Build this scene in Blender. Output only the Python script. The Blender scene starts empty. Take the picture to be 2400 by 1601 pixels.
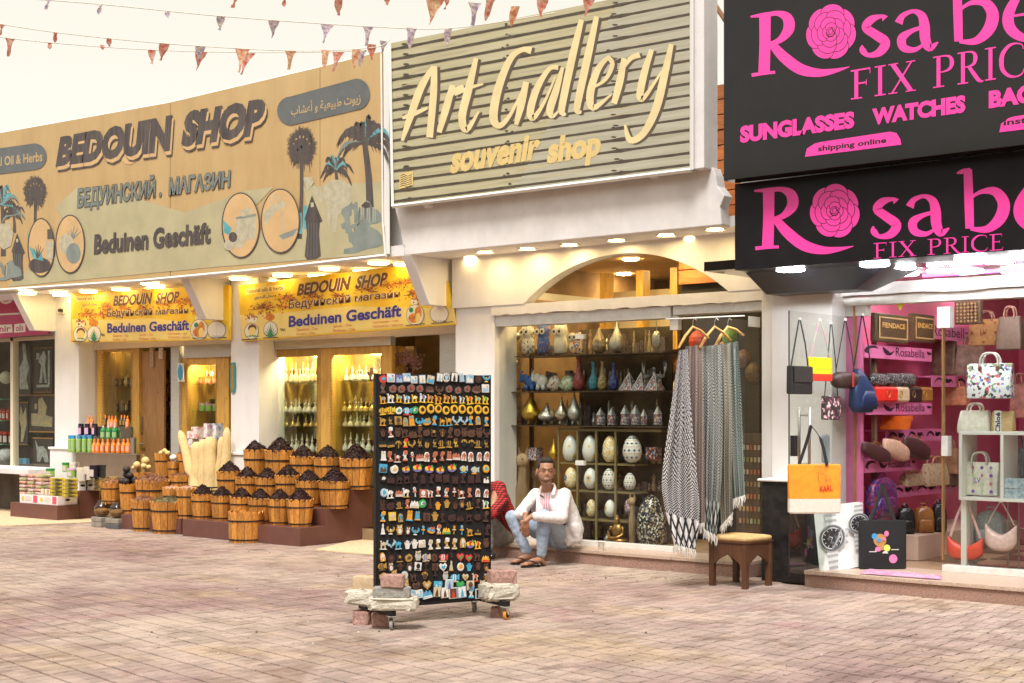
import bpy, math, random
from mathutils import Vector, Matrix
random.seed(7)
from math import cos, sin, pi, copysign
rnu = random.uniform
V3 = Vector
R = math.radians
sc = bpy.context.scene
COL = sc.collection
YAW = R(39.8)
FP = 3333.0                      # focal length in photograph pixels (2400 wide)
CZ = 1.6
cam_d = bpy.data.cameras.new('camera')
cam = bpy.data.objects.new('camera', cam_d)
COL.objects.link(cam)
cam.location = (0, 0, CZ)
cam.rotation_euler = (R(90), 0, YAW)
cam_d.sensor_width = 36.0
cam_d.lens = FP / 2400.0 * 36.0
cam_d.shift_y = 0.0665
cam_d.clip_end = 600
cam_d.clip_start = 0.1
sc.camera = cam
world = bpy.data.worlds.new('World')
sc.world = world
world.use_nodes = True
nt = world.node_tree
nt.nodes.clear()
wo = nt.nodes.new('ShaderNodeOutputWorld')
sky = nt.nodes.new('ShaderNodeTexSky')
sky.sky_type = 'NISHITA'
sky.sun_disc = False
sky.sun_elevation = R(48)
sky.sun_rotation = R(200)
bg1 = nt.nodes.new('ShaderNodeBackground')
bg1.inputs['Strength'].default_value = 0.05
nt.links.new(sky.outputs['Color'], bg1.inputs['Color'])
bg2 = nt.nodes.new('ShaderNodeBackground')          # thin even cloud cover over the sky
bg2.inputs['Color'].default_value = (0.51, 0.44, 0.295, 1)
bg2.inputs['Strength'].default_value = 1.0
addw = nt.nodes.new('ShaderNodeAddShader')
nt.links.new(bg1.outputs[0], addw.inputs[0])
nt.links.new(bg2.outputs[0], addw.inputs[1])
nt.links.new(addw.outputs[0], wo.inputs['Surface'])
sun_d = bpy.data.lights.new('sun', 'SUN')
sun_d.energy = 2.75
sun_d.angle = R(22)
sun_d.color = (1.0, 0.955, 0.915)
sun = bpy.data.objects.new('sun', sun_d)
COL.objects.link(sun)
sun.rotation_euler = (R(31), 0, R(25))
sun.location = (0, 0, 20)
sc.view_settings.view_transform = 'Standard'
sc.view_settings.look = 'None'
sc.view_settings.gamma = 1.0
sc.view_settings.exposure = 0.70
sc.cycles.max_bounces = 8
sc.cycles.transparent_max_bounces = 16
sc.cycles.caustics_reflective = False
sc.cycles.caustics_refractive = False
sc.cycles.sample_clamp_indirect = 4.0
cy_, sy_ = cos(YAW), sin(YAW)
def ray(px, py):
 a = (px - 1200.0) / FP
 return (-sy_ + cy_ * a, cy_ + sy_ * a, (960.0 - py) / FP)
def W(px, py, d):                # on the plane y = d (parallel to the shop fronts)
 r = ray(px, py); t = d / r[1]
 return V3((r[0] * t, d, CZ + r[2] * t))
def WX(px, py, x):               # on the plane x = const
 r = ray(px, py); t = x / r[0]
 return V3((x, r[1] * t, CZ + r[2] * t))
def G(px, py, z=0.0):            # on the plane z = const
 r = ray(px, py); t = (z - CZ) / r[2]
 return V3((r[0] * t, r[1] * t, z))
def B(px, py, Y):                # Y metres straight ahead of the camera
 r = ray(px, py)
 return V3((r[0] * Y, r[1] * Y, CZ + r[2] * Y))
def depth(p): return -sy_ * p[0] + cy_ * p[1]
def proj(p):
 Y = depth(p); X = cy_ * p[0] + sy_ * p[1]
 return 1200 + FP * X / Y, 960 - FP * (p[2] - CZ) / Y
def XX(px, d): return W(px, 960, d).x
def tag(o, label=None, cat=None, group=None, kind=None):
 if label: o['label'] = label
 if cat: o['category'] = cat
 if group: o['group'] = group
 if kind: o['kind'] = kind
 return o
def thing(name, label, cat, loc=(0, 0, 0), rz=0.0, group=None):
 o = bpy.data.objects.new(name, None)
 COL.objects.link(o)
 o.empty_display_size = 0.1
 o.location = loc; o.rotation_euler = (0, 0, rz)
 return tag(o, label, cat, group)
def kids(o): return list(o.children)
def copy_tree(o, parent=None):
 c = o.copy(); COL.objects.link(c)
 if parent is not None: c.parent = parent
 for ch in o.children: copy_tree(ch, c)
 return c
class MB:
 def __init__(s): s.v = []; s.f = []; s.m = []; s.uv = {}
 def add(s, vs, fs, m=0):
  n = len(s.v); s.v += [tuple(v) for v in vs]
  s.f += [tuple(n + i for i in f) for f in fs]; s.m += [m] * len(fs); return s
 def box(s, x0, x1, y0, y1, z0, z1, m=0, tf=None):
  vs = [(x, y, z) for z in (z0, z1) for y in (y0, y1) for x in (x0, x1)]
  if tf: vs = [tf(Vector(v)) for v in vs]
  return s.add(vs, [(0, 2, 3, 1), (4, 5, 7, 6), (0, 1, 5, 4), (2, 6, 7, 3), (0, 4, 6, 2), (1, 3, 7, 5)], m)
 def cbox(s, c, sz, rz=0.0, m=0, rx=0.0, ry=0.0):
  q = Matrix.Translation(c) @ Matrix.Rotation(rz, 4, 'Z') @ Matrix.Rotation(ry, 4, 'Y') @ Matrix.Rotation(rx, 4, 'X')
  h = [k / 2 for k in sz]
  return s.box(-h[0], h[0], -h[1], h[1], -h[2], h[2], m, lambda v: q @ v)
 def loft(s, rings, m=0, cap=True, close=True):
  n = len(rings[0]); vs = [p for r in rings for p in r]; fs = []
  for i in range(len(rings) - 1):
   for j in range(n if close else n - 1):
    a = i * n + j; b = i * n + (j + 1) % n
    fs.append((a, b, b + n, a + n))
  if cap and close:
   fs.append(tuple(reversed(range(n)))); fs.append(tuple(range((len(rings) - 1) * n, len(rings) * n)))
  return s.add(vs, fs, m)
 def lathe(s, prof, seg=16, c=(0, 0, 0), m=0, sx=1.0, sy=1.0, cap=True):
  rings = [[(c[0] + r * sx * cos(2 * pi * k / seg), c[1] + r * sy * sin(2 * pi * k / seg), c[2] + z) for k in range(seg)] for r, z in prof]
  return s.loft(rings, m, cap)
 def ball(s, c, r, seg=12, rings=8, m=0, q=None):
  if not hasattr(r, '__len__'): r = (r, r, r)
  rs = []
  for i in range(rings + 1):
   t = -pi / 2 + pi * i / rings
   cr = max(cos(t), 0.02)
   ring = []
   for k in range(seg):
    v = V3((r[0] * cr * cos(2 * pi * k / seg), r[1] * cr * sin(2 * pi * k / seg), r[2] * sin(t)))
    if q: v = q @ v
    ring.append((c[0] + v[0], c[1] + v[1], c[2] + v[2]))
   rs.append(ring)
  return s.loft(rs, m)
 def tube(s, pts, r, seg=6, m=0, sq=1.0):
  pts = [Vector(p) for p in pts]; rings = []
  for i, p in enumerate(pts):
   d = (pts[min(i + 1, len(pts) - 1)] - pts[max(i - 1, 0)])
   d = d.normalized() if d.length > 1e-9 else V3((0, 0, 1))
   up = V3((0, 0, 1)) if abs(d.z) < 0.9 else V3((0, 1, 0))
   a = d.cross(up).normalized(); b = a.cross(d).normalized()
   rr = r[i] if hasattr(r, '__len__') else r
   rings.append([p + a * (rr * cos(2 * pi * k / seg)) + b * (rr * sq * sin(2 * pi * k / seg)) for k in range(seg)])
  return s.loft(rings, m)
 def prism(s, poly, y0, y1, m=0, tf=None, side=None):      # poly in x,z; extruded in y
  n = len(poly); vs = [(p[0], y0, p[1]) for p in poly] + [(p[0], y1, p[1]) for p in poly]
  if tf: vs = [tf(Vector(v)) for v in vs]
  k = len(s.f)
  s.add(vs, [tuple(range(n)), tuple(reversed(range(n, 2 * n)))] , m)
  s.add([], [], m)
  b = len(s.v) - 2 * n
  for i in range(n):
   j = (i + 1) % n
   s.f.append((b + i, b + n + i, b + n + j, b + j)); s.m.append(m if side is None else side)
  return s
 def grid(s, fn, nu, nv, m=0, uvs=None):
  b = len(s.v)
  for j in range(nv + 1):
   for i in range(nu + 1):
    s.v.append(tuple(fn(i / nu, j / nv)))
    s.uv[len(s.v) - 1] = (i / nu, j / nv) if uvs is None else uvs(i / nu, j / nv)
  for j in range(nv):
   for i in range(nu):
    a = b + j * (nu + 1) + i
    s.f.append((a, a + 1, a + nu + 2, a + nu + 1)); s.m.append(m)
  return s
 def mesh(s, name, mats, inv=None, smooth=False):
  me = bpy.data.meshes.new(name)
  vs = s.v if inv is None else [tuple(inv @ Vector(v)) for v in s.v]
  me.from_pydata(vs, [], s.f)
  if not isinstance(mats, (list, tuple)): mats = [mats]
  for q in mats: me.materials.append(q)
  if any(s.m): me.polygons.foreach_set('material_index', s.m)
  if smooth: me.polygons.foreach_set('use_smooth', [True] * len(me.polygons))
  if s.uv:
   uvl = me.uv_layers.new(name='UVMap')
   for lp in me.loops: uvl.data[lp.index].uv = s.uv.get(lp.vertex_index, (0, 0))
  me.update()
  return me
 def build(s, name, mats, parent=None, world=False, smooth=False, bevel=0, label=None, kind=None):
  inv = None
  if world and parent is not None:
   inv = (Matrix.Translation(parent.location) @ parent.rotation_euler.to_matrix().to_4x4()).inverted()
  me = s.mesh(name, mats, inv, smooth)
  return put(name, me, parent, bevel, label, kind, smooth)
def put(name, me, parent=None, bevel=0, label=None, kind=None, smooth=False):
 o = bpy.data.objects.new(name, me)
 COL.objects.link(o)
 if parent is not None: o.parent = parent
 if bevel:
  b = o.modifiers.new('bevel', 'BEVEL'); b.width = bevel; b.segments = 2; b.limit_method = 'ANGLE'; b.angle_limit = R(40)
 if label: o['label'] = label
 if kind: o['kind'] = kind
 return o
def catmull(pts, n=6):
 out = []
 P = [pts[0]] + list(pts) + [pts[-1]]
 for i in range(1, len(P) - 2):
  p0, p1, p2, p3 = P[i - 1], P[i], P[i + 1], P[i + 2]
  for k in range(n):
   t = k / n
   out.append(tuple(0.5 * ((2 * b) + (-a + c) * t + (2 * a - 5 * b + 4 * c - d) * t * t + (-a + 3 * b - 3 * c + d) * t ** 3) for a, b, c, d in zip(p0, p1, p2, p3)))
 out.append(tuple(pts[-1]))
 return out
def node(nt, t, **kw):
 n = nt.nodes.new(t)
 for k, v in kw.items():
  if k in n.inputs: n.inputs[k].default_value = v
  else: setattr(n, k, v)
 return n
MATS = {}
def mat(name, col, rough=0.6, metal=0.0, var=0.12, scale=8.0, bump=0.0, bscale=60.0, emit=None, spec=0.5, coords='Object', col2=None, stretch=None, coat=0.0, streak=0, detail=4.0, lo=0.35, hi=0.65):
 if name in MATS: return MATS[name]
 m = bpy.data.materials.new(name); m.use_nodes = True; MATS[name] = m
 t = m.node_tree; b = t.nodes['Principled BSDF']
 b.inputs['Roughness'].default_value = rough
 b.inputs['Metallic'].default_value = metal
 b.inputs['Specular IOR Level'].default_value = spec
 b.inputs['Coat Weight'].default_value = coat
 c = (col[0], col[1], col[2], 1)
 tc = t.nodes.new('ShaderNodeTexCoord')
 out = tc.outputs[coords]
 if coords == 'World':
  pass
 if stretch:
  mp = node(t, 'ShaderNodeMapping'); mp.inputs['Scale'].default_value = stretch
  t.links.new(out, mp.inputs['Vector']); out = mp.outputs[0]
 if var > 0 or col2:
  nz = node(t, 'ShaderNodeTexNoise', Scale=scale, Detail=detail, Roughness=0.6)
  t.links.new(out, nz.inputs['Vector'])
  rp = t.nodes.new('ShaderNodeValToRGB')
  c2 = (*col2, 1) if col2 else tuple(min(1, x * (1 + var)) for x in col[:3]) + (1,)
  c1 = c if col2 else tuple(x * (1 - var) for x in col[:3]) + (1,)
  rp.color_ramp.elements[0].position = lo; rp.color_ramp.elements[0].color = c1
  rp.color_ramp.elements[1].position = hi; rp.color_ramp.elements[1].color = c2
  t.links.new(nz.outputs['Fac'], rp.inputs['Fac'])
  oc = rp.outputs['Color']
  if streak:                    # rain streaks and grime, drawn out downwards
   ms = node(t, 'ShaderNodeMapping'); ms.inputs['Scale'].default_value = (2.6, 2.6, .45); t.links.new(tc.outputs[coords], ms.inputs[0])
   ns_ = node(t, 'ShaderNodeTexNoise', Scale=1.3, Detail=7.0, Roughness=.7); t.links.new(ms.outputs[0], ns_.inputs['Vector'])
   rs = t.nodes.new('ShaderNodeValToRGB'); rs.color_ramp.elements[0].position = .36; rs.color_ramp.elements[0].color = (1 - streak, 1 - streak * 1.1, 1 - streak * 1.3, 1); rs.color_ramp.elements[1].position = .56; rs.color_ramp.elements[1].color = (1, 1, 1, 1)
   t.links.new(ns_.outputs['Fac'], rs.inputs['Fac']); xs_ = node(t, 'ShaderNodeMix', data_type='RGBA', blend_type='MULTIPLY'); xs_.inputs[0].default_value = 1
   t.links.new(oc, xs_.inputs[6]); t.links.new(rs.outputs[0], xs_.inputs[7]); oc = xs_.outputs[2]
  t.links.new(oc, b.inputs['Base Color'])
 else:
  b.inputs['Base Color'].default_value = c
 if bump > 0:
  n2 = node(t, 'ShaderNodeTexNoise', Scale=bscale, Detail=3.0)
  t.links.new(out, n2.inputs['Vector'])
  bp = node(t, 'ShaderNodeBump', Strength=bump, Distance=0.01)
  t.links.new(n2.outputs['Fac'], bp.inputs['Height'])
  t.links.new(bp.outputs['Normal'], b.inputs['Normal'])
 if emit:
  b.inputs['Emission Color'].default_value = (*emit[:3], 1)
  b.inputs['Emission Strength'].default_value = emit[3]
 return m
def glass_mat(name, tint=(0.93, 0.95, 0.93), refl=1.0):
 if name in MATS: return MATS[name]
 m = bpy.data.materials.new(name); m.use_nodes = True; MATS[name] = m
 t = m.node_tree; t.nodes.clear()
 o = t.nodes.new('ShaderNodeOutputMaterial')
 tr = t.nodes.new('ShaderNodeBsdfTransparent'); tr.inputs[0].default_value = (*tint, 1)
 gl = t.nodes.new('ShaderNodeBsdfGlossy'); gl.inputs['Roughness'].default_value = 0.01
 gl.inputs['Color'].default_value = (refl, refl, refl, 1)
 fr = node(t, 'ShaderNodeFresnel', IOR=1.45)
 mx = t.nodes.new('ShaderNodeMixShader')
 ge = t.nodes.new('ShaderNodeNewGeometry'); iv = node(t, 'ShaderNodeMath', operation='SUBTRACT'); iv.inputs[0].default_value = 1.0
 t.links.new(ge.outputs['Backfacing'], iv.inputs[1]); mu = node(t, 'ShaderNodeMath', operation='MULTIPLY'); t.links.new(fr.outputs[0], mu.inputs[0]); t.links.new(iv.outputs[0], mu.inputs[1])
 t.links.new(mu.outputs[0], mx.inputs[0]); t.links.new(tr.outputs[0], mx.inputs[1]); t.links.new(gl.outputs[0], mx.inputs[2])
 t.links.new(mx.outputs[0], o.inputs['Surface'])
 return m
def wood_mat(name, c1, c2, rough=0.5, sc_=(14, 14, 1.2), bump=0.15):
 if name in MATS: return MATS[name]
 m = bpy.data.materials.new(name); m.use_nodes = True; MATS[name] = m
 t = m.node_tree; b = t.nodes['Principled BSDF']; b.inputs['Roughness'].default_value = rough
 tc = t.nodes.new('ShaderNodeTexCoord'); mp = t.nodes.new('ShaderNodeMapping'); mp.inputs['Scale'].default_value = sc_
 oi = t.nodes.new('ShaderNodeObjectInfo')
 ad = node(t, 'ShaderNodeVectorMath', operation='ADD')
 ml = node(t, 'ShaderNodeVectorMath', operation='SCALE'); ml.inputs['Scale'].default_value = 9.0
 cb = t.nodes.new('ShaderNodeCombineXYZ')
 for k in range(3): t.links.new(oi.outputs['Random'], cb.inputs[k])
 t.links.new(cb.outputs[0], ml.inputs[0])
 t.links.new(tc.outputs['Object'], ad.inputs[0]); t.links.new(ml.outputs[0], ad.inputs[1]); t.links.new(ad.outputs[0], mp.inputs[0])
 nz = node(t, 'ShaderNodeTexNoise', Scale=2.2, Detail=6.0, Distortion=1.6)
 t.links.new(mp.outputs[0], nz.inputs['Vector'])
 rp = t.nodes.new('ShaderNodeValToRGB')
 rp.color_ramp.elements[0].position = 0.32; rp.color_ramp.elements[0].color = (*c1, 1)
 rp.color_ramp.elements[1].position = 0.62; rp.color_ramp.elements[1].color = (*c2, 1)
 t.links.new(nz.outputs['Fac'], rp.inputs['Fac'])
 vo = node(t, 'ShaderNodeTexVoronoi', Scale=5.0); t.links.new(ad.outputs[0], vo.inputs['Vector'])
 kr = t.nodes.new('ShaderNodeValToRGB'); kr.color_ramp.elements[0].position = 0.03; kr.color_ramp.elements[0].color = (0.35, 0.25, 0.2, 1)
 kr.color_ramp.elements[1].position = 0.10; kr.color_ramp.elements[1].color = (1, 1, 1, 1)
 t.links.new(vo.outputs['Distance'], kr.inputs['Fac'])
 mx = node(t, 'ShaderNodeMix', data_type='RGBA', blend_type='MULTIPLY'); mx.inputs[0].default_value = 0.8
 t.links.new(rp.outputs[0], mx.inputs[6]); t.links.new(kr.outputs[0], mx.inputs[7])
 hs = node(t, 'ShaderNodeHueSaturation');
 mr = node(t, 'ShaderNodeMapRange'); mr.inputs['To Min'].default_value = 0.72; mr.inputs['To Max'].default_value = 1.25
 t.links.new(oi.outputs['Random'], mr.inputs[0]); t.links.new(mr.outputs[0], hs.inputs['Value']); t.links.new(mx.outputs[2], hs.inputs['Color'])
 t.links.new(hs.outputs[0], b.inputs['Base Color'])
 bp = node(t, 'ShaderNodeBump', Strength=bump, Distance=0.004); t.links.new(nz.outputs['Fac'], bp.inputs['Height']); t.links.new(bp.outputs[0], b.inputs['Normal'])
 return m
def plain(name, r, g, b_, rough=0.5, **k): return mat(name, (r, g, b_), rough, var=k.pop('var', 0.0), **k)
plaster = mat('plaster', (0.80, 0.78, 0.77), 0.8, var=0.05, streak=.07, scale=1.3, bump=0.12, bscale=25)
plaster_old = mat('plaster_worn', (0.75, 0.725, 0.71), 0.85, streak=.06, var=0.07, scale=3, bump=0.25, bscale=14)
black_panel = mat('black_panel', (0.010, 0.008, 0.007), 0.10, var=0.25, scale=1.5, bump=0.04, bscale=2.0, spec=.35)
dark = plain('dark_void', 0.02, 0.017, 0.015, 0.9)
glass = glass_mat('window_glass')
steel = mat('steel', (0.45, 0.44, 0.42), 0.35, 1.0, var=0.1, scale=20)
galv = mat('grey_shutter', (0.56, 0.56, 0.52), 0.45, 0.3, var=0.08, scale=6, stretch=(1, 1, 20))
alu = mat('aluminium', (0.72, 0.72, 0.68), 0.4, 0.1, var=0.08, scale=10)
gold_wood = wood_mat('gold_wood', (0.56, 0.30, 0.05), (0.74, 0.44, 0.10), 0.45, (6, 6, 1))
brown_wood = wood_mat('brown_wood', (0.30, 0.15, 0.05), (0.40, 0.21, 0.08), 0.5, (8, 8, 1))
dark_wood = wood_mat('dark_wood', (0.075, 0.030, 0.014), (0.115, 0.048, 0.022), 0.4, (8, 8, 1))
pink = mat('pink_acrylic', (0.88, 0.055, 0.38), 0.3, var=0.05, scale=4)
hot_pink = mat('pink_wall', (0.62, 0.05, 0.20), 0.5, var=0.08, scale=3)
warm_lamp = mat('warm_lamp', (1, 0.9, 0.7), 0.5, var=0, emit=(1.0, 0.74, 0.34, 40))
cool_lamp = mat('cool_lamp', (1, 1, 1), 0.5, var=0, emit=(0.95, 0.97, 1.0, 34))
white_pl = plain('white_plastic', 0.78, 0.77, 0.74, 0.4)
black_pl = plain('black_plastic', 0.015, 0.015, 0.016, 0.45)
cream = plain('cream', 0.75, 0.66, 0.48, 0.5)
gold_m = mat('gold_metal', (0.75, 0.48, 0.12), 0.3, 1.0, var=0.15, scale=30)
silver_m = mat('silver_metal', (0.60, 0.60, 0.58), 0.32, 0.9, var=0.25, scale=60, bump=0.3, bscale=120)
_tc = {}
def text2d(body, bold=0.0, space=1.0):
 k = (body, bold, space)
 if k in _tc: return _tc[k]
 cu = bpy.data.curves.new('lettering', 'FONT'); cu.body = body; cu.offset = bold; cu.space_character = space
 cu.resolution_u = 3
 ob = bpy.data.objects.new('lettering', cu)
 me = ob.to_mesh()
 vs = [(v.co.x, v.co.y) for v in me.vertices]; fs = [tuple(p.vertices) for p in me.polygons]
 ob.to_mesh_clear(); bpy.data.objects.remove(ob); bpy.data.curves.remove(cu)
 xs = [v[0] for v in vs]; ys = [v[1] for v in vs]
 x0, x1, y0, y1 = min(xs), max(xs), min(ys), max(ys)
 vs = [((x - x0) / (x1 - x0), (y - y0) / (y1 - y0)) for x, y in vs]
 _tc[k] = (vs, fs); return _tc[k]
def quadmap(q):                  # q: TL, TR, BR, BL in any space -> (u, v), v up
 TL, TR, BR, BL = [Vector(p) for p in q]
 return lambda u, v: (BL * (1 - u) + BR * u) * (1 - v) + (TL * (1 - u) + TR * u) * v
def text_on(mb, body, q, m=0, bold=0.0, thick=0.0, out=V3((0, -1, 0)), lift=0.004, space=1.0, shear=0.0):
 vs, fs = text2d(body, bold, space); fn = quadmap(q)
 n = len(vs); pv = [fn(u + shear * (v - .5), v) + out * lift for u, v in vs]
 mb.add(pv, fs, m)
 if thick > 0:
  cnt = {}
  for f in fs:
   for a, b in zip(f, f[1:] + f[:1]): cnt[(a, b)] = 1
  base = len(mb.v); mb.v += [tuple(p - out * thick) for p in pv]
  s = base - n
  for (a, b) in list(cnt):
   if (b, a) not in cnt: mb.f.append((s + a, s + b, base + b, base + a)); mb.m.append(m)
def pq(x0, y0, x1, y1, d, s0=0.0, s1=0.0):   # pixel quad on the plane y=d ; s0/s1 slope of top/bottom edge
 dx = x1 - x0
 return [W(x0, y0, d), W(x1, y0 + s0 * dx, d), W(x1, y1 + s1 * dx, d), W(x0, y1, d)]
class Print:                     # flat print laid out on one plane, each layer 0.6 mm proud of the last
 def __init__(s, d): s.d = d; s.mb = MB(); s.n = 1; s.base = 0
 def up(s): s.base += 20; s.n = 1; return s
 def P(s, x, y):
  p = W(x, y, s.d); p.y -= 0.00003 * (s.base + s.n % 20) + 0.002; return p
 def poly(s, pts, m=0):
  s.n += 1; vs = [s.P(*p) for p in pts]; s.mb.add(vs, [tuple(range(len(vs)))], m)
 def ell(s, cx, cy, rx, ry, m=0, n=28): s.poly([(cx + rx * cos(2 * pi * k / n), cy + ry * sin(2 * pi * k / n)) for k in range(n)], m)
 def stroke(s, pts, m=0, smooth=True, n=5):   # (x, y, width)
  s.n += 1
  P_ = catmull(pts, n) if smooth and len(pts) > 2 else pts
  L = []; Rr = []
  for i, p in enumerate(P_):
   a = P_[max(i - 1, 0)]; b = P_[min(i + 1, len(P_) - 1)]
   dx, dy = b[0] - a[0], b[1] - a[1]; l = math.hypot(dx, dy) or 1
   nx, ny = -dy / l * p[2] / 2, dx / l * p[2] / 2
   L.append((p[0] + nx, p[1] + ny)); Rr.append((p[0] - nx, p[1] - ny))
  vs = [s.P(*q) for q in L] + [s.P(*q) for q in Rr]; k = len(L)
  s.mb.add(vs, [(i, i + 1, k + i + 1, k + i) for i in range(k - 1)], m)
 def text(s, body, q, m=0, bold=0.0, **kw):
  s.n += 1
  text_on(s.mb, body, [s.P(*p) for p in q], m, bold, lift=0.0, **kw)
 def build(s, name, mats, parent): return s.mb.build(name, mats, parent, world=1)
# ==== THE GROUND
gm = mat('sand_joint', (0.19, 0.12, 0.08), 0.95, var=0.2, scale=6, bump=0.3, bscale=80)
PR_ = R(-9.4)
def paver_material():
 m = bpy.data.materials.new('concrete_paver'); m.use_nodes = True
 t = m.node_tree; b = t.nodes['Principled BSDF']; b.inputs['Roughness'].default_value = 0.8
 g = t.nodes.new('ShaderNodeNewGeometry')
 def noise(scale, detail, dist=0.0):
  n = node(t, 'ShaderNodeTexNoise', Scale=scale, Detail=detail, Distortion=dist); t.links.new(g.outputs['Position'], n.inputs['Vector']); return n
 def ramp(src, stops):
  r = t.nodes.new('ShaderNodeValToRGB')
  while len(r.color_ramp.elements) < len(stops): r.color_ramp.elements.new(0.5)
  for e, (p, c) in zip(r.color_ramp.elements, stops): e.position = p; e.color = (*c, 1)
  t.links.new(src, r.inputs['Fac']); return r
 oi = t.nodes.new('ShaderNodeAttribute'); oi.attribute_name = 'tone'
 a = ramp(noise(0.45, 3, 0.6).outputs['Fac'], [(0.28, (0.43, 0.345, 0.28)), (0.48, (0.365, 0.275, 0.235)), (0.66, (0.275, 0.185, 0.17))])
 mpy = node(t, 'ShaderNodeMapping'); mpy.inputs['Scale'].default_value = (0.5, .75, 1); mpy.inputs['Location'].default_value = (3.3, 1.7, 0)
 t.links.new(g.outputs['Position'], mpy.inputs['Vector'])
 yn = node(t, 'ShaderNodeTexNoise', Scale=1.1, Detail=6.0, Distortion=0.8); t.links.new(mpy.outputs[0], yn.inputs['Vector'])
 y = ramp(yn.outputs['Fac'], [(0.52, (0, 0, 0)), (0.72, (.85, .85, .85))])
 mx = node(t, 'ShaderNodeMix', data_type='RGBA'); mx.inputs[7].default_value = (0.42, 0.31, 0.19, 1)
 t.links.new(y.outputs[0], mx.inputs[0]); t.links.new(a.outputs[0], mx.inputs[6])
 r2 = ramp(noise(0.9, 5, 1.0).outputs['Fac'], [(0.56, (0, 0, 0)), (0.76, (.9, .9, .9))])
 mr = node(t, 'ShaderNodeMix', data_type='RGBA'); mr.inputs[7].default_value = (0.29, 0.17, 0.165, 1)
 t.links.new(r2.outputs[0], mr.inputs[0]); t.links.new(mx.outputs[2], mr.inputs[6])
 d = ramp(noise(1.9, 10, 1.2).outputs['Fac'], [(0.28, (0.62, 0.55, 0.49)), (0.46, (.97, .97, .97)), (0.75, (1.10, 1.10, 1.10))])
 m2 = node(t, 'ShaderNodeMix', data_type='RGBA', blend_type='MULTIPLY'); m2.inputs[0].default_value = 0.9
 t.links.new(mr.outputs[2], m2.inputs[6]); t.links.new(d.outputs[0], m2.inputs[7])
 sp = ramp(noise(55, 3).outputs['Fac'], [(0.25, (0.86, 0.86, 0.86)), (0.75, (1.1, 1.1, 1.1))])
 m3 = node(t, 'ShaderNodeMix', data_type='RGBA', blend_type='MULTIPLY'); m3.inputs[0].default_value = 1.0
 t.links.new(m2.outputs[2], m3.inputs[6]); t.links.new(sp.outputs[0], m3.inputs[7])
 hs = t.nodes.new('ShaderNodeHueSaturation'); t.links.new(m3.outputs[2], hs.inputs['Color'])
 wn = node(t, 'ShaderNodeTexWhiteNoise', noise_dimensions='3D')
 sn = node(t, 'ShaderNodeVectorMath', operation='SNAP'); sn.inputs[1].default_value = (0.105, 0.205, 10)
 of = node(t, 'ShaderNodeVectorMath', operation='ADD'); of.inputs[1].default_value = (0.05, 0.1, 1)
 rt = node(t, 'ShaderNodeVectorRotate', rotation_type='Z_AXIS'); rt.inputs['Angle'].default_value = -PR_; t.links.new(g.outputs['Position'], rt.inputs[0]); t.links.new(rt.outputs[0], of.inputs[0]); t.links.new(of.outputs[0], sn.inputs[0]); t.links.new(sn.outputs[0], wn.inputs['Vector'])
 q = node(t, 'ShaderNodeMapRange'); q.inputs['To Min'].default_value = 0.80; q.inputs['To Max'].default_value = 1.16
 t.links.new(wn.outputs['Value'], q.inputs[0]); t.links.new(q.outputs[0], hs.inputs['Value'])
 t.links.new(hs.outputs[0], b.inputs['Base Color'])
 bp = node(t, 'ShaderNodeBump', Strength=0.35, Distance=0.006)
 t.links.new(noise(140, 4).outputs['Fac'], bp.inputs['Height']); t.links.new(bp.outputs[0], b.inputs['Normal'])
 return m
paver_mat = paver_material()
ground = MB().box(-90, 60, -60, 60, -0.6, -0.012).build('ground', gm, None, kind='structure')
ground['label'] = 'paved forecourt of pink and yellow interlocking pavers'
PW, PD = 0.105, 0.205            # a paver: 10 cm along the shop fronts, 20 cm across
def paver_shape():
 g = 0.0055; a = 0.011
 pts = []
 for k, (u, v) in enumerate([(0, 0), (0, .25), (0, .5), (0, .75), (0, 1)]):
  pts.append((g + (a if k in (1,) else (-a if k == 3 else 0)), v * (PD - .020) + .010))
 left = pts; right = [(x + PW - 2 * g, y) for x, y in left]
 return left, right
PL, PR = paver_shape()
def paver_into(mb, x, y, z, ax, ay):
 poly = [(x + p[0], y + p[1]) for p in PL] + [(x + p[0], y + p[1]) for p in reversed(PR)]
 n = len(poly); cx, cyy = x + PW / 2, y + PD / 2
 h = lambda p: z + ax * (p[0] - cx) + ay * (p[1] - cyy)
 sh = 0.95
 top = [(cx + (p[0] - cx) * sh, cyy + (p[1] - cyy) * 0.975, h(p)) for p in poly]
 mid = [(p[0], p[1], h(p) - 0.0035) for p in poly]
 low = [(p[0], p[1], -0.03) for p in poly]
 b = len(mb.v); mb.add(top + mid + low, [tuple(range(n))])
 for k in range(2):
  for i in range(n):
   j = (i + 1) % n; o = b + k * n
   mb.f.append((o + i, o + n + i, o + n + j, o + j)); mb.m.append(0)
cand = []
steps_front = 11.79
ny = int(13.2 / PD)
cr9, sr9 = cos(PR_), sin(PR_)
rotp = lambda x, y: (x * cr9 - y * sr9, x * sr9 + y * cr9)
for j in range(int(2.5 / PD) - 20, ny + 8):
 for i in range(int(-26 / PW), int(9 / PW)):
  xl_, yl_ = i * PW + (PW / 2 if j % 2 else 0), j * PD
  x, y = rotp(xl_, yl_); Y = depth((x, y))
  if Y < 5.6: continue
  px, py = proj((x, y, 0))
  if -500 < px < 3700 and 960 < py < 1900:
   if y > 12.1 or (y > 11.85 and x > -10.9) or (y > 11.6 and x > -6.6): continue
   cand.append((Y, xl_, yl_))
cand.sort()
pc_ = lambda c: proj((*rotp(c[1] + PW / 2, c[2] + PD / 2), 0))
near = [c for c in cand if pc_(c)[1] < 1596 and 8 < pc_(c)[0] < 2392][:300]
ns = set(near)
variants = []
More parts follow.
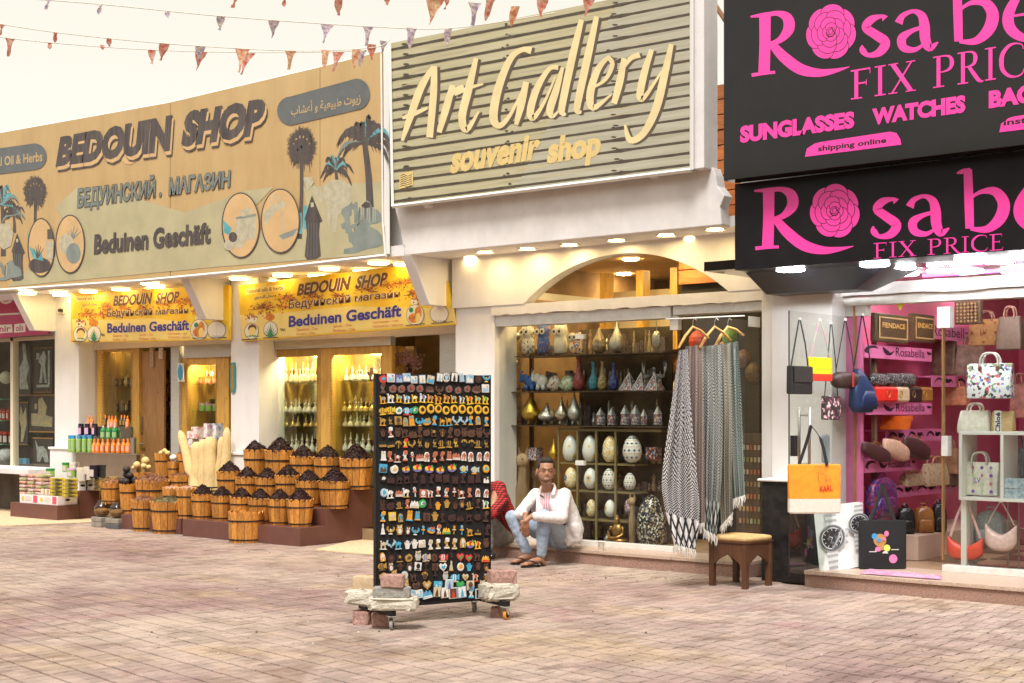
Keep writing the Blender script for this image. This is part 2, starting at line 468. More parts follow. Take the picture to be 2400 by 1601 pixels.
for k in range(6):
 mb = MB(); paver_into(mb, -PW / 2, -PD / 2, 0, rnu(-.012, .012), rnu(-.008, .008))
 variants.append(mb.mesh('paver', paver_mat))
for (Y, x, y) in near:
 o = put('paver', random.choice(variants), ground); o.location = (*rotp(x + PW / 2, y + PD / 2), rnu(-.002, .0015)); o.rotation_euler = (0, 0, PR_)
mb = MB()
for c in cand:
 if c in ns: continue
 paver_into(mb, c[1], c[2], rnu(-.002, .0015), rnu(-.012, .012), rnu(-.008, .008))
mb.v = [(*rotp(v[0], v[1]), v[2]) for v in mb.v]
mb.build('paver_field', paver_mat, ground, kind='stuff')
sky_dirt = mat('beige_mat', (0.62, 0.47, 0.30), 0.95, var=0.14, scale=20, bump=0.4, bscale=150)
def flat_mat(name, pts, label, h=0.012):
 P = [G(*p) for p in pts]; o = MB()
 n = len(P); o.add([(p.x, p.y, h) for p in P] + [(p.x, p.y, 0.001) for p in P], [tuple(range(n))] + [(i, i + n, (i + 1) % n + n, (i + 1) % n) for i in range(n)])
 return tag(o.build(name, sky_dirt), label, 'mat')
flat_mat('floor_mat', [(-60, 1190), (-60, 1236), (60, 1232), (240, 1224), (420, 1216), (440, 1180)], 'wide beige woven mat on the paving in front of the spice shop steps')
flat_mat('floor_mat', [(740, 1290), (800, 1296), (880, 1302), (960, 1300), (930, 1262), (850, 1262)], 'small straw mat at the foot of the step beside the brown tiers')
# ==== THE BUILDINGS
ZS = 3.33; DF = 11.49; ZL = 2.76
def fin(parent, x0, x1, zb=2.79, m=None):
 P = [(DF, ZS), (12.3, ZS), (12.3, zb), (11.8, zb)]
 mb = MB(); vs = [(x0, p[0], p[1]) for p in P] + [(x1, p[0], p[1]) for p in P]
 mb.add(vs, [(0, 1, 2, 3), (7, 6, 5, 4), (0, 3, 7, 4), (3, 2, 6, 7), (2, 1, 5, 6), (1, 0, 4, 5)])
 return mb.build('bracket', m or plaster, parent, world=1, bevel=0.006)
def bx(parent, name, m, x0, x1, y0, y1, z0, z1, bevel=0.0, label=None):
 return MB().box(x0, x1, y0, y1, z0, z1).build(name, m, parent, world=1, bevel=bevel, label=label)
def column(parent, x0, x1, y0, y1, z1=ZS, base=True, m=None):
 mb = MB().box(x0, x1, y0, y1, 0, z1)
 c = mb.build('column', m or plaster, parent, world=1, bevel=0.008)
 if base:
  b = MB().box(x0 - .05, x1 + .05, y0 - .05, y1, 0, 1.0).box(x0 - .07, x1 + .07, y0 - .07, y1, 1.0, 1.035)
  b.build('plinth', m or plaster, parent, world=1, bevel=0.006)
 return c
XL, XC1a, XC1b = -27.0, XX(128, 12.15), XX(184, 12.15)
XC2a, XC2b = XX(541, 12.15), XX(606, 12.15)
XC3a, XC3b = XX(1074, 12.15), XX(1165, 12.15)
XC4a, XC4b = XX(1797, 12.15), XX(1952, 12.15)
XF1, XF2, XF3, XF4 = XX(24, DF), XX(421, DF), XX(940, DF), XX(1700, DF)
shopA = thing('shop_building', 'neighbouring souvenir shop at the far left with magenta fascia and dark picture window', 'building', (XL, 12.3, 0))
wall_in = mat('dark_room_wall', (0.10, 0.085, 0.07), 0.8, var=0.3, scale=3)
bx(shopA, 'sill', plaster_old, XL, XC1a - .08, 11.75, 12.45, 0.62, 0.70, 0.006)
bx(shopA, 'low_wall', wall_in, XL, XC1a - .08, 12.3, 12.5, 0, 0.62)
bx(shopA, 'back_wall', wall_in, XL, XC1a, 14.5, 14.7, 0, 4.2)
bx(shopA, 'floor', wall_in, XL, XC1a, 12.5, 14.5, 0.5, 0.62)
bx(shopA, 'upper_wall', plaster, XL, XF1 - .02, 12.42, 12.6, 2.75, 5.3)
bx(shopA, 'ceiling', plaster, XL, XF1 - .02, 12.6, 14.5, 3.0, 3.2)
wf = MB()
for px in (34,):
 x = XX(px, 12.45); wf.box(x - .04, x + .04, 12.40, 12.50, .70, 2.75)
wf.box(XL, XC1a, 12.40, 12.50, 2.70, 2.75)
fr = wf.build('window_frame', cream, shopA, world=1)
for a, b in ((XL, XX(34, 12.45) - .04), (XX(34, 12.45) + .04, XC1a)):
 MB().box(a, b, 12.44, 12.448, .70, 2.70).build('pane', glass, shopA, world=1)
shopB = thing('shop_building', 'white two bay herb shop with yellow lit soffit and gold framed display cabinets', 'building', (XC2a, 12.3, 0))
column(shopB, XC1a, XC1b, 12.15, 12.6)
column(shopB, XC2a, XC2b, 12.15, 12.6)
fin(shopB, XF1, XF1 + .16); fin(shopB, XF2, XF2 + .16)
bx(shopB, 'soffit', plaster, XF1 - 2.6, XF3 + .05, DF, 12.8, ZS, ZS + .12)
bx(shopB, 'upper_wall', plaster, XF1 - 2.6, XF3 + .05, 11.70, 12.0, ZS + .12, 5.45)
for a, b in ((XC1b, XC2a), (XC2b, XC3a)):
 bx(shopB, 'header_wall', plaster, a, b, 12.40, 12.6, 2.50, ZS)
room = mat('warm_room_wall', (0.33, 0.22, 0.12), 0.8, var=0.25, scale=3)
bx(shopB, 'back_wall', room, XC1b - .5, XC3a + .3, 15.6, 15.7, 0, ZS)
bx(shopB, 'floor', room, XC1b - .5, XC3a + .3, 12.18, 15.6, 0.0, 0.15)
bx(shopB, 'ceiling', plaster, XC1b - .5, XC3a + .3, 12.6, 15.6, 2.9, 3.0)
for x in (XC1b - .55, XC2a - .02, XC3a + .3): bx(shopB, 'side_wall', room, x, x + .1, 12.6, 15.6, .15, 2.9)
shopD = thing('shop_building', 'white art shop with arched transom, wide glass front and sloping fascia', 'building', (XX(1400, 12.19), 12.3, 0))
column(shopD, XC3a, XC3b, 12.10, 12.5, base=False)
column(shopD, XC4a, XC4a + .32, 12.05, 12.5, base=False)
fin(shopD, XF3, XF3 + .15)
xfr = XX(1692, DF)
bx(shopD, 'soffit', plaster, XF3 + .05, xfr + .25, DF + .152, 12.6, ZS, ZS + .10)
fb = MB()
pl = [(XF3 + .06, ZS), (xfr, ZS), (xfr - .02, 3.50), (xfr + .03, 3.6), (xfr - .05, 3.70), (xfr - .07, 3.8), (xfr - .10, 3.88), (XF3 - .10, 3.88), (XF3 - .04, 3.7)]
fb.prism([(p[0], p[1]) for p in pl], DF, DF + .15)
fb.build('fascia', plaster_old, shopD, world=1, bevel=0.01)
bx(shopD, 'upper_wall', plaster_old, XF3 + .06, xfr - .3, 11.66, 11.9, ZS + .1, 5.3)
xa0, xa1 = XX(1232, 12.1), XX(1712, 12.1)
rise = W(1468, 594, 12.1).z - ZL
half = (xa1 - xa0) / 2; Rr = (half * half + rise * rise) / (2 * rise); zc = ZL + rise - Rr; xc = (xa0 + xa1) / 2
a0 = math.asin(half / Rr)
arc = [(xc + Rr * sin(-a0 + 2 * a0 * k / 40), zc + Rr * cos(-a0 + 2 * a0 * k / 40)) for k in range(41)]
pl = [(XC3b - .6, ZL)] + arc + [(XC4a + .4, ZL), (XC4a + .4, ZS), (XC3b - .6, ZS)]
am = MB()
def strips(mb, y0, y1):
 xs = [XC3b - .6] + [p[0] for p in arc] + [XC4a + .4]
 zs = [ZL] + [p[1] for p in arc] + [ZL]
 for k in range(len(xs) - 1):
  mb.add([(xs[k], y0, zs[k]), (xs[k + 1], y0, zs[k + 1]), (xs[k + 1], y0, ZS), (xs[k], y0, ZS), (xs[k], y1, zs[k]), (xs[k + 1], y1, zs[k + 1])], [(0, 1, 2, 3), (4, 5, 1, 0)])
strips(am, 12.06, 12.22)
am.build('arch_wall', plaster, shopD, world=1)
lm = MB()
N = 60
wig = [rnu(-.010, .006) for _ in range(N + 1)]
xs = [XC3b - .02 + (XC4a + .04 - XC3b) * k / N for k in range(N + 1)]
for k in range(N):
 z0, z1 = 2.655 + wig[k], 2.655 + wig[k + 1]
 lm.add([(xs[k], 12.07, z0), (xs[k + 1], 12.07, z1), (xs[k + 1], 12.07, ZL + .002), (xs[k], 12.07, ZL + .002), (xs[k], 12.25, z0), (xs[k + 1], 12.25, z1), (xs[k], 12.25, ZL + .002), (xs[k + 1], 12.25, ZL + .002)], [(0, 1, 2, 3), (4, 5, 1, 0), (3, 2, 7, 6)])
lm.build('lintel', plaster_old, shopD, world=1)
MB().prism([(p[0], p[1]) for p in arc], 12.17, 12.178).build('transom_pane', glass, shopD, world=1)
xd0 = XX(1583, 12.19); xd1 = XC4a
bx(shopD, 'shutter_box', alu, XC3b, xd0 - .015, 12.12, 12.30, 2.53, 2.652, 0.004)
bx(shopD, 'shutter_box', alu, xd0 + .015, xd1, 12.12, 12.30, 2.56, 2.652, 0.004)
xm = XX(1361, 12.19)
for a, b in ((XC3b, xm - .004), (xm + .004, xd0)):
 MB().box(a, b, 12.19, 12.198, .17, 2.53).build('pane', glass, shopD, world=1)
bx(shopD, 'sill_rail', alu, XC3b, xd0, 12.14, 12.24, .15, .205, 0.003)
for (px, py) in ((1361, 789), (1361, 1085)):
 p = W(px, py, 12.19); bx(shopD, 'glass_fitting', alu, p.x - .055, p.x + .055, 12.165, 12.22, p.z - .025, p.z + .025, .003)
p = W(1583, 753, 12.19); bx(shopD, 'glass_fitting', alu, p.x - .05, p.x + .05, 12.16, 12.23, p.z - .09, p.z + .06, .003)
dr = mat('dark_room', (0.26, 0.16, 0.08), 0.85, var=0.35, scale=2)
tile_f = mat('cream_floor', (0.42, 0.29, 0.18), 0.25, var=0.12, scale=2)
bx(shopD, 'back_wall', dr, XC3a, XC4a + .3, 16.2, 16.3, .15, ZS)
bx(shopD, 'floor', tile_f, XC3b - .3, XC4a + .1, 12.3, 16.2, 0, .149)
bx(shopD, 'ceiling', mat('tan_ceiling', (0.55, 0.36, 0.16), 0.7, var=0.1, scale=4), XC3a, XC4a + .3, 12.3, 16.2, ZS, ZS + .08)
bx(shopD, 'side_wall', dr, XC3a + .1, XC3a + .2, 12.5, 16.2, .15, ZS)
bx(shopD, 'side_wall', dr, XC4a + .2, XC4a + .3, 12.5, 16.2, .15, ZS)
tp = MB()
for px in (1425, 1510, 1590):
 x = XX(px, 14.0); tp.box(x - .05, x + .05, 13.9, 14.05, 2.3, 3.25)
tp.build('timber_post', gold_wood, shopD, world=1)
pn = MB()
for px0, px1 in ((1432, 1500), (1522, 1570)): pn.box(XX(px0, 14.3), XX(px1, 14.3), 14.3, 14.35, 2.5, 3.05)
pn.build('pale_panel', cream, shopD, world=1)
granite = mat('pink_granite', (0.50, 0.37, 0.29), 0.35, var=0.25, scale=90, bump=0.05, detail=6)
riser_m = mat('rough_riser', (0.36, 0.22, 0.17), 0.9, var=0.25, scale=70, bump=0.8, bscale=120)
tread_m = mat('polished_tread', (0.55, 0.36, 0.24), 0.22, var=0.12, scale=5)
def steps(parent, x0, x1, yf, yb, n):
 bx(parent, 'riser', riser_m, x0, x1, yf + .02, yb, 0, .112)
 w = (x1 - x0) / n
 for k in range(n):
  g = rnu(.001, .003)
  bx(parent, 'tread_slab', granite, x0 + k * w + g, x0 + (k + 1) * w - g, yf + rnu(-.004, .004), yb, .114, .15, 0.004)
steps(shopD, XC3a - .25, XC4a - .02, 11.79, 12.299, 5)
steps(shopB, XC1b - .1, XC3a - .27, 12.19, 12.40, 6)
shopE = thing('shop_building', 'handbag shop at the right with black corbel, white pier and pink interior', 'building', (XX(2200, 12.3), 12.3, 0))
XE0, XE1 = XX(1852, 12.0), XX(1950, 12.0)
bx(shopE, 'pier', plaster, XE0 - .2, XE1, 12.0, 12.42, 0, 2.86, 0.008)
xr = 4.5
x0, x1, x2, x3 = XX(1746, 11.4), XX(2092, 11.4), XX(1796, 11.72), XX(2004, 11.72)
cb = MB().add([(x0, 11.4, 2.86), (x1, 11.4, 2.86), (x3, 11.72, 2.675), (x2, 11.72, 2.675), (x0, 12.05, 2.86), (x1, 12.05, 2.86), (x3, 12.05, 2.675), (x2, 12.05, 2.675)],
    [(0, 3, 2, 1), (3, 7, 6, 2), (1, 2, 6, 5), (0, 4, 7, 3)])
cb.build('corbel', mat('corbel_paint', (0.022, 0.022, 0.032), 0.3, var=0.1), shopE, world=1)
bx(shopE, 'soffit', black_panel, XF4, xr, 11.12, 12.1, 2.866, 2.95)
bx(shopE, 'upper_wall', plaster_old, XF4 + .1, xr, 11.6, 12.1, 2.95, 6.0)
xg0 = XX(2012, 12.3)
N = 50; lm = MB(); wig = [rnu(-.010, .008) for _ in range(N + 1)]
xs = [XE1 - .3 + (xr - XE1 + .3) * k / N for k in range(N + 1)]
for k in range(N):
 lm.add([(xs[k], 12.16, 2.655 + wig[k]), (xs[k + 1], 12.16, 2.655 + wig[k + 1]), (xs[k + 1], 12.16, 2.765), (xs[k], 12.16, 2.765), (xs[k], 12.32, 2.655 + wig[k]), (xs[k + 1], 12.32, 2.655 + wig[k + 1]), (xs[k], 12.32, 2.765), (xs[k + 1], 12.32, 2.765)], [(0, 1, 2, 3), (4, 5, 1, 0), (3, 2, 7, 6)])
lm.build('lintel', plaster_old, shopE, world=1)
px_a = XX(2010, 12.2); px_b = XX(2075, 12.2)
MB().prism([(XE1 - .1, 2.766), (px_a, 2.766), (px_b, 2.95), (XE1 - .1, 2.95)], 12.12, 12.26).build('arch_wall', plaster_old, shopE, world=1)
bx(shopE, 'shutter_box', alu, XE1, xr, 12.22, 12.36, 2.57, 2.652, 0.004)
xq = XX(2212, 12.3)
MB().box(xq, xr, 12.30, 12.308, .16, 2.57).build('pane', glass, shopE, world=1)
MB().box(XE1 + .02, xg0 - .02, 12.30, 12.308, .16, 2.57).build('pane', glass, shopE, world=1)
MB().box(xg0, xq - .005, 12.30, 12.308, 2.455, 2.57).build('transom_pane', glass, shopE, world=1)
for px, py, a, b, c, e in ((2215, 735, .06, .06, .13, .06), (2215, 1045, .02, .04, .09, .09), (2008, 729, .12, .12, .05, .05), (2012, 1335, .06, .05, .05, .05)):
 p = W(px, py, 12.3); bx(shopE, 'glass_fitting', alu, p.x - a, p.x + b, 12.26, 12.35, max(p.z - c, .152), p.z + e, .003)
bx(shopE, 'door_post', mat('bronze_edge', (0.42, 0.24, 0.10), 0.35, 0.5, var=0.1), xg0 - .03, xg0 - .012, 12.25, 12.36, .15, 2.57)
bx(shopE, 'glass_edge', mat('bronze_edge', (0.42, 0.24, 0.10)), xq - .012, xq, 12.28, 12.33, .25, 2.45)
bx(shopE, 'sill_rail', alu, xq, xr, 12.26, 12.36, .15, .21, .003)
pw = mat('pink_room', (0.78, 0.17, 0.32), 0.6, var=0.12, scale=1.5)
tan_w = mat('cream_room', (0.72, 0.55, 0.44), 0.5, var=0.08, scale=2)
bx(shopE, 'back_wall', pw, -7.2, xr, 17.4, 17.5, .15, 2.95)
bx(shopE, 'side_wall', pw, -6.48, -6.4, 12.42, 17.4, .15, 2.95)
bx(shopE, 'side_wall', tan_w, xr, xr + .1, 12.42, 17.4, .15, 2.95)
bx(shopE, 'ceiling', white_pl, -6.4, xr, 12.36, 17.4, 2.95, 3.0)
ta = mat('tile_tan', (0.50, 0.34, 0.21), 0.2, var=0.08, scale=3); tb = mat('tile_brown', (0.16, 0.09, 0.055), 0.2, var=0.1, scale=3)
bx(shopE, 'floor', ta, -7.2, xr, 12.36, 17.4, 0, .145)
for i in range(8):
 for j in range(6):
  if (i + j) % 2 == 0:
   bx(shopE, 'floor_tile', tb, -6.38 + i * .55, -6.38 + i * .55 + .53, 12.5 + j * .55, 12.5 + j * .55 + .53, .146, .150)
steps(shopE, XX(1884, 11.55), xr, 11.55, 12.36, 9)
bx(shopE, 'display_back', mat('brown_display', (0.20, 0.12, 0.07), .6, var=.2), XE1 + .03, xg0 - .05, 12.75, 12.8, .15, 2.5)
stone_b = mat('black_stone', (0.016, 0.015, 0.015), 0.35, var=0.5, scale=14, bump=0.5, bscale=10)
pb = thing('pier_plinth', 'black stone plinth with scuffed white specks at the foot of the white pier', 'plinth', (XX(1820, 11.85), 11.9, 0))
xp0, xp1 = XX(1784, 11.72), XX(1888, 11.72)
pm = MB().box(xp0, xp1, 11.72, 12.04, 0, .93)
pm.build('stone_block', stone_b, pb, world=1, bevel=.008)
MB().box(xp0 - .03, xp1 + .03, 11.69, 12.06, .93, .955).build('mortar_cap', plaster_old, pb, world=1, bevel=.01)
wb = thing('wooden_building', 'orange brown timber clad upper wall seen in the gap between the signs', 'building', (XX(1670, 13.5), 13.5, 0))
ow = wood_mat('orange_cladding', (0.30, 0.085, 0.02), (0.46, 0.15, 0.04), 0.6, (1.2, 6, 10))
xw0, xw1 = XX(1590, 13.5), XX(1780, 13.5)
zt, zb_ = W(1670, 200, 13.5).z, 3.0
npl = 13
for k in range(npl):
 z0 = zb_ + (zt - zb_) * k / npl
 bx(wb, 'plank', ow, xw0, xw1, 13.5 + rnu(-.006, .006), 13.56, z0 + .006, z0 + (zt - zb_) / npl - .006, .004)
bx(wb, 'backing', dark, xw0, xw1, 13.57, 13.7, 0, zt - .02)
st = thing('steel_strut', 'rusty thin steel strut slanting up behind the black sign', 'strut', (XX(1680, 11.9), 11.9, 5))
MB().tube([W(1655, -20, 12), W(1700, 48, 12)], .025, 8).build('rod', mat('rust', (0.22, 0.10, 0.05), .8, var=.3), st, world=1)
# ==== SOFFIT LAMPS
def lamp_mesh(kind):
 f = MB(); e = MB()
 if kind == 'recess':
  f.lathe([(.085, 0), (.105, -.004), (.11, -.010), (.10, -.014), (.085, -.008)], 24, cap=False)
  e.lathe([(.0845, -.004), (.001, -.004)], 24, cap=False)
 else:
  r = .125
  f.lathe([(r, 0), (r, -.018)], 28, cap=False)
  e.lathe([(.001, 0), (r - .004, -.001), (r - .001, -.03), (r - .012, -.036), (.001, -.037)], 28, cap=False)
 return f, e
def soffit_lamps(pts, z, kind, emat, group, where, fm):
 f, e = lamp_mesh(kind)
 fme = f.mesh('lamp_rim', fm, smooth=False); eme = e.mesh('diffuser', emat, smooth=True)
 for k, (px, py, lab) in enumerate(pts):
  p = G(px, py, z);
  if p.y < DF + .14 and kind == 'recess': p.y = DF + .14
  o = thing('soffit_lamp', lab, 'lamp', p, 0, group)
  put('lamp_rim', fme, o); put('diffuser', eme, o)
ords = ['leftmost', 'second from left', 'third from left', 'fourth from left', 'fifth from left', 'sixth from left', 'seventh from left', 'eighth from left', 'ninth from left', 'tenth from left', 'eleventh from left', 'twelfth from left', 'thirteenth from left', 'fourteenth from left', 'fifteenth from left', 'sixteenth from left', 'seventeenth from left', 'eighteenth from left', 'nineteenth from left', 'twentieth from left', 'twenty-first from left', 'twenty-second from left', 'twenty-third from left', 'twenty-fourth from left', 'twenty-fifth from left']
fr_ = [(1137, 590.5), (1236, 582.6), (1335, 573.5), (1445, 563), (1561, 550.5), (1676, 537)]
bk_ = [(1105, 602), (1202, 596.4), (1294, 587), (1402, 578.6), (1509, 568.7), (1623, 556)]
soffit_lamps([(p[0], p[1], f'round recessed soffit downlight over the arched shop, {ords[k]} in the front row') for k, p in enumerate(fr_)], ZS - .001, 'recess', warm_lamp, 'downlights over the arched shop', '', white_pl)
soffit_lamps([(p[0], p[1], f'round recessed soffit downlight over the arched shop, {ords[k]} in the back row') for k, p in enumerate(bk_)], ZS - .001, 'recess', warm_lamp, 'downlights over the arched shop', '', white_pl)
bl = sorted([(772, 626), (887, 612), (851, 630), (662, 641), (745, 642), (641, 654), (948, 616), (560, 649), (475, 659), (365, 668), (352, 661), (283, 674.5), (207, 680), (138, 681.7), (64, 684), (555, 662), (285, 684), (362, 676), (144, 688)])
warm_bar = mat('warm_panel_lamp', (1, .9, .7), .5, var=0, emit=(1.0, 0.76, 0.34, 10))
soffit_lamps([(p[0], p[1], f'round warm lit surface lamp under the long tan sign, {ords[k]} along the soffit') for k, p in enumerate(bl)], ZS - .001, 'disc', warm_bar, 'lamps under the herb shop soffit', '', white_pl)
el = sorted([(1853, 632), (1918, 637), (2050, 620), (2112, 627), (2274, 604), (2340, 612), (2205, 634), (2272, 636), (2396, 624), (2400, 600)])
soffit_lamps([(p[0], p[1] - 6, f'white round surface lamp under the black signs, {ords[k]}') for k, p in enumerate(el)], 2.865, 'disc', cool_lamp, 'lamps under the black sign soffit', '', white_pl)
op = thing('shop_building', 'long low row of plain shops across the forecourt, mirrored in the shop windows', 'building', (-12, -11, 0))
opm = mat('facing_wall', (0.34, 0.27, 0.21), .9, var=.25, scale=.6)
bx(op, 'wall', opm, -120, 22, -12.5, -11.5, 0, 7.6)
bx(op, 'canopy', mat('facing_canopy', (.20, .13, .09), .9, var=.3), -46, 22, -11.5, -10.3, 2.9, 3.2)
for k in range(13): bx(op, 'shop_opening', dark, -44 + k * 5, -40.4 + k * 5, -11.49, -11.45, .1, 2.7)
# ==== SIGNS
def cr(x, y, s, ox, oy): return (ox + x * s, oy + y * s)
D1 = 11.40
tan_m = mat('tan_vinyl', (0.48, 0.315, 0.135), 0.55, var=0.1, streak=.1, scale=1.2, col2=(0.53, 0.375, 0.175), lo=.3, hi=.7)
ink = mat('dark_ink', (0.075, 0.060, 0.055), 0.55, var=0.35, scale=14, stretch=(1, 1, .15))
teal = mat('teal_ink', (0.20, 0.235, 0.21), 0.55, var=0.15, scale=5)
sage = mat('sage_wash', (0.43, 0.385, 0.225), 0.55, var=0.10, scale=2)
peach = mat('peach_wash', (0.58, 0.38, 0.18), 0.55, var=0.08, scale=3)
pale = mat('pale_ink', (0.44, 0.40, 0.28), 0.55, var=0.14, scale=12)
brt = mat('bright_teal', (0.10, 0.33, 0.36), 0.55, var=0.2, scale=6)
slate_ink = mat('slate_ink', (0.115, 0.125, 0.125), 0.55, var=0.1, scale=5)
sg1 = thing('shop_signboard', 'long faded tan signboard printed with palms, camels, a veiled woman and four round pictures', 'sign', (XX(450, D1), D1, ZS))
def Tt(px):
 pts = [(-30, 317), (0, 312), (399, 240.6), (750, 158), (897, 120)]
 for (a, b), (c, d) in zip(pts, pts[1:]):
  if a <= px <= c: return b + (d - b) * (px - a) / (c - a)
def Bb(px):
 pts = [(-30, 680), (0, 678), (332, 656), (600, 631), (905, 597)]
 for (a, b), (c, d) in zip(pts, pts[1:]):
  if a <= px <= c: return b + (d - b) * (px - a) / (c - a)
for k, (a, b) in enumerate(((-30, 399), (399, 750), (750, 897))):
 xs = [a + (b - a) * i / 6 for i in range(7)]
 mb = MB(); g = .7
 fr = [W(x + (g if i == 0 else 0) - (g if i == 6 else 0), Tt(x), D1) for i, x in enumerate(xs)]
 bt = [W(x + (g if i == 0 else 0) - (g if i == 6 else 0), Bb(x), D1) for i, x in enumerate(xs)]
 n = 7; bk = V3((0, .06, 0))
 mb.add(fr + bt + [p + bk for p in fr] + [p + bk for p in bt], [(i, i + n, i + n + 1, i + 1) for i in range(6)] + [(i, i + 1, i + 2 * n + 1, i + 2 * n) for i in range(6)] + [(i + n, i + 3 * n, i + 3 * n + 1, i + n + 1) for i in range(6)] + [(0, 2 * n, 3 * n, n), (n - 1, 2 * n - 1, 4 * n - 1, 3 * n - 1)])
 mb.build('panel', tan_m, sg1, world=1)
def rail(par, pts, d, w, m, name='edge_trim'):
 mb = MB()
 P = [W(x, y, d) for x, y in pts]
 for p, q in zip(P, P[1:]): mb.tube([p, q], w, 4)
 return mb.build(name, m, par, world=1)
rail(sg1, [(x, Bb(x) + 2) for x in (-30, 0, 332, 600, 905)], D1 - .01, .022, white_pl)
rail(sg1, [(x, Tt(x)) for x in (-30, 0, 399, 750, 897)], D1 + .02, .012, white_pl)
rail(sg1, [(905, 114), (907, 596)], D1 + .04, .045, white_pl)
rail(sg1, [(893, 118), (897, 520), (903, 596)], D1 - .01, .014, white_pl)
pr = Print(D1 - .002)
c0 = lambda x, y: (x * .4336, y * .4336)
def T0(pts): return [c0(*p) for p in pts]
pr.poly(T0([(300, 1120), (420, 1010), (700, 1060), (1000, 1150), (1330, 1030), (1480, 1010), (1300, 1200), (1100, 1330), (700, 1420), (420, 1330)]), 3)
pr.poly(T0([(1640, 1010), (2075, 980), (2078, 1240), (1700, 1330)]), 3)
pr.poly(T0([(470, 1330), (1000, 1290), (1900, 1200), (2080, 1220), (2086, 1372), (1200, 1440), (40, 1550), (200, 1420)]), 3)
pr.ell(*c0(700, 830), 22, 26, 4)
pr.up()
def palm(cx, cy, r, base, lean, n, fat, seed, m=0):
 rnd = random.Random(seed)
 pr.stroke([(cx, cy, fat * .8), ((cx + base[0]) / 2 + lean, (cy + base[1]) / 2, fat), (base[0], base[1], fat * 1.25)], m)
 for k in range(n):
  a = pi * (-0.12 + 1.24 * k / (n - 1)) + rnd.uniform(-.08, .08)
  L = r * rnd.uniform(.75, 1.1)
  ex, ey = cx + L * cos(a) * .85, cy - L * sin(a)
  mx_, my = cx + L * .55 * cos(a), cy - L * .72 * sin(a) - L * .1
  ey2 = ey + L * .32
  pr.stroke([(cx, cy, 3), (mx_, my, r * .14), (ex, ey2, .6)], rnd.choice([m, m, 1, 6]) if m == 0 else m)
  for j in range(5):
   t = .3 + .15 * j; x = cx + (mx_ - cx) * t * 1.3; y = cy + (my - cy) * t * 1.2
   if j > 2: x = mx_ + (ex - mx_) * (j - 2) * .3; y = my + (ey2 - my) * (j - 2) * .3
   pr.stroke([(x, y, 2.4), (x + L * .16 * cos(a - .7), y + L * .22, .5)], m, n=1)
def fanpalm(cx, cy, r, base, seed, fat=8):
 rnd = random.Random(seed); pr.ell(cx, cy, r * .36, r * .42, 0, 14)
 for k in range(12): pr.stroke([(cx + (k - 5.5) * r * .06, cy, r * .09), (cx + (k - 5.5) * r * .085, cy + r * rnd.uniform(.7, 1.15), .8)], 0, n=1)
 pr.stroke([(cx, cy, fat), ((cx + base[0]) / 2 + 2, (cy + base[1]) / 2, fat), (base[0], base[1], fat * 1.3)], 0)
 for k in range(11):
  a = pi * (-.30 + 1.60 * k / 10)
  hx, hy = cx + r * .44 * cos(a) * .8, cy - r * .52 * sin(a)
  for j in range(9):
   if j == 0: pr.stroke([(cx, cy, 3), (hx, hy, 5)], 0, n=1)
   b = a + (j - 4) * .23; l = r * rnd.uniform(.30, .50)
   pr.stroke([(hx, hy, 4.2), (hx + l * cos(b) * .8, hy - l * sin(b), .6)], 0, n=1)
fanpalm(707, 345, 52, (703, 560), 3)
palm(855, 335, 74, (868, 500), 3, 15, 15, 5)
palm(787, 400, 46, (790, 440), 1, 13, 7, 8)
fanpalm(82, 450, 42, (80, 560), 4, 6)
palm(5, 480, 55, (8, 600), 1, 11, 9, 6); palm(32, 505, 34, (34, 545), 1, 9, 6, 7)
pr.up()
for (x, y, h) in ((820, 470, 60), (835, 490, 55), (848, 500, 40), (716, 500, 60), (704, 515, 55), (70, 560, 40)):
 pr.stroke([(x, y - h * .3, 7), (x, y, 9), (x, y + h * .6, 9)], 1 if x > 800 else 6)
pr.up()
def P0(pts, m): pr.poly(T0(pts), m)
P0([(1755, 1000), (1800, 970), (1860, 975), (1900, 1010), (1905, 1080), (1880, 1120), (1830, 1160), (1815, 1260), (1800, 1260), (1795, 1150), (1780, 1250), (1770, 1250), (1768, 1120), (1750, 1060)], 5)
P0([(1640, 960), (1690, 955), (1700, 985), (1665, 1030), (1650, 1000)], 5)
P0([(1700, 1000), (1755, 1060), (1740, 1100), (1690, 1040)], 5)
def lying(dx, dy, s, m):
 q = lambda pts: [c0(dx + x * s, dy + y * s) for x, y in pts]
 pr.poly(q([(0, 95), (30, 70), (52, 30), (75, 10), (95, 25), (110, 60), (150, 80), (175, 110), (180, 160), (150, 175), (60, 190), (20, 185), (0, 150)]), m)
 pr.poly(q([(-50, 50), (-20, 40), (0, 60), (8, 100), (10, 140), (-10, 150), (-18, 110), (-25, 75), (-50, 70)]), m)
 pr.poly(q([(-60, 45), (-35, 30), (-15, 42), (-20, 66), (-55, 64)]), m)
 pr.poly(q([(-40, 185), (60, 165), (90, 185), (20, 210), (-45, 212)]), m)
 for k in range(9): pr.stroke([c0(dx + (20 + k * 14) * s, dy + 60 * s) + (2,), c0(dx + (14 + k * 15) * s, dy + 170 * s) + (1,)], 5 if k % 3 else 0, n=1)
 pr.poly(q([(30, 50), (60, 20), (95, 30), (100, 60), (60, 70)]), 0 if m == 1 else 5)
lying(1930, 1075, .75, 1); lying(1900, 1170, .95, 1)
P0([(1850, 1130), (1880, 1110), (1905, 1130), (1890, 1170), (1900, 1260), (1870, 1260), (1862, 1180), (1845, 1150)], 1)
pr.up()
